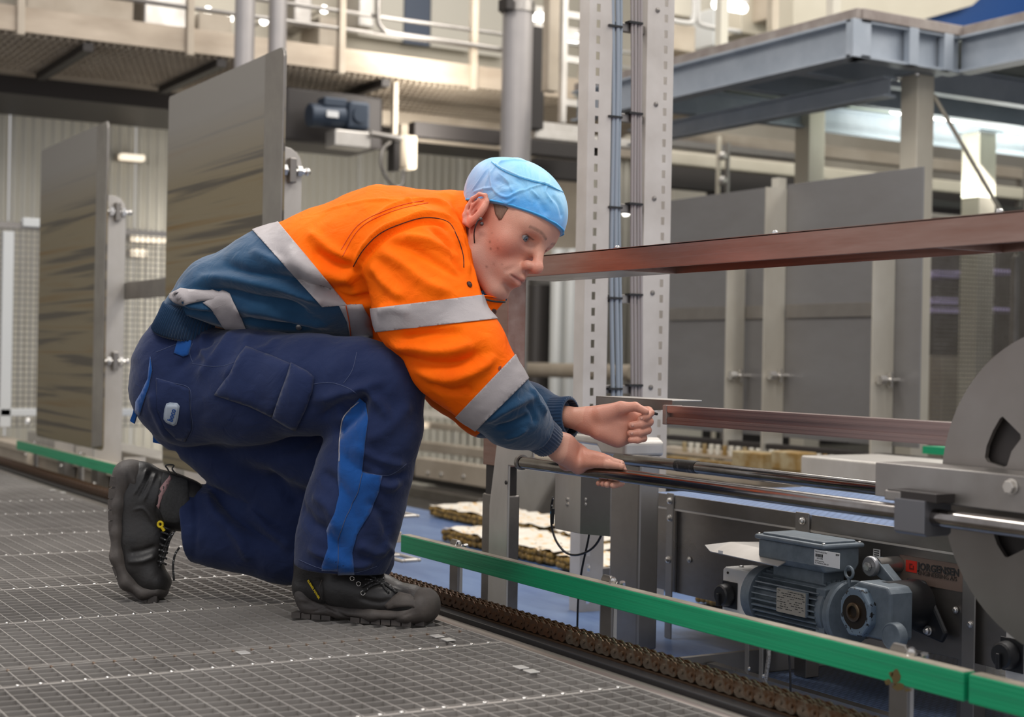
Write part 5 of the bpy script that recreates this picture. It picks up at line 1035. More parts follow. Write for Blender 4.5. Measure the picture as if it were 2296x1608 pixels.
def isosurf(F, lo, hi, h, B=12):
    lo, hi = np.array(lo, float), np.array(hi, float); nb = np.ceil((hi - lo) / (h * B)).astype(int) + 1
    N = nb * B + 4; idx = np.stack(np.meshgrid(*[np.arange(n) for n in nb], indexing='ij'), -1).reshape(-1, 3)
    cen = lo + (idx + 0.5) * B * h; rad = B * h * 0.87; v = F(cen); idx = idx[np.abs(v) < rad * 1.7 + 0.004]
    g = np.stack(np.meshgrid(*[np.arange(B + 1)] * 3, indexing='ij'), -1).reshape(-1, 3); K = []; V = []; Q = []
    lin = lambda a: ((a[:, 0] + 1) * N[1] + a[:, 1] + 1) * N[2] + a[:, 2] + 1
    for b in idx:
        base = b * B; P = lo + (base + g) * h; val = F(P, lo + (b + 0.5) * B * h, rad).reshape(B + 1, B + 1, B + 1); sg = val < 0
        if sg.all() or not sg.any(): continue
        cs = np.stack([val[i:B + i, j:B + j, k:B + k] for i, j, k in CORN], -1); ss = cs < 0; m = ss.any(-1) & ~ss.all(-1)
        ci = np.argwhere(m); cv = cs[m]; acc = np.zeros((len(ci), 3)); cnt = np.zeros(len(ci))
        for a, e in EDG:
            x = (cv[:, a] < 0) != (cv[:, e] < 0); t = np.where(x, cv[:, a] / np.where(x, cv[:, a] - cv[:, e], 1), 0)
            acc += np.where(x[:, None], CORN[a] + (CORN[e] - CORN[a]) * t[:, None], 0); cnt += x
        K.append(lin(ci + base)); V.append(lo + (ci + base + acc / cnt[:, None]) * h)
        for ax in range(3):
            o1, o2 = [(1, 2), (2, 0), (0, 1)][ax]; sl = [slice(0, B)] * 3; s2 = list(sl); s2[ax] = slice(1, B + 1)
            A_, B_ = sg[tuple(sl)], sg[tuple(s2)]; e = np.argwhere(A_ != B_)
            if not len(e): continue
            fl = A_[A_ != B_]; e = e + base; u = np.zeros(3, int); w = np.zeros(3, int); u[o1] = 1; w[o2] = 1
            q = np.stack([lin(e), lin(e - u), lin(e - u - w), lin(e - w)], 1); q[~fl] = q[~fl][:, ::-1]; Q.append(q)
    K = np.concatenate(K); V = np.concatenate(V); Q = np.concatenate(Q); K, ui = np.unique(K, return_index=True); V = V[ui]
    ix = np.searchsorted(K, Q); ix = np.minimum(ix, len(K) - 1); ok = (K[ix] == Q).all(1); return V, ix[ok]
def vnorm(V, Q):
    a = V[Q[:, 2]] - V[Q[:, 0]]; b = V[Q[:, 3]] - V[Q[:, 1]]; n = np.cross(a, b); N_ = np.zeros_like(V)
    for i in range(4): np.add.at(N_, Q[:, i], n)
    return N_ / (np.linalg.norm(N_, axis=1)[:, None] + 1e-12)
def relax(V, Q, it=1, f=0.5):
    for _ in range(it):
        A_ = np.zeros_like(V); c = np.zeros(len(V))
        for i in range(4):
            for j in (1, 3): np.add.at(A_, Q[:, i], V[Q[:, (i + j) % 4]]); np.add.at(c, Q[:, i], 1)
        V = V + f * (A_ / c[:, None] - V)
    return V
def meshobj(name, V, Q, mats, parent, mi=None, col=None, smooth=True):
    me = bpy.data.meshes.new(name); Vl = V - org(parent); me.vertices.add(len(V)); me.vertices.foreach_set('co', Vl.astype(np.float32).ravel())
    me.loops.add(len(Q) * 4); me.loops.foreach_set('vertex_index', Q.astype(np.int32).ravel()); me.polygons.add(len(Q)); me.polygons.foreach_set('loop_start', np.arange(0, len(Q) * 4, 4, dtype=np.int32))
    me.update(calc_edges=True)
    for m in (mats if isinstance(mats, (list, tuple)) else [mats]): me.materials.append(m)
    if mi is not None: me.polygons.foreach_set('material_index', mi.astype(np.int32))
    if smooth: me.polygons.foreach_set('use_smooth', np.ones(len(Q), bool))
    if col is not None:
        at = me.color_attributes.new('skin', 'FLOAT_COLOR', 'POINT'); at.data.foreach_set('color', np.concatenate([col, np.ones((len(col), 1))], 1).astype(np.float32).ravel())
    o = bpy.data.objects.new(name, me); C.objects.link(o)
    if parent is not None: o.parent = parent
    ORG[o.name] = org(parent); return o
def bvh(V, Q): return BVHTree.FromPolygons([tuple(v) for v in V.tolist()], [tuple(q) for q in Q.tolist()])
def hit(T, px, py):
    d = Vector(ray(px, py)).normalized(); r = T.ray_cast(Vector(CO), d)
    return (np.array(r[0]), np.array(r[1])) if r[0] is not None else (None, None)
def segdist(V, a, b):
    ab = b - a; t = np.clip((V - a) @ ab / (ab @ ab + 1e-12), 0, 1); return np.linalg.norm(V - a - t[:, None] * ab, axis=1), t
def folds(V, Nn, T, fl, mul=1.6):
    """fl: (pixel polyline, width px, height mm) - ridges and creases pressed into the cloth where they lie on it"""
    D = np.zeros(len(V))
    for pts, w, h in fl:
        P = []
        pp = smooth([np.array((x, y, 0.0)) for x, y in pts], 3)
        for q in pp:
            p, n_ = hit(T, q[0], q[1])
            if p is not None: P.append(p)
        if len(P) < 2: continue
        w_ = w * 3.15 / FPX; best = np.zeros(len(V)); n = len(P) - 1
        for i in range(n):
            if np.linalg.norm(P[i + 1] - P[i]) > 0.12: continue
            c = (P[i] + P[i + 1]) / 2; near = np.where(np.abs(V - c).max(1) < 0.08 + w_ * 2)[0]
            if not len(near): continue
            d, t = segdist(V[near], P[i], P[i + 1]); s_ = (i + t) / n; e = np.exp(-(d / w_) ** 2) * np.clip(np.minimum(s_, 1 - s_) * 5 + 0.12, 0, 1)
            best[near] = np.maximum(best[near], e)
        D += best * h * 0.001 * mul
    return V + Nn * D[:, None]
def ripple(P, s, seed=0, oct=3):
    r = np.random.RandomState(seed); v = np.zeros(len(P)); a = 1.0
    for o in range(oct):
        for _ in range(3):
            k = r.normal(size=3) * s * 2 ** o; k2 = r.normal(size=3) * s * 2 ** o; v += a * np.sin(P @ k + r.uniform(0, 6.28) + 1.6 * np.sin(P @ k2 + r.uniform(0, 6.28)))
        a *= 0.5
    return v / 4
def patch(name, T, poly, m, parent, lift=0.0015, step=7, th=0.0015, smooth_=True, puff=0.0):
    """a sheet lying on a surface: outline given as seen, laid on the surface point by point"""
    def dens(pl, s):
        o = []
        for i in range(len(pl)):
            a, b = np.array(pl[i], float), np.array(pl[(i + 1) % len(pl)], float); n = max(1, int(np.linalg.norm(b - a) / s)); o += [a + (b - a) * k / n for k in range(n)]
        return o
    bd = dens(poly, step); nb = len(bd); A_ = np.array(bd)
    def inside(x, y):
        c = False; j = nb - 1
        for i in range(nb):
            if (A_[i, 1] > y) != (A_[j, 1] > y) and x < (A_[j, 0] - A_[i, 0]) * (y - A_[i, 1]) / (A_[j, 1] - A_[i, 1]) + A_[i, 0]: c = not c
            j = i
        return c
    pts = list(bd); x0, y0 = A_.min(0); x1, y1 = A_.max(0)
    y = y0 + step / 2
    while y < y1:
        x = x0 + step / 2
        while x < x1:
            if inside(x, y) and np.min(np.hypot(A_[:, 0] - x, A_[:, 1] - y)) > step * 0.55: pts.append(np.array((x, y)))
            x += step
        y += step
    vs, es, fs, *_ = delaunay_2d_cdt([Vector((float(p[0]), float(p[1]))) for p in pts], [(i, (i + 1) % nb) for i in range(nb)], [], 1, 1e-4)
    P3 = []; ok = []
    for v in vs:
        p, n_ = hit(T, v[0], v[1])
        if p is None: P3.append((0, 0, 0)); ok.append(False)
        else:
            dd = float(np.min(np.hypot(A_[:, 0] - v[0], A_[:, 1] - v[1]))); P3.append(p + n_ * (lift + puff * min(1, dd / 12.0))); ok.append(True)
    F_ = [f for f in fs if all(ok[i] for i in f) and max(np.linalg.norm(np.array(P3[f[i]]) - np.array(P3[f[i - 1]])) for i in range(len(f))) < 0.2]
    b = MB(); b.add(P3, [tuple(f)[::-1] for f in F_]); o = b.build(name, m, parent, smooth=smooth_); bm = bmesh.new(); bm.from_mesh(o.data)
    bmesh.ops.delete(bm, geom=[v for v in bm.verts if not v.link_faces], context='VERTS'); bm.to_mesh(o.data); bm.free()
    md = o.modifiers.new('s', 'SOLIDIFY'); md.thickness = th; md.offset = 0; return o
def seam(name, T, pts, r, m, parent, lift=0.0, closed=False):
    P = []
    for q in smooth([np.array((x, y, 0.0)) for x, y in pts], 12):
        p, n_ = hit(T, q[0], q[1])
        if p is not None: P.append(p + n_ * lift)
    if len(P) < 2: return None
    return MB().tube(P, r, 6).build(name, m, parent, smooth=True)
def band(name, V, Q, pl, th, m, parent, sel):
    """the strip of a garment between two planes, lifted off it: a sewn-on tape. pl: (point, normal) x 2, keep n.(x-p) > 0"""
    c = V[Q].mean(1); keep = sel(c)
    for p, n in pl: keep &= ((c - p) @ n) > -0.012
    Qk = Q[keep]; used, inv = np.unique(Qk, return_inverse=True); inv = inv.reshape(Qk.shape); b = MB(); N_ = vnorm(V, Q)[used]; b.add((V[used] + N_ * th - 0), [tuple(q) for q in inv])
    o = b.build(name, m, parent, smooth=True); bm = bmesh.new(); bm.from_mesh(o.data); o0 = org(parent)
    for p, n in pl: bmesh.ops.bisect_plane(bm, geom=bm.verts[:] + bm.edges[:] + bm.faces[:], plane_co=Vector(p - o0), plane_no=Vector(n), clear_inner=True)
    bm.to_mesh(o.data); bm.free(); o.data.polygons.foreach_set('use_smooth', [True] * len(o.data.polygons)); md = o.modifiers.new('s', 'SOLIDIFY'); md.thickness = 0.0014; md.offset = 0; return o
def cutplane(p1, p2, keep):
    """plane through the eye line of two points of a straight sewn edge; keep = a point on the kept side"""
    a, b = ray(*p1), ray(*p2); n = nrmv(np.cross(a, b)); 
    if (ray(*keep)) @ n < 0: n = -n
    return (CO.copy(), n)
D3 = lambda px, py, d: PD(px, py, d)
px2m = lambda r, d: r * d / FPX
MF = nrmv((0.69, 0.72, 0)); ML = nrmv((-0.72, 0.69, 0))     # the man's forward and left
# materials
def clothmat(name, c1, c2, rough=0.8, fine=900, fold=0.0025, sheen=0.3, sc=(9, 9, 9)):
    N = NT(name); b = N.b; b.inputs['Roughness'].default_value = rough; b.inputs['Sheen Weight'].default_value = sheen; b.inputs['Specular IOR Level'].default_value = 0.14
    tc = N.n('ShaderNodeTexCoord'); ns = N.n('ShaderNodeTexNoise'); ns.inputs['Scale'].default_value = sc[0]; ns.inputs['Detail'].default_value = 5; N.l(tc.outputs['Object'], ns.inputs['Vector'])
    mr = N.n('ShaderNodeMapRange'); mr.inputs[1].default_value, mr.inputs[2].default_value = 0.35, 0.7; N.l(ns.outputs[0], mr.inputs[0])
    mx = N.n('ShaderNodeMix', data_type='RGBA'); mx.inputs['A'].default_value = c1; mx.inputs['B'].default_value = c2; N.l(mr.outputs[0], mx.inputs['Factor']); N.l(mx.outputs['Result'], b.inputs['Base Color'])
    w = N.n('ShaderNodeTexNoise'); w.inputs['Scale'].default_value = 26; w.inputs['Detail'].default_value = 3; w.inputs['Distortion'].default_value = 1.2; N.l(tc.outputs['Object'], w.inputs['Vector'])
    f = N.n('ShaderNodeTexNoise'); f.inputs['Scale'].default_value = fine; f.inputs['Detail'].default_value = 1; N.l(tc.outputs['Object'], f.inputs['Vector'])
    b1 = N.n('ShaderNodeBump'); b1.inputs['Distance'].default_value = fold; N.l(w.outputs[0], b1.inputs['Height']); b2 = N.n('ShaderNodeBump'); b2.inputs['Distance'].default_value = 0.00035; N.l(f.outputs[0], b2.inputs['Height']); N.l(b1.outputs[0], b2.inputs['Normal']); N.l(b2.outputs[0], b.inputs['Normal']); return N.m
M['orange'] = clothmat('hi_vis_orange', (1.0, 0.165, 0.0, 1), (0.96, 0.125, 0.0, 1), 0.75, sheen=0.0, fold=0.003)
M['navy'] = clothmat('jacket_navy', (0.008, 0.045, 0.105, 1), (0.013, 0.06, 0.13, 1), 0.75, fold=0.003)
M['trouser'] = clothmat('trouser_navy', (0.012, 0.021, 0.068, 1), (0.019, 0.031, 0.09, 1), 0.85, sheen=0.14, fold=0.0025)
M['royal'] = clothmat('royal_blue', (0.006, 0.062, 0.25, 1), (0.009, 0.08, 0.30, 1), 0.8)
M['tape'] = clothmat('reflective_tape', (0.42, 0.385, 0.39, 1), (0.36, 0.33, 0.335, 1), 0.42, sheen=0.0, fold=0.0015)
M['thread'] = mat('thread', (0.06, 0.08, 0.16, 1), 0.8); M['thread_o'] = mat('thread_orange', (0.6, 0.08, 0.01, 1), 0.8); M['threadg'] = mat('thread_grey', (0.33, 0.30, 0.30, 1), 0.8)
M['darkseam'] = mat('piping_and_shade', (0.03, 0.006, 0.004, 1), 0.8)
man = thing('person', 'kneeling man in orange and navy work jacket, navy trousers and blue cap', 'person', PZ(640, 1360, 0))

# ----------------------------------------------------------------- body: one continuous skin from head to feet
HF = nrmv(0.695 * IR - 0.469 * IU - 0.545 * CF)      # where the nose points
HU = 0.559 * IR + 0.829 * IU; HU = nrmv(HU - HF * (HU @ HF)); HL = np.cross(HU, HF)
HC = D3(1123, 525, 3.17); HS = 1.09
HM = np.stack([HF, HL, HU])
hp = lambda x, y, z: HC + (HF * x + HL * y + HU * z) * HS
SH_R, EL_R, WR_R = D3(925, 575, 3.07), D3(1062, 838, 3.02), D3(1226, 985, 3.16)
SH_L, EL_L, WR_L = D3(975, 600, 3.37), D3(1068, 884, 3.385), D3(1322, 944, 3.27)
B_ = SDF()
def E(x, y, z, rx, ry, rz, k=0.01, op='u', both=False, A=None):
    for s_ in ((1, -1) if both else (1,)): B_.ell(hp(x, y * s_, z), HM if A is None else A, (rx * HS, ry * HS, rz * HS), k, op)
def K(a, b, ra, rb, k=0.01, op='u', both=False):
    for s_ in ((1, -1) if both else (1,)): B_.cone(hp(a[0], a[1] * s_, a[2]), hp(b[0], b[1] * s_, b[2]), ra * HS, rb * HS, k=k, op=op)
# torso and limbs under the clothes
B_.loft([(D3(440, 850, 3.32), 0.07, 0.11), (D3(480, 725, 3.3), 0.035, 0.08), (D3(700, 620, 3.25), 0.10, 0.15), (D3(900, 575, 3.22), 0.10, 0.16)], ML, k=0.03, kk=0.03)
B_.loft([(SH_R, 0.05, 0), (EL_R, 0.042, 0)], k=0.04); B_.loft([(SH_L, 0.045, 0), (EL_L, 0.036, 0)], k=0.03)
for a, b_, c in ((EL_R, WR_R, D3(1180, 950, 3.11)), (EL_L, WR_L, D3(1270, 938, 3.31))):
    B_.loft([(a, 0.036, 0), (a + (b_ - a) * 0.55 - Z3 * 0.006, 0.020, 0), (b_, 0.026, 0)], k=0.02, kk=0.03)
B_.loft([(D3(440, 870, 3.24), 0.065, 0), (D3(850, 868, 3.09), 0.05, 0), (D3(760, 1250, 3.14), 0.03, 0)], k=0.03, kk=0.03); B_.loft([(D3(480, 885, 3.42), 0.06, 0), (D3(800, 1235, 3.33), 0.042, 0), (D3(400, 1140, 3.38), 0.028, 0)], k=0.03, kk=0.03)
fx = nrmv(np.array((0.735, 0.678, 0))); fy = np.cross(Z3, fx); h0 = PZ(648, 1388, 0); h0 = h0 + fy * 0.045 + fx * 0.012
lp = lambda x, y, z: h0 + fx * x + fy * y + Z3 * (z + 0.001)
B_.loft([(D3(760, 1240, 3.14), 0.03, 0), (lp(0.045, 0, 0.11), 0.028, 0), (lp(0.06, 0, 0.06), 0.028, 0), (lp(0.22, 0, 0.042), 0.018, 0)], k=0.03); B_.loft([(D3(400, 1140, 3.38), 0.028, 0), (D3(326, 1130, 3.38), 0.026, 0), (D3(310, 1180, 3.38), 0.022, 0), (D3(308, 1250, 3.375), 0.015, 0)], k=0.02)
# neck
B_.cone(D3(985, 575, 3.21), hp(-0.012, 0, -0.03), 0.068, 0.058, k=0.03)
# head
E(-0.014, 0, 0.043, 0.096, 0.075, 0.082, 0.03)
E(0.030, 0, 0.005, 0.056, 0.062, 0.078, 0.03)
E(0.022, 0, -0.052, 0.056, 0.055, 0.054, 0.025); E(0.040, 0, 0.048, 0.060, 0.064, 0.056, 0.03)
E(0.070, 0, -0.094, 0.018, 0.021, 0.018, 0.022)
K((-0.004, 0.056, -0.028), (0.012, 0.050, -0.068), 0.017, 0.016, 0.02, both=True); K((0.012, 0.050, -0.068), (0.064, 0.016, -0.098), 0.016, 0.014, 0.02, both=True)
E(0.050, 0.043, -0.010, 0.023, 0.022, 0.022, 0.022, both=True)
K((0.086, 0.010, 0.034), (0.067, 0.047, 0.038), 0.0105, 0.010, 0.014, both=True)
E(0.092, 0.030, 0.014, 0.017, 0.0175, 0.012, 0.014, 's', both=True)
E(0.0655, 0.031, 0.0155, 0.0150, 0.0158, 0.0142, 0.006, both=True)          # lids
E(0.0855, 0.0318, 0.0152, 0.0185, 0.0150, 0.0062, 0.0022, 's', both=True)    # the opening between them
K((0.0775, 0.020, 0.024), (0.071, 0.044, 0.023), 0.0022, 0.0022, 0.003, both=True)  # upper lid fold
K((0.086, 0, 0.030), (0.111, 0, -0.016), 0.0085, 0.0100, 0.013)
E(0.1130, 0, -0.0195, 0.0115, 0.0112, 0.0108, 0.010)
E(0.1005, 0.0125, -0.0235, 0.0105, 0.0078, 0.0088, 0.006, both=True)
E(0.1075, 0.0072, -0.0335, 0.0058, 0.0032, 0.0042, 0.003, 's', both=True)
E(0.072, 0, -0.053, 0.027, 0.032, 0.027, 0.02)
K((0.0985, 0.0, -0.0500), (0.0835, 0.0235, -0.0565), 0.0052, 0.0028, 0.006, both=True)
K((0.0960, 0.0, -0.0630), (0.0830, 0.0210, -0.0590), 0.0064, 0.0035, 0.006, both=True)
K((0.1055, 0.0, -0.0565), (0.0900, 0.0240, -0.0578), 0.0022, 0.0018, 0.003, 's', both=True)
K((0.095, 0.026, -0.034), (0.083, 0.034, -0.055), 0.003, 0.003, 0.008, 's', both=True)   # nasolabial fold
E(0.092, 0, -0.078, 0.010, 0.020, 0.005, 0.012, 's')                                     # under the lower lip
# ears
for s_ in (1, -1):
    eA = np.stack([nrmv(HF * 0.92 - HL * 0.38 * s_ * -1 * 0.0 - HU * 0.12), nrmv(HL * s_ - HF * 0.42), HU])
    eA[2] = np.cross(eA[0], eA[1]); eA[2] /= np.linalg.norm(eA[2])
    if eA[2] @ HU < 0: eA[2] *= -1
    ec = hp(-0.014, 0.083 * s_, 0.006); ep = lambda x, y, z: ec + (eA[0] * x + eA[1] * y + eA[2] * z) * 1.2
    B_.ell(ep(0, 0, 0), eA, (0.0225, 0.0125, 0.0365), 0.006)
    B_.ell(ep(0.001, 0.0120, 0.004), eA, (0.0150, 0.0085, 0.0258), 0.004, 's')
    rim = [(0.012, 0.003, 0.012), (0.010, 0.006, 0.024), (0.000, 0.007, 0.031), (-0.012, 0.007, 0.026), (-0.018, 0.007, 0.012), (-0.017, 0.006, -0.004), (-0.011, 0.005, -0.018), (-0.002, 0.004, -0.027), (0.007, 0.002, -0.026)]
    for i in range(len(rim) - 1): B_.cone(ep(*rim[i]), ep(*rim[i + 1]), 0.0040 if i < 6 else 0.0052, 0.0040 if i < 5 else 0.0055, k=0.003)
    ah = [(-0.008, 0.005, 0.018), (-0.010, 0.006, 0.004), (-0.006, 0.006, -0.010), (0.002, 0.005, -0.015)]
    for i in range(3): B_.cone(ep(*ah[i]), ep(*ah[i + 1]), 0.003, 0.003, k=0.004)
    B_.ell(ep(0.004, 0.006, -0.004), eA, (0.006, 0.006, 0.008), 0.003, 's'); B_.ell(ep(0.012, 0.003, -0.004), eA, (0.004, 0.005, 0.006), 0.003)
# ---- right hand, laid over the front guide tube
TX = lambda px: PY(px, 1050 + (px - 1300) * 0.14, 1.78)[0]
def onT(x, r, th): th = math.radians(th); return np.array((x, 1.78 + r * math.cos(th), 0.314 + r * math.sin(th)))   # th: 0 behind, 90 top, 180 front
xi = TX(1378)
pw = WR_R
knu = []
B_.loft([(WR_R, 0.025, 0.020), (D3(1262, 1003, 3.185), 0.028, 0.019), (onT(TX(1305), 0.032, 110), 0.026, 0.016)], CF, k=0.02, kk=0.015)
for i, (dx, fr_, le) in enumerate(((0, 0.0082, 1.0), (-0.0185, 0.0084, 1.02), (-0.037, 0.0080, 1.0), (-0.054, 0.0070, 0.95))):
    x = xi + dx; m_ = onT(x - 0.022, 0.0285, 100 - 3 * i); k_ = onT(x - 0.004, 0.0265, 52); p_ = onT(x + 0.001, 0.0245, 2); q_ = onT(x + 0.001, 0.0235, -48); t_ = onT(x, 0.0225, -98 - 6 * (i == 1))
    B_.cone(onT(TX(1300) + dx * 0.25, 0.030, 112), m_, 0.017, fr_ * 1.30, k=0.012); B_.cone(m_, k_, fr_ * 1.25, fr_ * 1.08, k=0.005); B_.cone(k_, p_, fr_ * 1.08, fr_, k=0.003); B_.cone(p_, q_, fr_, fr_ * 0.93, k=0.003); B_.cone(q_, t_, fr_ * 0.93, fr_ * 0.85, k=0.003)
B_.cone(D3(1258, 1018, 3.17), onT(TX(1318), 0.026, 165), 0.017, 0.0135, k=0.02)
B_.cone(onT(TX(1290), 0.028, 150), onT(TX(1335), 0.0255, 132), 0.0165, 0.0105, k=0.014)
B_.cone(onT(TX(1335), 0.0255, 132), onT(TX(1372), 0.0235, 118), 0.0102, 0.0090, k=0.005); B_.cone(onT(TX(1372), 0.0235, 118), onT(TX(1400), 0.0215, 112), 0.0088, 0.0068, k=0.003)
# ---- left hand, pinching the lever
dh = 3.245
B_.loft([(WR_L, 0.027, 0.021), (D3(1352, 945, 3.262), 0.032, 0.021), (D3(1388, 950, 3.262), 0.042, 0.022), (D3(1418, 955, 3.272), 0.038, 0.020)], CF, k=0.02, kk=0.015)
B_.cone(D3(1345, 968, 3.25), D3(1385, 985, 3.255), 0.018, 0.017, k=0.015)                 # heel of the palm
B_.cone(D3(1350, 930, 3.245), D3(1392, 915, 3.235), 0.018, 0.0145, k=0.014); B_.cone(D3(1392, 915, 3.235), D3(1424, 912, 3.228), 0.0130, 0.0100, k=0.006); B_.cone(D3(1424, 912, 3.228), D3(1448, 923, 3.226), 0.0100, 0.0075, k=0.003)
for i, (yk, xk, xt_, yt, fr_) in enumerate(((922, 1452, 1436, 938, 0.0088), (942, 1450, 1415, 952, 0.0092), (961, 1446, 1413, 970, 0.0088), (979, 1437, 1414, 985, 0.0078))):
    a = D3(1418, yk - 2, dh + 0.045); b1 = D3(xk + 2, yk, dh + 0.030); c1 = D3(xk + 6, yk + 4, dh + 0.002); d1 = D3((xk + xt_) / 2 + 4, (yk + yt) / 2 + 5, dh - 0.014); e1_ = D3(xt_, yt + 2, dh - 0.013)
    B_.cone(a, b1, fr_ * 1.2, fr_ * 1.1, k=0.008); B_.cone(b1, c1, fr_ * 1.1, fr_, k=0.003); B_.cone(c1, d1, fr_, fr_ * 0.95, k=0.0025); B_.cone(d1, e1_, fr_ * 0.95, fr_ * 0.85, k=0.0025)
allp = np.array([c for _, c, _, _, _ in B_.p]); lo = allp.min(0) - 0.2; hi = allp.max(0) + 0.2; lo[2] = max(lo[2], 0.005)
BV, BQ = isosurf(B_, lo, hi, 0.0021)
print('body', len(BV), len(BQ))
L_ = (BV - HC) @ HM.T / HS; x, y, z = L_[:, 0], L_[:, 1], L_[:, 2]; ay = np.abs(y)
g = lambda cx, cy, cz, r, yy=None: np.exp(-(((x - cx) ** 2 + ((ay if yy is None else yy) - cy) ** 2 + (z - cz) ** 2) / r ** 2))
base = np.array((0.63, 0.325, 0.235)); col = np.tile(base, (len(BV), 1)); rip = ripple(BV, 60, 3)[:, None]
col *= 1 + 0.05 * rip
def tint(w, c, a): global col; col = col * (1 - (w * a)[:, None]) + np.array(c) * (w * a)[:, None]
hm = (np.linalg.norm(L_, axis=1) < 0.16)
tint(g(0.06, 0.045, -0.02, 0.032) * hm, (0.58, 0.17, 0.11), 0.75); tint(g(0.112, 0.0, -0.02, 0.018) * hm, (0.60, 0.18, 0.12), 0.65); tint(g(-0.016, 0.083, 0.006, 0.038) * hm, (0.62, 0.16, 0.10), 0.75); tint(g(-0.012, 0.083, 0.006, 0.012) * hm, (0.25, 0.05, 0.03), 0.5)
tint(g(0.04, 0.05, -0.07, 0.04) * hm, (0.45, 0.21, 0.16), 0.5)
lip = np.clip(1 - np.abs(z + 0.0570) / 0.0095, 0, 1) ** 0.6 * (ay < 0.024) * (x > 0.082) * hm * (z > -0.0685) * np.clip((0.026 - ay) / 0.008, 0, 1); tint(lip, (0.42, 0.12, 0.10), 0.75)
tint(np.clip(1 - np.abs(z + 0.0568) / 0.0024, 0, 1) * (ay < 0.024) * (x > 0.082) * hm, (0.10, 0.02, 0.02), 0.8)  # dark line paints the shade in the slit between the lips
bx = 0.0395 + 0.004 * np.sin((ay - 0.012) / 0.04 * 3.1); brow = np.clip(1 - np.abs(z - bx + 0.004) / 0.0038, 0, 1) ** 0.5 * (ay > 0.010) * (ay < 0.052) * hm * (x > 0.04); tint(brow * (0.75 + 0.25 * ripple(BV, 500, 9, 1)), (0.12, 0.065, 0.042), 0.8)
tint(np.clip(1 - np.abs(z - 0.0212) / 0.0022, 0, 1) * (ay > 0.018) * (ay < 0.045) * (x > 0.068) * hm, (0.08, 0.035, 0.025), 0.8)
tint(g(0.08, 0.03, 0.004, 0.013) * hm, (0.42, 0.18, 0.14), 0.45)
stub = (ay < 0.07) * (z < -0.03) * (x > 0.0) * hm; tint(stub * np.clip((-0.03 - z) / 0.03, 0, 1), (0.36, 0.22, 0.18), 0.28)
r_ = np.random.RandomState(4)
for mx_, my_, mz_ in ((0.035, -0.062, -0.028), (0.042, -0.06, -0.038), (0.058, -0.052, -0.058), (0.07, -0.045, -0.05), (0.03, -0.06, -0.012), (0.05, -0.058, -0.018), (0.055, -0.055, -0.03), (0.05, -0.056, 0.02), (0.065, -0.05, 0.035), (0.05, -0.05, -0.07), (0.072, -0.038, -0.018)):
    w_ = np.exp(-(((x - mx_) ** 2 + ((y - my_) * 0.3) ** 2 + (z - mz_) ** 2) / 0.0021 ** 2)) * hm * (y < 0); tint(w_, (0.14, 0.05, 0.03), 0.75)
# knuckle redness on the hands
hd_ = (np.linalg.norm(BV - D3(1400, 950, 3.25), axis=1) < 0.09) | (np.linalg.norm(BV - D3(1330, 1035, 3.22), axis=1) < 0.09); tint(hd_ * 1.0, (0.52, 0.20, 0.14), 0.4)
sN = NT('skin'); at = sN.n('ShaderNodeAttribute', attribute_name='skin'); sN.l(at.outputs['Color'], sN.b.inputs['Base Color']); sN.b.inputs['Roughness'].default_value = 0.48; sN.b.inputs['Subsurface Weight'].default_value = 0.12; sN.b.inputs['Subsurface Scale'].default_value = 0.006; sN.b.inputs['Subsurface Radius'].default_value = (1, 0.3, 0.15)
tcn = sN.n('ShaderNodeTexCoord'); nz = sN.n('ShaderNodeTexNoise'); nz.inputs['Scale'].default_value = 420; nz.inputs['Detail'].default_value = 3; sN.l(tcn.outputs['Object'], nz.inputs['Vector']); bpn = sN.n('ShaderNodeBump'); bpn.inputs['Distance'].default_value = 0.0005; sN.l(nz.outputs[0], bpn.inputs['Height']); sN.l(bpn.outputs[0], sN.b.inputs['Normal'])
BV = relax(BV, BQ, 1, 0.35)
meshobj('body', BV, BQ, sN.m, man, col=col); BT = bvh(BV, BQ)
# eyes
M['eyew'] = mat('eye_white', (0.62, 0.56, 0.52, 1), 0.15, spec=0.6); M['iris'] = mat('iris', (0.12, 0.17, 0.2, 1), 0.1, spec=0.8); M['pupil'] = mat('pupil', (0.004, 0.004, 0.004, 1), 0.05)
for s_ in (1, -1):
    c = hp(0.0660, 0.031 * s_, 0.0155); look = nrmv(HF * 0.93 + HL * (-0.05) - HU * 0.10 + HL * -0.0)
    eb = MB().ball((0, 0, 0), 0.0140, 20, 14); eb.v = [tuple(c + np.array(v)) for v in eb.v]; e = eb.build('eye', M['eyew'], man, smooth=True)
    MB().lathe(c + look * 0.01265, look, [(0, 0.0070), (0.0011, 0.0055), (0.0014, 0.002), (0.00145, 0.0001)], 20).build('iris', M['iris'], e, smooth=True)
    MB().lathe(c + look * 0.0139, look, [(0, 0.0024), (0.0003, 0.002), (0.0004, 0.0001)], 14).build('pupil', M['pupil'], e, smooth=True)
# sideburn
M['hair'] = mat('short_brown_hair', (0.17, 0.095, 0.065, 1), 0.7, 0, (0.2, 0.12, 0.08, 1), (300, 300, 80), bump=0.001)
patch('sideburn_hair', BT, [(1106, 456), (1128, 460), (1140, 467), (1133, 478), (1125, 492), (1119, 494), (1111, 480)], M['hair'], man, 0.0008, 5, 0.001)
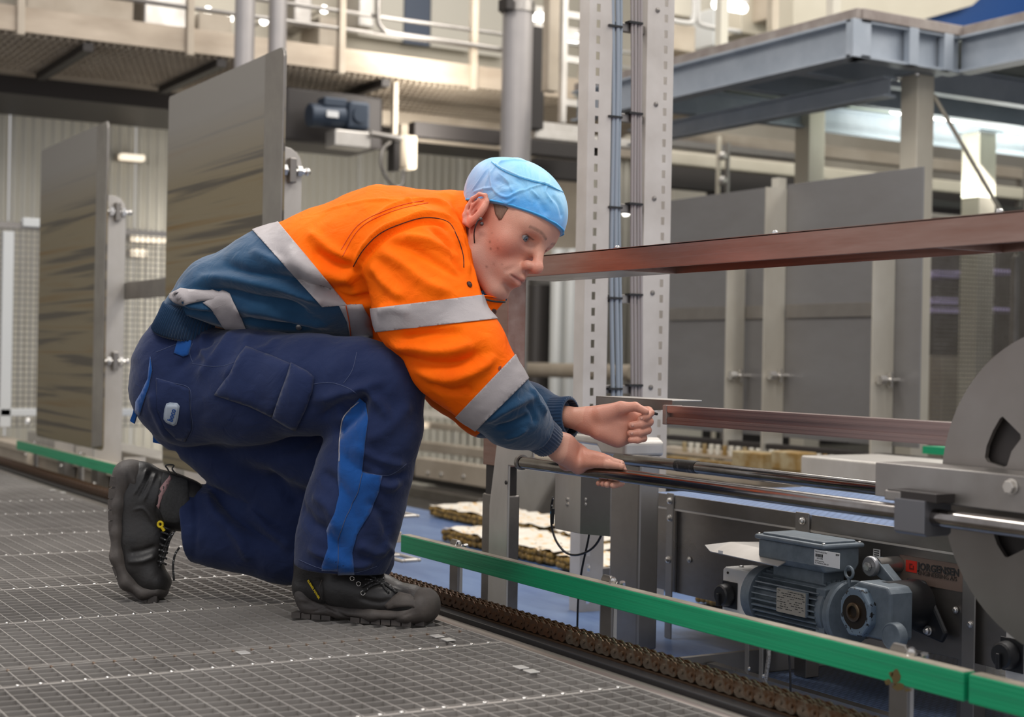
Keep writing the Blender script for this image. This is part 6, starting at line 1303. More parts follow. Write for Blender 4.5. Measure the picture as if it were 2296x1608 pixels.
# ear plug with cord
q = ep(0.006, 0.006, -0.006); ev = nrmv(-HL)
pl_ = MB().ball(D3(1080, 502, 3.085), 0.0045, 10, 8).ball(D3(1078, 491, 3.08), 0.0038, 10, 8).build('ear_plug', mat('plug_grey', (0.12, 0.10, 0.10, 1), 0.2, 0.5), man, smooth=True)
MB().tube(smooth([D3(1077, 491, 3.08), D3(1071, 496, 3.08), D3(1066, 508, 3.08), D3(1063, 524, 3.085), D3(1064, 545, 3.10)]), 0.0014, 6).build('cord', M['cable'], pl_, smooth=True)

# ----------------------------------------------------------------- cap
Cp = SDF(); Cp.ell(hp(-0.006, 0, 0.058), HM, (0.122, 0.094, 0.100), 0.01); Cp.ell(hp(-0.056, 0, 0.068), HM, (0.072, 0.078, 0.066), 0.02)
r0_, r1_, r2_ = D3(1050, 442, 3.10), D3(1265, 522, 3.02), hp(0.03, 0.07, 0.045)
rn = nrmv(np.cross(hp(0.108, 0, 0.068) - hp(-0.115, 0, 0.0), HL)); 
if rn @ HU > 0: rn = -rn
RP = hp(0.108, 0, 0.068); Cp.plane(RP, rn, 0.004)
CV, CQ = isosurf(Cp, HC - 0.22, HC + 0.24, 0.0022); Nn = vnorm(CV, CQ); CT = bvh(CV, CQ)
CV = folds(CV, Nn, CT, [([(1098, 372), (1105, 422), (1134, 443), (1163, 430), (1202, 417), (1223, 411)], 3, 1.3), ([(1058, 432), (1085, 424), (1105, 422)], 3, 1.2), ([(1116, 385), (1137, 406), (1147, 424), (1150, 432)], 3, 1.0), ([(1189, 424), (1210, 445)], 3, 1.2), ([(1228, 414), (1223, 430), (1241, 456)], 3, 1.2), ([(1095, 375), (1074, 406), (1056, 430)], 3, 1.0), ([(1126, 451), (1137, 456), (1158, 443)], 3, 1.0), ([(1111, 367), (1150, 359), (1189, 364)], 3, 0.8), ([(1102, 363), (1122, 378), (1150, 392), (1190, 405), (1222, 413), (1250, 425), (1276, 440)], 3, 2.2), ([(1110, 400), (1130, 412), (1145, 416)], 7, -1.5), ([(1160, 400), (1175, 412), (1180, 425)], 7, -1.4), ([(1240, 440), (1255, 460), (1262, 490)], 6, -1.2), ([(1200, 440), (1215, 460), (1225, 480)], 8, -1.2)], 2.6)
wr = np.abs(np.sin(ripple(CV, 13, 11, 2) * 4.0)); side_ = np.clip(((CV - RP) @ -rn) / 0.02, 0, 1); CV = CV + Nn * ((0.0022 * (1 - wr) ** 4.0 - 0.001 + 0.0025 * ripple(CV, 9, 5, 2)) * side_)[:, None]
capN = NT('cap_blue'); tc_ = capN.n('ShaderNodeTexCoord'); nn_ = capN.n('ShaderNodeTexNoise'); nn_.inputs['Scale'].default_value = 14; nn_.inputs['Detail'].default_value = 6; nn_.inputs['Distortion'].default_value = 1.5; capN.l(tc_.outputs['Object'], nn_.inputs['Vector'])
rp_ = capN.n('ShaderNodeValToRGB'); rp_.color_ramp.elements[0].position = 0.38; rp_.color_ramp.elements[0].color = (0.10, 0.42, 0.80, 1); rp_.color_ramp.elements[1].position = 0.62; rp_.color_ramp.elements[1].color = (0.34, 0.62, 0.84, 1); capN.l(nn_.outputs[0], rp_.inputs[0])
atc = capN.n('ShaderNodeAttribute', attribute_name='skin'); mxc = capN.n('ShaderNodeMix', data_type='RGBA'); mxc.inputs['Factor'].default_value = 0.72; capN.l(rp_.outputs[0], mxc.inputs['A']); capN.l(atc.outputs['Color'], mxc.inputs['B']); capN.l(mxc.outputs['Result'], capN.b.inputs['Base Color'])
capN.b.inputs['Roughness'].default_value = 0.55; capN.b.inputs['Sheen Weight'].default_value = 0.3
nb_ = capN.n('ShaderNodeBump'); nb_.inputs['Distance'].default_value = 0.004; capN.l(nn_.outputs[0], nb_.inputs['Height']); capN.l(nb_.outputs[0], capN.b.inputs['Normal'])
lc = (CV - HC) @ HM.T; backv = 0   # cap colour turns greyish violet towards the back
M['capc'] = capN.m
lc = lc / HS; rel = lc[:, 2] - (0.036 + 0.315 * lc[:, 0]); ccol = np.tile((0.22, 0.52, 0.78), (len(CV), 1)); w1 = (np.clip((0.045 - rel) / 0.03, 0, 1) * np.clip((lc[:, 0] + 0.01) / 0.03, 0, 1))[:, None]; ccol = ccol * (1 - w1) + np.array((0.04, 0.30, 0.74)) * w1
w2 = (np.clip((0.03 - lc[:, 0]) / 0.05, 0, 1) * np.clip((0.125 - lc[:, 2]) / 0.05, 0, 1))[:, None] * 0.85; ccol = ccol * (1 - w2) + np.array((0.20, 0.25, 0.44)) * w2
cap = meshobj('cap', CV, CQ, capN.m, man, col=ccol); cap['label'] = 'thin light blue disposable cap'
ctr = hp(-0.002, 0, 0.03)
ring = []
for t in np.linspace(0, 2 * math.pi, 90):
    dir_ = nrmv(HF * math.cos(t) + HL * math.sin(t)); dir_ = dir_ - rn * (dir_ @ rn); dir_ = nrmv(dir_); o_ = RP + (hp(-0.01, 0, 0.03) - RP) - rn * ((hp(-0.01, 0, 0.03) - RP) @ rn) - rn * 0.003
    hh = o_ + dir_ * 0.17
    for s_ in range(40):
        if Cp(hh[None])[0] < 0: break
        hh = hh - dir_ * 0.003
    ring.append(hh + dir_ * 0.001)
MB().tube(ring, 0.0022, 8, caps=False).build('rim_band', mat('cap_rim', (0.05, 0.36, 0.74, 1), 0.6), cap, smooth=True)
CT = bvh(CV, CQ); seam('seam', CT, [(1102, 363), (1122, 378), (1150, 392), (1190, 405), (1222, 413), (1250, 425), (1272, 436)], 0.0008, mat('cap_seam', (0.05, 0.35, 0.65, 1), 0.7), cap, 0.0004)

# ----------------------------------------------------------------- jacket
J = SDF(); R_ = lambda r, d=3.2: px2m(r, d)
J.loft([(D3(446, 700, 3.30), R_(58), 0.150), (D3(508, 672, 3.29), R_(98), 0.17), (D3(625, 640, 3.27), R_(127), 0.18), (D3(760, 612, 3.25), R_(150), 0.195), (D3(872, 585, 3.24), R_(163), 0.205), (D3(950, 575, 3.23), R_(140), 0.185)], ML, k=0.02, kk=0.03)
J.loft([(D3(950, 575, 3.23), R_(140), 0.14), (D3(1010, 566, 3.22), R_(137), 0.105), (D3(1094, 560, 3.185), R_(134), 0.090)], HL, k=0.03, kk=0.02)
cax = nrmv(D3(1082, 561, 3.19) - D3(1000, 570, 3.22)); ce = D3(1082, 562, 3.19)
J.lplane(ce + cax * 0.006, nrmv(cax + 0.10 * IU), ce, 0.17)
J.cone(D3(1030, 564, 3.205), D3(1150, 548, 3.16), R_(122), R_(128), HL, 0.082, 0.082, 0.004, 's')
J.loft([(D3(925, 590, 3.10), R_(118), 0.105), (D3(958, 690, 3.07), R_(112), 0.10), (D3(1030, 800, 3.04), R_(103), 0.09), (D3(1092, 872, 3.05), R_(80), 0.078), (D3(1150, 930, 3.09), R_(68), 0.066), (D3(1200, 965, 3.13), R_(46), 0.046)], CF, k=0.03, kk=0.03)
J.loft([(D3(970, 600, 3.36), R_(82), 0.09), (D3(980, 740, 3.38), R_(78), 0.085), (D3(1022, 848, 3.39), R_(80), 0.08), (D3(1092, 906, 3.375), R_(74), 0.072), (D3(1175, 922, 3.35), R_(64), 0.066), (D3(1232, 936, 3.325), R_(53), 0.052)], CF, k=0.03, kk=0.03)
J.cone(D3(900, 760, 3.2), D3(955, 800, 3.2), R_(60), R_(50), k=0.03)
_a, _b = D3(358, 692, 3.2), D3(500, 734, 3.2); _n = nrmv(np.cross(_b - _a, CF)); _n = _n if _n @ IU < 0 else -_n; J.lplane(_a, nrmv(_n - 0.05 * CF), D3(395, 770, 3.3), 0.2)
J.lplane(D3(1205, 973, 3.13), nrmv(D3(1226, 985, 3.16) - D3(1180, 950, 3.11)), D3(1215, 975, 3.13), 0.09)
J.plane(D3(1243, 938, 3.32), nrmv(D3(1300, 944, 3.27) - D3(1228, 938, 3.32)), 0.004) if False else None
lo = np.array([c for _, c, _, _, _ in J.p if c is not None]).min(0) - 0.25; hi = np.array([c for _, c, _, _, _ in J.p if c is not None]).max(0) + 0.25
JV, JQ = isosurf(J, lo, hi, 0.0045); JT = bvh(JV, JQ); Nn = vnorm(JV, JQ)
JF = [([(790, 602), (812, 560), (850, 520), (900, 497), (955, 482), (1005, 492), (1030, 530), (1040, 580)], 6, 5), ([(800, 610), (822, 570), (858, 532), (905, 508), (955, 495), (998, 505), (1020, 540)], 8, -6),
      ([(795, 600), (810, 660), (835, 720), (850, 770)], 14, -9), ([(830, 590), (870, 640), (905, 668)], 13, 5), ([(850, 560), (900, 590), (960, 640), (1010, 655)], 14, 5), ([(870, 545), (930, 560), (1000, 600), (1040, 625)], 10, -4), ([(900, 530), (960, 540), (1030, 580)], 11, 4),
      ([(960, 505), (1000, 540), (1020, 585), (1045, 620)], 8, -4), ([(1000, 500), (1035, 560), (1050, 615)], 8, 4), ([(870, 770), (930, 780), (1000, 790), (1060, 770)], 14, 6), ([(880, 800), (950, 815), (1030, 815), (1080, 790)], 12, -6), ([(930, 830), (1000, 850), (1070, 830), (1110, 800)], 13, 5), ([(960, 860), (1010, 880), (1060, 870)], 10, -4),
      ([(900, 760), (960, 750), (1040, 745)], 10, -4), ([(850, 700), (880, 690), (920, 700)], 10, 3),
      ([(640, 560), (700, 600), (760, 625), (795, 620)], 16, 6), ([(650, 620), (720, 650), (790, 650)], 14, -6), ([(700, 560), (750, 590), (790, 600)], 11, -4), ([(690, 520), (740, 560), (785, 580)], 12, 5), ([(560, 560), (620, 590), (680, 600), (730, 640)], 13, 5), ([(500, 590), (560, 610), (640, 625), (700, 660)], 12, -7), ([(440, 625), (510, 625), (600, 640), (680, 660), (720, 680)], 12, 6), ([(430, 650), (500, 650), (560, 665), (640, 680), (690, 700)], 10, -6),
      ([(520, 690), (600, 700), (680, 720), (740, 730)], 14, 5), ([(540, 715), (620, 730), (700, 735)], 10, -5), ([(700, 640), (760, 668), (830, 680)], 9, -6), ([(400, 640), (430, 690), (480, 690)], 10, 6), ([(370, 690), (420, 695), (480, 700)], 7, -6),
      ([(1085, 950), (1130, 920), (1170, 900), (1200, 890)], 9, 4), ([(1110, 960), (1150, 950), (1190, 930)], 8, -4), ([(1190, 870), (1205, 900), (1225, 930)], 7, 4), ([(1130, 985), (1160, 975), (1180, 960)], 6, 3), ([(1180, 905), (1195, 925), (1200, 950)], 6, -3),
      ([(1010, 440), (1040, 500), (1055, 560)], 9, -3), ([(1020, 470), (1040, 540), (1060, 620), (1080, 690)], 8, 3), ([(700, 480), (800, 455), (900, 450), (960, 470)], 5, 1.5), ([(820, 505), (870, 470), (930, 450), (990, 455), (1015, 480)], 7, 4)]
JV = folds(JV, Nn, JT, JF, 2.3); JV = JV + Nn * (0.0026 * ripple(JV, 22, 2, 3))[:, None]
JV = relax(JV, JQ, 1, 0.2); JT = bvh(JV, JQ)
# orange above, navy below the tapes
pT = cutplane((605, 518), (745, 683), (500, 650)); pV = cutplane((800, 660), (815, 790), (600, 700)); pS = cutplane((1062, 932), (1153, 838), (1250, 980))
fc = JV[JQ].mean(1); sdist = lambda c, pts: np.min([segdist(c, np.array(a), np.array(b))[0] for a, b in zip(pts[:-1], pts[1:])], axis=0)
armR = [D3(925, 590, 3.10), D3(958, 690, 3.07), D3(1030, 800, 3.04), D3(1092, 872, 3.05), D3(1200, 965, 3.13)]; armL = [D3(970, 600, 3.36), D3(980, 740, 3.38), D3(1022, 848, 3.39), D3(1092, 906, 3.375), D3(1228, 938, 3.32)]; spine = [D3(432, 712, 3.30), D3(625, 640, 3.27), D3(872, 585, 3.24), D3(950, 575, 3.23)]
dR = sdist(fc, armR) / 0.1; dL = sdist(fc, armL) / 0.1; dS = sdist(fc, spine) / 0.17; part = np.argmin([dS, dR, dL], 0)
side = lambda p, c: ((c - p[0]) @ p[1])
navy = ((part == 0) & ((side(pT, fc) > 0) | ((side(pV, fc) > 0) & ((fc @ CF > 0) & (side(cutplane((745, 683), (835, 683), (780, 800)), fc) > 0))))) | ((part == 1) & (side(pS, fc) > 0)) | ((part == 2) & (side(cutplane((1085, 960), (1160, 880), (1250, 960)), fc) > 0))
jacket = meshobj('jacket', JV, JQ, [M['orange'], M['navy']], man, mi=navy.astype(int)); jacket['label'] = 'orange jacket with navy lower half and grey reflective tapes'
selS = lambda c: (np.argmin([sdist(c, spine) / 0.17, sdist(c, armR) / 0.1, sdist(c, armL) / 0.1], 0) == 0); selA = lambda c: (np.argmin([sdist(c, spine) / 0.17, sdist(c, armR) / 0.1, sdist(c, armL) / 0.1], 0) == 1)
band('reflective_tape', JV, JQ, [cutplane((580, 531), (716, 682), (700, 600)), cutplane((630, 505), (778, 684), (600, 600)), cutplane((700, 690), (850, 680), (700, 600))], 0.0022, M['tape'], jacket, selS)
band('reflective_tape', JV, JQ, [cutplane((832, 692), (1042, 666), (950, 720)), cutplane((868, 742), (1062, 720), (950, 680))], 0.0022, M['tape'], jacket, lambda c: selA(c) & ((c - D3(940, 690, 3.17)) @ CF < 0.10))
band('reflective_tape', JV, JQ, [cutplane((1040, 916), (1136, 815), (1200, 960)), cutplane((1083, 950), (1172, 862), (1000, 800))], 0.0022, M['tape'], jacket, selA)
patch('reflective_tape', JT, [(760, 684), (812, 682), (832, 720), (838, 764), (786, 762), (778, 720)], M['tape'], jacket, 0.002, 7)
patch('reflective_tape', JT, [(375, 664), (390, 656), (404, 648), (430, 650), (470, 650), (508, 662), (486, 672), (450, 676), (415, 684), (392, 678)], M['tape'], jacket, 0.003, 6, puff=0.003)
patch('reflective_tape', JT, [(456, 680), (500, 652), (516, 660), (532, 690), (552, 735), (560, 745), (515, 746), (498, 728), (480, 700)], M['tape'], jacket, 0.003, 6, puff=0.002)
seam('armhole_piping_and_shade', JT, [(792, 598), (815, 560), (852, 524), (903, 501), (955, 488), (1003, 497), (1024, 528), (1038, 570), (1040, 600)], 0.0011, M['darkseam'], jacket, 0.0)  # dark piping at the collar end; the rest paints shading along the armhole
seam('stitching', JT, [(768, 575), (800, 520), (840, 490), (900, 468), (960, 455)], 0.0008, M['thread_o'], jacket, 0.0006); seam('stitching', JT, [(765, 560), (800, 508), (850, 478), (900, 460), (950, 450)], 0.0008, M['thread_o'], jacket, 0.0006)
seam('placket_edge', JT, [(776, 684), (783, 720), (787, 762)], 0.0012, M['thread_o'], jacket, 0.003)
for px, py, d_ in ((670, 734, 1), (1052, 638, 0), (1077, 622, 0)):
    p, n_ = hit(JT, px, py)
    if p is not None: MB().lathe(p, n_, [(0, 0.0068), (0.0025, 0.0062), (0.0032, 0.003), (0.0033, 0.0001)], 18).build('snap_button', M['bolt'] if d_ else mat('snap_dark', (0.08, 0.04, 0.03, 1), 0.3, 0.7), jacket, auto=True)
stain = patch('dirt_spot', JT, [(1118, 822), (1124, 820), (1123, 830), (1126, 832), (1121, 834), (1117, 828)], mat('dirt', (0.25, 0.04, 0.01, 1), 0.8), jacket, 0.0006, 4, 0.0004)
# collar lining, flap and zip
ln = SDF(); 
def flat(name, pts, m, parent, th=0.003, bev=0.001):
    b = MB(); P = [D3(*p) for p in pts]; b.add(P, [tuple(range(len(P)))]); o = b.build(name, m, parent); md = o.modifiers.new('s', 'SOLIDIFY'); md.thickness = th; md.offset = 0
    return o
flat('collar_flap', [(1052, 668, 3.12), (1075, 662, 3.10), (1100, 664, 3.10), (1133, 672, 3.13), (1118, 690, 3.13), (1096, 714, 3.12), (1090, 700, 3.115), (1074, 692, 3.11), (1060, 694, 3.12)], M['orange'], jacket, 0.004)
flat('collar_lining', [(1060, 662, 3.12), (1085, 650, 3.115), (1112, 662, 3.12), (1137, 656, 3.13), (1136, 674, 3.135), (1105, 674, 3.12), (1075, 670, 3.115)], M['navy'], jacket, 0.004)
for u, v, d_ in ((1078, 678, 3.098), (1107, 699, 3.12)):
    MB().lathe(D3(u, v, d_), -CF, [(0, 0.0062), (0.002, 0.0058), (0.0024, 0.003), (0.0012, 0.0001)], 16).build('snap_button', mat('snap_dark', (0.08, 0.04, 0.03, 1), 0.3, 0.7), jacket, auto=True)
MB().tube(smooth([D3(1066, 664, 3.10), D3(1085, 670, 3.095), D3(1108, 676, 3.105), D3(1132, 677, 3.13)]), 0.0022, 6).build('zip', M['ink'], jacket, smooth=True)
# ribbed elastic cuffs and waist
def ribbed(name, st, m, parent, ribs, amp, lat=None, sideax=None):
    """st: (centre, radius, lateral radius) rings"""
    b = MB(); n = ribs * 4; ax = nrmv(st[-1][0] - st[0][0]); s_ = nrmv(sideax - ax * (sideax @ ax)); u = np.cross(s_, ax); vs = []
    for c, r, l in st:
        for i in range(n): t = 2 * math.pi * i / n; k = 1 + amp * (0.5 + 0.5 * math.cos(t * ribs)); vs.append(c + (u * math.cos(t) * r + s_ * math.sin(t) * l) * k)
    fs = [(k * n + i, k * n + (i + 1) % n, (k + 1) * n + (i + 1) % n, (k + 1) * n + i) for k in range(len(st) - 1) for i in range(n)]; b.add(vs, fs)
    o = b.build(name, m, parent, smooth=True); md = o.modifiers.new('s', 'SOLIDIFY'); md.thickness = 0.002; md.offset = -1; return o
M['navy2'] = clothmat('ribbed_navy', (0.010, 0.035, 0.085, 1), (0.014, 0.05, 0.11, 1), 0.75, fold=0.001)
ribbed('cuff', [(D3(1196, 962, 3.125), 0.041, 0.041), (D3(1204, 969, 3.132), 0.0395, 0.037), (D3(1220, 981, 3.15), 0.0370, 0.034), (D3(1231, 990, 3.162), 0.0355, 0.032), (D3(1233, 992, 3.164), 0.030, 0.028)], M['navy2'], jacket, 34, 0.05, sideax=CF)
ribbed('cuff', [(D3(1222, 938, 3.325), 0.051, 0.051), (D3(1238, 938, 3.315), 0.047, 0.046), (D3(1262, 937, 3.30), 0.0445, 0.042), (D3(1279, 936, 3.288), 0.0445, 0.040), (D3(1281, 936, 3.286), 0.038, 0.035)], M['navy2'], jacket, 38, 0.04, sideax=CF)
wst = [(D3(470, 676, 3.30), R_(56), 0.140), (D3(468, 688, 3.30), R_(72), 0.165), (D3(461, 712, 3.31), R_(73), 0.174), (D3(454, 740, 3.31), R_(80), 0.182), (D3(452, 747, 3.31), R_(72), 0.172)]
ribbed('waistband', wst, M['navy2'], jacket, 90, 0.035, sideax=ML)

# ----------------------------------------------------------------- trousers
T_ = SDF()
T_.loft([(D3(438, 756, 3.31), R_(56), 0.140), (D3(434, 780, 3.31), R_(78), 0.15), (D3(430, 815, 3.31), R_(105), 0.165), (D3(430, 870, 3.31), R_(125), 0.17)], ML, k=0.02, kk=0.04)
T_.loft([(D3(430, 872, 3.25), R_(124), 0.10), (D3(560, 866, 3.19), R_(126), 0.10), (D3(700, 862, 3.13), R_(106), 0.09), (D3(800, 860, 3.10), R_(94), 0.082), (D3(858, 866, 3.085), R_(90), 0.078)], CF, k=0.04, kk=0.03)
T_.loft([(D3(862, 875, 3.085), R_(84), 0.078), (D3(848, 960, 3.09), R_(90), 0.08), (D3(815, 1060, 3.11), R_(100), 0.085), (D3(790, 1150, 3.12), R_(105), 0.088), (D3(772, 1225, 3.13), R_(102), 0.086), (D3(758, 1275, 3.13), R_(92), 0.08)], CF, k=0.02, kk=0.03)
T_.loft([(D3(455, 892, 3.40), R_(140, 3.4), 0.10), (D3(560, 1000, 3.39), R_(116, 3.4), 0.095), (D3(680, 1115, 3.37), R_(104, 3.4), 0.085), (D3(800, 1225, 3.33), R_(76, 3.3), 0.075)], CF, k=0.04, kk=0.03)
T_.loft([(D3(815, 1248, 3.33), R_(70, 3.3), 0.075), (D3(640, 1222, 3.36), R_(88, 3.3), 0.08), (D3(500, 1185, 3.385), R_(86, 3.4), 0.08), (D3(405, 1166, 3.39), R_(90, 3.4), 0.078)], CF, k=0.012, kk=0.012)
T_.cone(D3(560, 965, 3.30), D3(735, 1035, 3.27), R_(70), R_(75), k=0.03)
T_.lplane(D3(419, 1166, 3.39), nrmv(-IR - 0.09 * IU), D3(385, 1170, 3.39), 0.16)
T_.plane((0, 0, 0.0035), (0, 0, -1), 0.006)
hA, hB = D3(668, 1268, 3.12), D3(846, 1288, 3.12)
def hemplane(c):
    n = nrmv(np.cross(hB - hA, CF)); n = n if n[2] < 0 else -n
    return n
hn = hemplane(0)
T_.lplane(hA, hn, D3(757, 1320, 3.13), 0.11)
cs = [c for _, c, _, _, _ in T_.p if c is not None]; lo = np.array(cs).min(0) - 0.25; hi = np.array(cs).max(0) + 0.25; lo[2] = -0.01
TV, TQ = isosurf(T_, lo, hi, 0.0045); TT = bvh(TV, TQ); Nn = vnorm(TV, TQ)
TF = [([(780, 890), (815, 880), (850, 905), (870, 940)], 12, 6), ([(760, 930), (800, 905), (820, 890)], 12, -12), ([(745, 975), (790, 940), (815, 915)], 14, -10), ([(700, 900), (760, 885), (810, 870), (860, 855)], 14, 5), ([(720, 940), (770, 900), (830, 880)], 10, -5), ([(830, 985), (870, 960), (925, 900)], 16, 4),
      ([(560, 745), (540, 800), (500, 850)], 14, 4), ([(520, 740), (490, 790), (440, 850)], 12, 4), ([(480, 760), (440, 790), (395, 830)], 11, -4), ([(620, 760), (600, 780), (560, 790)], 12, 3), ([(460, 745), (450, 780), (470, 810)], 8, 4), ([(360, 1000), (440, 1010), (560, 1015), (660, 1000), (720, 970)], 20, -6), ([(340, 880), (350, 930), (380, 990)], 12, 4),
      ([(720, 1060), (760, 1090), (790, 1140), (800, 1190)], 14, -5), ([(700, 1110), (740, 1140), (760, 1190)], 13, 5), ([(690, 1170), (730, 1190), (770, 1240)], 13, -5), ([(830, 1060), (870, 1090), (890, 1080)], 12, 5), ([(820, 1120), (860, 1160), (870, 1200)], 12, -5), ([(800, 1220), (840, 1240), (865, 1235)], 12, 5), ([(690, 1230), (740, 1250), (790, 1270), (840, 1262)], 10, 5),
      ([(790, 1000), (850, 1030), (910, 1045)], 10, 4), ([(760, 1010), (800, 1050), (860, 1075), (915, 1060)], 9, -4), ([(460, 1100), (480, 1150), (530, 1200), (560, 1260)], 14, 5), ([(480, 1095), (520, 1150), (570, 1190), (640, 1230)], 14, -7), ([(560, 1130), (600, 1190), (660, 1230)], 16, 6), ([(600, 1050), (660, 1120), (700, 1170)], 16, -5), ([(860, 1215), (880, 1240), (885, 1280)], 8, 3), ([(430, 1080), (440, 1160), (435, 1250)], 7, -2)]
TV = folds(TV, Nn, TT, TF, 2.0); TV = TV + Nn * (0.0028 * ripple(TV, 20, 8, 3))[:, None]; TV = relax(TV, TQ, 1, 0.2); TT = bvh(TV, TQ)
tr = meshobj('trousers', TV, TQ, M['trouser'], man); tr['label'] = 'dark navy work trousers with royal blue side stripe'
patch('side_stripe', TT, [(800, 895), (812, 886), (825, 925), (822, 1000), (812, 1058), (806, 1090), (797, 1070), (774, 1090), (768, 1060), (758, 1040), (762, 960), (790, 910)][:0] + [(806, 892), (822, 905), (826, 940), (818, 1000), (812, 1060), (856, 1066), (850, 1100), (830, 1150), (800, 1200), (790, 1240), (795, 1296), (722, 1290), (722, 1268), (735, 1230), (733, 1190), (750, 1150), (760, 1110), (758, 1050), (762, 990), (768, 940), (785, 918)], M['royal'], tr, 0.0016, 8)
seam('reflective_piping', TT, [(805, 898), (785, 918), (768, 942), (763, 985), (761, 1035)], 0.0012, M['tape'], tr, 0.002); seam('stitching', TT, [(812, 1062), (800, 1110), (775, 1160), (760, 1210), (758, 1290)], 0.0007, M['thread'], tr, 0.003)
patch('cargo_pocket', TT, [(551, 778), (600, 795), (655, 818), (640, 870), (625, 912), (614, 935), (560, 910), (482, 885), (515, 840), (535, 800)], M['trouser'], tr, 0.003, 8, 0.003, puff=0.006)
patch('pocket_flap', TT, [(655, 816), (690, 834), (706, 846), (702, 880), (680, 930), (664, 962), (640, 950), (614, 934), (628, 895), (645, 850)], M['trouser'], tr, 0.006, 8, 0.003, puff=0.006)
patch('back_pocket', TT, [(350, 848), (385, 858), (424, 872), (427, 920), (430, 962), (415, 990), (396, 985), (370, 960), (352, 920)], M['trouser'], tr, 0.0012, 8, 0.0015)
for pts in ([(350, 848), (385, 858), (425, 872), (428, 920), (432, 960), (420, 985)], [(551, 780), (600, 797), (654, 820)], [(484, 884), (520, 868), (560, 905), (612, 932)][:0] + [(484, 886), (560, 911), (613, 935)], [(652, 822), (636, 875), (616, 930)], [(430, 815), (480, 822), (520, 815), (560, 790)], [(432, 770), (425, 790), (432, 812)], [(700, 862), (740, 858), (780, 870), (802, 885)], [(800, 790), (790, 830), (770, 860)], [(350, 790), (400, 770), (430, 762)], [(820, 1100), (870, 1070), (915, 1020)][:0] + [(812, 1058), (870, 1066), (912, 1040)], [(670, 1255), (720, 1275), (790, 1285), (845, 1270)]): seam('stitching', TT, pts, 0.0006, M['thread'], tr, 0.0003)
patch('side_gusset', TT, [(402, 756), (420, 748), (432, 750), (428, 775), (422, 796), (410, 800), (390, 792), (396, 770)], M['royal'], tr, 0.002, 6)
patch('back_flap', TT, [(338, 800), (332, 850), (318, 880), (306, 900), (304, 930), (308, 950), (322, 905), (334, 870), (342, 830)], M['royal'], tr, 0.002, 6)
b = MB(); q = [D3(*p) for p in ((338, 812, 3.24), (318, 845, 3.24), (303, 890, 3.24), (298, 925, 3.235), (291, 944, 3.235), (300, 950, 3.235), (306, 930, 3.235), (312, 900, 3.235), (326, 865, 3.235), (342, 835, 3.235))]; b.add(q, [tuple(range(10))]); o = b.build('back_flap', M['royal'], tr); md = o.modifiers.new('s', 'SOLIDIFY'); md.thickness = 0.005
flat('hanging_cloth', [(343, 975, 3.42), (380, 990, 3.42), (400, 1000, 3.42), (368, 998, 3.42), (343, 992, 3.42)], M['royal'], tr)
lab = patch('logo_patch', TT, [(374, 904), (382, 902), (398, 903), (404, 910), (401, 935), (397, 950), (390, 953), (373, 946), (367, 938), (370, 915)], mat('patch_grey', (0.36, 0.42, 0.50, 1), 0.7), tr, 0.0028, 5, 0.002)
patch('patch_border', TT, [(375, 907), (382, 905), (397, 906), (401, 911), (398, 934), (395, 947), (389, 950), (375, 944), (370, 937), (373, 915)], mat('patch_lighter', (0.42, 0.48, 0.56, 1), 0.7), tr, 0.0046, 5, 0.0008)
p, n_ = hit(TT, 386, 928)
q1 = hit(TT, 380, 948)[0]; q2 = hit(TT, 392, 908)[0]; upv = hit(TT, 378, 926)[0] - hit(TT, 394, 930)[0]
text('boco', 'lettering', mat('logo_blue', srgb(20, 70, 140), 0.6), tr, q1 + n_ * 0.0085 + (q2 - q1) * 0.20 - upv * 0.12, q2 - q1, upv, 0.0160, bold=0.0004)
for (c0, c1, cen) in (((757, 1284), 0, 0),):
    pass

# ----------------------------------------------------------------- boots
M['leather'] = mat('black_leather', (0.016, 0.0155, 0.016, 1), 0.42, 0, (0.028, 0.026, 0.025, 1), (12, 12, 12), bump=0.0006, bscale=(120, 120, 120), rvar=0.08)
M['rubber'] = mat('sole_rubber', (0.085, 0.072, 0.064, 1), 0.62, 0, (0.045, 0.039, 0.036, 1), (14, 14, 14), bump=0.0006, bscale=(150, 150, 150))
M['lace'] = mat('speckled_lace', (0.015, 0.015, 0.015, 1), 0.7, 0, (0.45, 0.45, 0.45, 1), (260, 260, 260), cut=(0.6, 0.64))
M['lining'] = mat('padded_collar', (0.035, 0.035, 0.034, 1), 0.85, 0, (0.05, 0.05, 0.05, 1), (200, 200, 200), bump=0.0008)
M['yellow'] = mat('yellow_tab', (0.75, 0.55, 0.01, 1), 0.5)
def boot(label, P, d):
    pass
# front boot: flat on the grating
up_ = SDF(); A3 = np.stack([fx, fy, Z3])
up_.loft([(lp(0.024, 0, 0.060), 0.046, 0.036), (lp(0.10, 0, 0.060), 0.052, 0.039), (lp(0.17, 0, 0.052), 0.042, 0.045), (lp(0.24, 0, 0.044), 0.030, 0.047), (lp(0.262, 0, 0.040), 0.026, 0.044)], fy, k=0.01, kk=0.02)
up_.loft([(lp(0.032, 0, 0.07), 0.050, 0.038), (lp(0.036, 0, 0.11), 0.054, 0.044), (lp(0.05, 0, 0.17), 0.052, 0.046)], fy, k=0.02)
up_.plane(lp(0, 0, 0.018), (0, 0, -1), 0.004)
SV, SQ = isosurf(up_, h0 - 0.12, h0 + np.array([0.36, 0.36, 0.24]), 0.003); Nn = vnorm(SV, SQ); ST = bvh(SV, SQ)
SV = folds(SV, Nn, ST, [([(720, 1295), (722, 1330), (730, 1365)], 5, -2), ([(800, 1340), (850, 1352), (880, 1342)], 6, -2), ([(830, 1322), (870, 1318), (900, 1328)], 6, 1.5), ([(660, 1330), (700, 1350), (740, 1360), (800, 1375), (860, 1370)], 5, -1.5)]); 
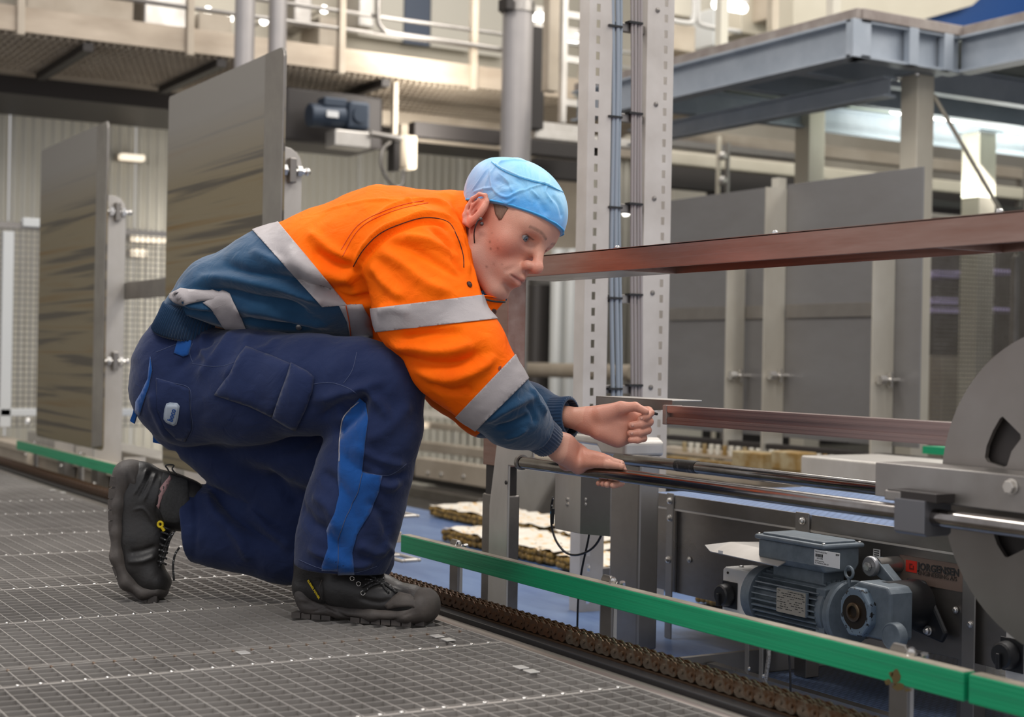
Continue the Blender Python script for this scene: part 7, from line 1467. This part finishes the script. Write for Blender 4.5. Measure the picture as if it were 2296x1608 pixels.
bt1 = meshobj('boot', SV, SQ, M['leather'], man); bt1['label'] = 'black front safety boot flat on the grating'; ST = bvh(SV, SQ)
so = SDF(); so.loft([(lp(0.022, 0, 0.020), 0.020, 0.043), (lp(0.10, 0, 0.017), 0.016, 0.043), (lp(0.17, 0, 0.018), 0.019, 0.050), (lp(0.245, 0, 0.022), 0.022, 0.051), (lp(0.274, 0, 0.026), 0.022, 0.040)], fy, k=0.01, kk=0.015)
so.ell(lp(0.012, 0, 0.045), A3, (0.028, 0.042, 0.03), 0.02); so.ell(lp(0.268, 0, 0.045), A3, (0.032, 0.045, 0.030), 0.02); so.plane(lp(0, 0, 0.0035), (0, 0, -1), 0.002)
V2, Q2 = isosurf(so, h0 - 0.12, h0 + np.array([0.36, 0.36, 0.2]), 0.003); N2 = vnorm(V2, Q2); T2 = bvh(V2, Q2)
V2 = folds(V2, N2, T2, [([(650, 1360), (700, 1372), (735, 1362), (780, 1385), (850, 1400), (930, 1370)], 3, -2), ([(650, 1350), (680, 1345), (720, 1358), (760, 1378)], 4, 2)]); 
sole1 = meshobj('sole', V2, Q2, M['rubber'], bt1)
b = MB()
for k in range(13):
    xx = 0.0 + k * 0.0225
    if 0.085 < xx < 0.125: continue
    for s_ in (-1, 1):
        w_ = 0.040 if xx < 0.09 else (0.046 if xx < 0.25 else 0.03); b.obox(lp(xx, s_ * (w_ - 0.016), 0.0060), fx, fy, Z3, 0.0100, 0.014, 0.0055)
b.build('tread_lugs', M['rubber'], bt1)
for i, (a, c) in enumerate((((820, 1300), (880, 1322)), ((830, 1292), (872, 1330)), ((812, 1318), (860, 1300)), ((845, 1300), (890, 1330)), ((815, 1330), (850, 1310)))):
    seam('lace', ST, [a, ((a[0] + c[0]) / 2, (a[1] + c[1]) / 2 - 4), c], 0.0026, M['lace'], bt1, 0.003)
for u, v in ((805, 1310), (815, 1330), (790, 1298)):
    p, n_ = hit(ST, u, v)
    if p is not None: MB().tube([p + n_ * 0.002 + (fx * math.cos(t) + Z3 * math.sin(t)) * 0.0045 for t in np.linspace(0, 6.28, 14)], 0.0012, 6).build('eyelet', M['bolt'], bt1, smooth=True)
seam('seam', ST, [(722, 1300), (716, 1320), (722, 1345)], 0.0011, M['rubber'], bt1, 0.0004)
q1_, nn1 = hit(ST, 692, 1300); q2_, _ = hit(ST, 712, 1330)
if q1_ is not None and q2_ is not None: text('RUBBER POWER', 'lettering', M['yellow'], bt1, q1_ + nn1 * 0.004, q2_ - q1_ + nn1 * 0.002, np.cross(nn1, q2_ - q1_), 0.0062, bold=0.0003)
patch('toe_cap', ST, [(880, 1340), (895, 1328), (920, 1334), (938, 1350), (940, 1366), (915, 1360), (890, 1362), (870, 1366), (862, 1358)], M['rubber'], bt1, 0.001, 6, 0.002)
# rear boot: standing on its toes, sole facing backwards
dB = 3.375; rS = lambda r: px2m(r, dB)
ub = SDF(); ub.loft([(D3(312, 1078, dB), rS(44), 0.038), (D3(318, 1140, dB), rS(54), 0.040), (D3(320, 1205, dB), rS(58), 0.045), (D3(320, 1262, dB), rS(48), 0.046), (D3(342, 1298, dB), rS(34), 0.045), (D3(352, 1304, dB), rS(30), 0.042)], CF, k=0.01, kk=0.02)
ub.loft([(D3(330, 1105, dB), rS(56), 0.042), (D3(375, 1118, dB), rS(56), 0.046), (D3(412, 1132, dB), rS(60), 0.048)], CF, k=0.02, kk=0.02)
ub.cone(D3(408, 1255, dB - 0.06), D3(408, 1256, dB + 0.06), rS(36), rS(36), k=0.02, op='s')
V3, Q3 = isosurf(ub, D3(320, 1200, dB) - 0.25, D3(320, 1200, dB) + 0.25, 0.003); N3 = vnorm(V3, Q3); T3 = bvh(V3, Q3)
V3 = folds(V3, N3, T3, [([(330, 1050), (318, 1080), (300, 1110)], 3, 2), ([(340, 1055), (328, 1085), (310, 1120)], 3, -2), ([(350, 1060), (338, 1090), (322, 1125)], 3, 2), ([(290, 1240), (320, 1235), (350, 1225)], 6, -3), ([(285, 1260), (320, 1258), (350, 1245)], 6, 3), ([(370, 1070), (358, 1110), (350, 1150), (362, 1180)], 4, -2.5), ([(298, 1145), (320, 1140), (340, 1165), (350, 1185)], 3, 1.5)])
bt2 = meshobj('boot', V3, Q3, M['leather'], man); bt2['label'] = 'black rear safety boot standing on its toes'; T3 = bvh(V3, Q3)
sl = SDF(); sl.loft([(D3(282, 1062, dB), rS(26), 0.042), (D3(272, 1130, dB), rS(22), 0.043), (D3(270, 1190, dB), rS(18), 0.045), (D3(272, 1245, dB), rS(20), 0.050), (D3(294, 1300, dB), rS(22), 0.052), (D3(330, 1325, dB), rS(19), 0.050), (D3(356, 1322, dB), rS(22), 0.044)], CF, k=0.01, kk=0.015)
sl.ell(D3(300, 1070, dB), np.stack([IR, CF, IU]), (rS(38), 0.043, rS(38)), 0.02); sl.plane((0, 0, 0.0005), (0, 0, -1), 0.002)
V4, Q4 = isosurf(sl, D3(300, 1200, dB) - 0.25, D3(300, 1200, dB) + 0.25, 0.003); N4 = vnorm(V4, Q4); T4 = bvh(V4, Q4)
V4 = folds(V4, N4, T4, [([(285, 1060), (292, 1100), (288, 1160), (280, 1220), (290, 1270), (330, 1310), (370, 1305)], 4, -3), ([(300, 1070), (305, 1110), (295, 1160), (288, 1220)], 5, 2.5)])
meshobj('sole', V4, Q4, M['rubber'], bt2); b = MB()
cl = smooth([D3(u, v, dB) for u, v in ((256, 1062), (250, 1120), (251, 1180), (252, 1240), (272, 1300), (312, 1336), (352, 1343))], 5)
for i in range(2, len(cl) - 1, 2):
    if 12 <= i <= 15: continue
    t = nrmv(cl[i + 1] - cl[i - 1]); nn = nrmv(np.cross(t, CF))
    for s_ in (-1, 1): b.obox(cl[i] + IR * 0.011 + CF * 0.024 * s_ + (0, 0, 0.004), t, CF, nn, 0.0110, 0.017, 0.008)
b.build('tread_lugs', M['rubber'], bt2)
patch('padded_collar', T3, [(366, 1062), (390, 1070), (420, 1078), (424, 1120), (418, 1165), (398, 1172), (370, 1168), (354, 1130), (358, 1095)], M['lining'], bt2, 0.002, 6, 0.003, puff=0.003)
patch('pink_trim', T3, [(380, 1070), (384, 1076), (376, 1095), (366, 1112), (358, 1140), (353, 1128), (356, 1108), (368, 1090)], mat('trim_pink', (0.30, 0.17, 0.17, 1), 0.7), bt2, 0.006, 5, 0.001)
MB().tube(smooth([D3(382, 1064, dB - 0.04), D3(376, 1052, dB - 0.04), D3(371, 1045, dB - 0.04), D3(378, 1042, dB - 0.04), D3(390, 1044, dB - 0.04), D3(386, 1052, dB - 0.04), D3(396, 1064, dB - 0.04)]), 0.0018, 6).build('heel_loop', M['black'], bt2, smooth=True)
p, n_ = hit(T3, 361, 1174)
MB().tube([p + n_ * 0.004 + (nrmv(IR + 0 * IU) * math.cos(t) * 0.0055 - IU * (0.006 * math.sin(t))) for t in np.linspace(0, 6.28, 16)], 0.0028, 8).build('yellow_hook', M['yellow'], bt2, smooth=True)
MB().cyl(p + n_ * 0.004 - IU * 0.006 + IR * 0.003, p + n_ * 0.003 - IU * 0.015 + IR * 0.008, 0.0035, 8).build('yellow_hook', M['yellow'], bt2)
for pts in ([(384, 1195, .0), (370, 1225, 0), (362, 1250, 0), (356, 1272, 0)], [(392, 1190, 0), (380, 1212, 0), (372, 1240, 0), (360, 1268, 0)], [(402, 1228, 0), (392, 1245, 0), (388, 1270, 0), (390, 1302, 0)]):
    MB().tube(smooth([D3(u, v, dB - 0.03) for u, v, _ in pts]), 0.0026, 6).build('lace', M['lace'], bt2, smooth=True)
for i in range(7):
    u0, v0 = 352 + i * 1.5, 1262 - i * 13; p1_, n1_ = hit(T3, u0, v0)
    if p1_ is not None: MB().tube([p1_ + n1_ * 0.003 + IU * 0.004, p1_ + n1_ * 0.006 + IR * 0.01, p1_ + n1_ * 0.002 + IR * 0.02 - IU * 0.004], 0.0024, 6).build('lace', M['lace'], bt2, smooth=True)
# nails on the visible thumbs and fingers
M['nail'] = mat('nail', (0.62, 0.34, 0.27, 1), 0.3)
for u, v, w_, h_ in ((1395, 1036, 5, 3.2), (1418, 954, 4, 3), (1416, 972, 4, 3), (1438, 938, 4, 3)):
    patch('fingernail', BT, [(u - w_, v - h_ * .4), (u - w_ * .5, v - h_), (u + w_ * .6, v - h_), (u + w_, v), (u + w_ * .6, v + h_), (u - w_ * .5, v + h_)], M['nail'], man, 0.0004, 3, 0.0006)
# ================================================================= lettering becomes mesh
dg = bpy.context.evaluated_depsgraph_get()
for o in [o for o in bpy.data.objects if o.type == 'FONT']:
    me = bpy.data.meshes.new_from_object(o.evaluated_get(dg), depsgraph=dg)
    n = bpy.data.objects.new(o.name, me); C.objects.link(n); n.parent = o.parent; n.matrix_local = o.matrix_local.copy(); nm = o.name
    bpy.data.objects.remove(o); n.name = nm
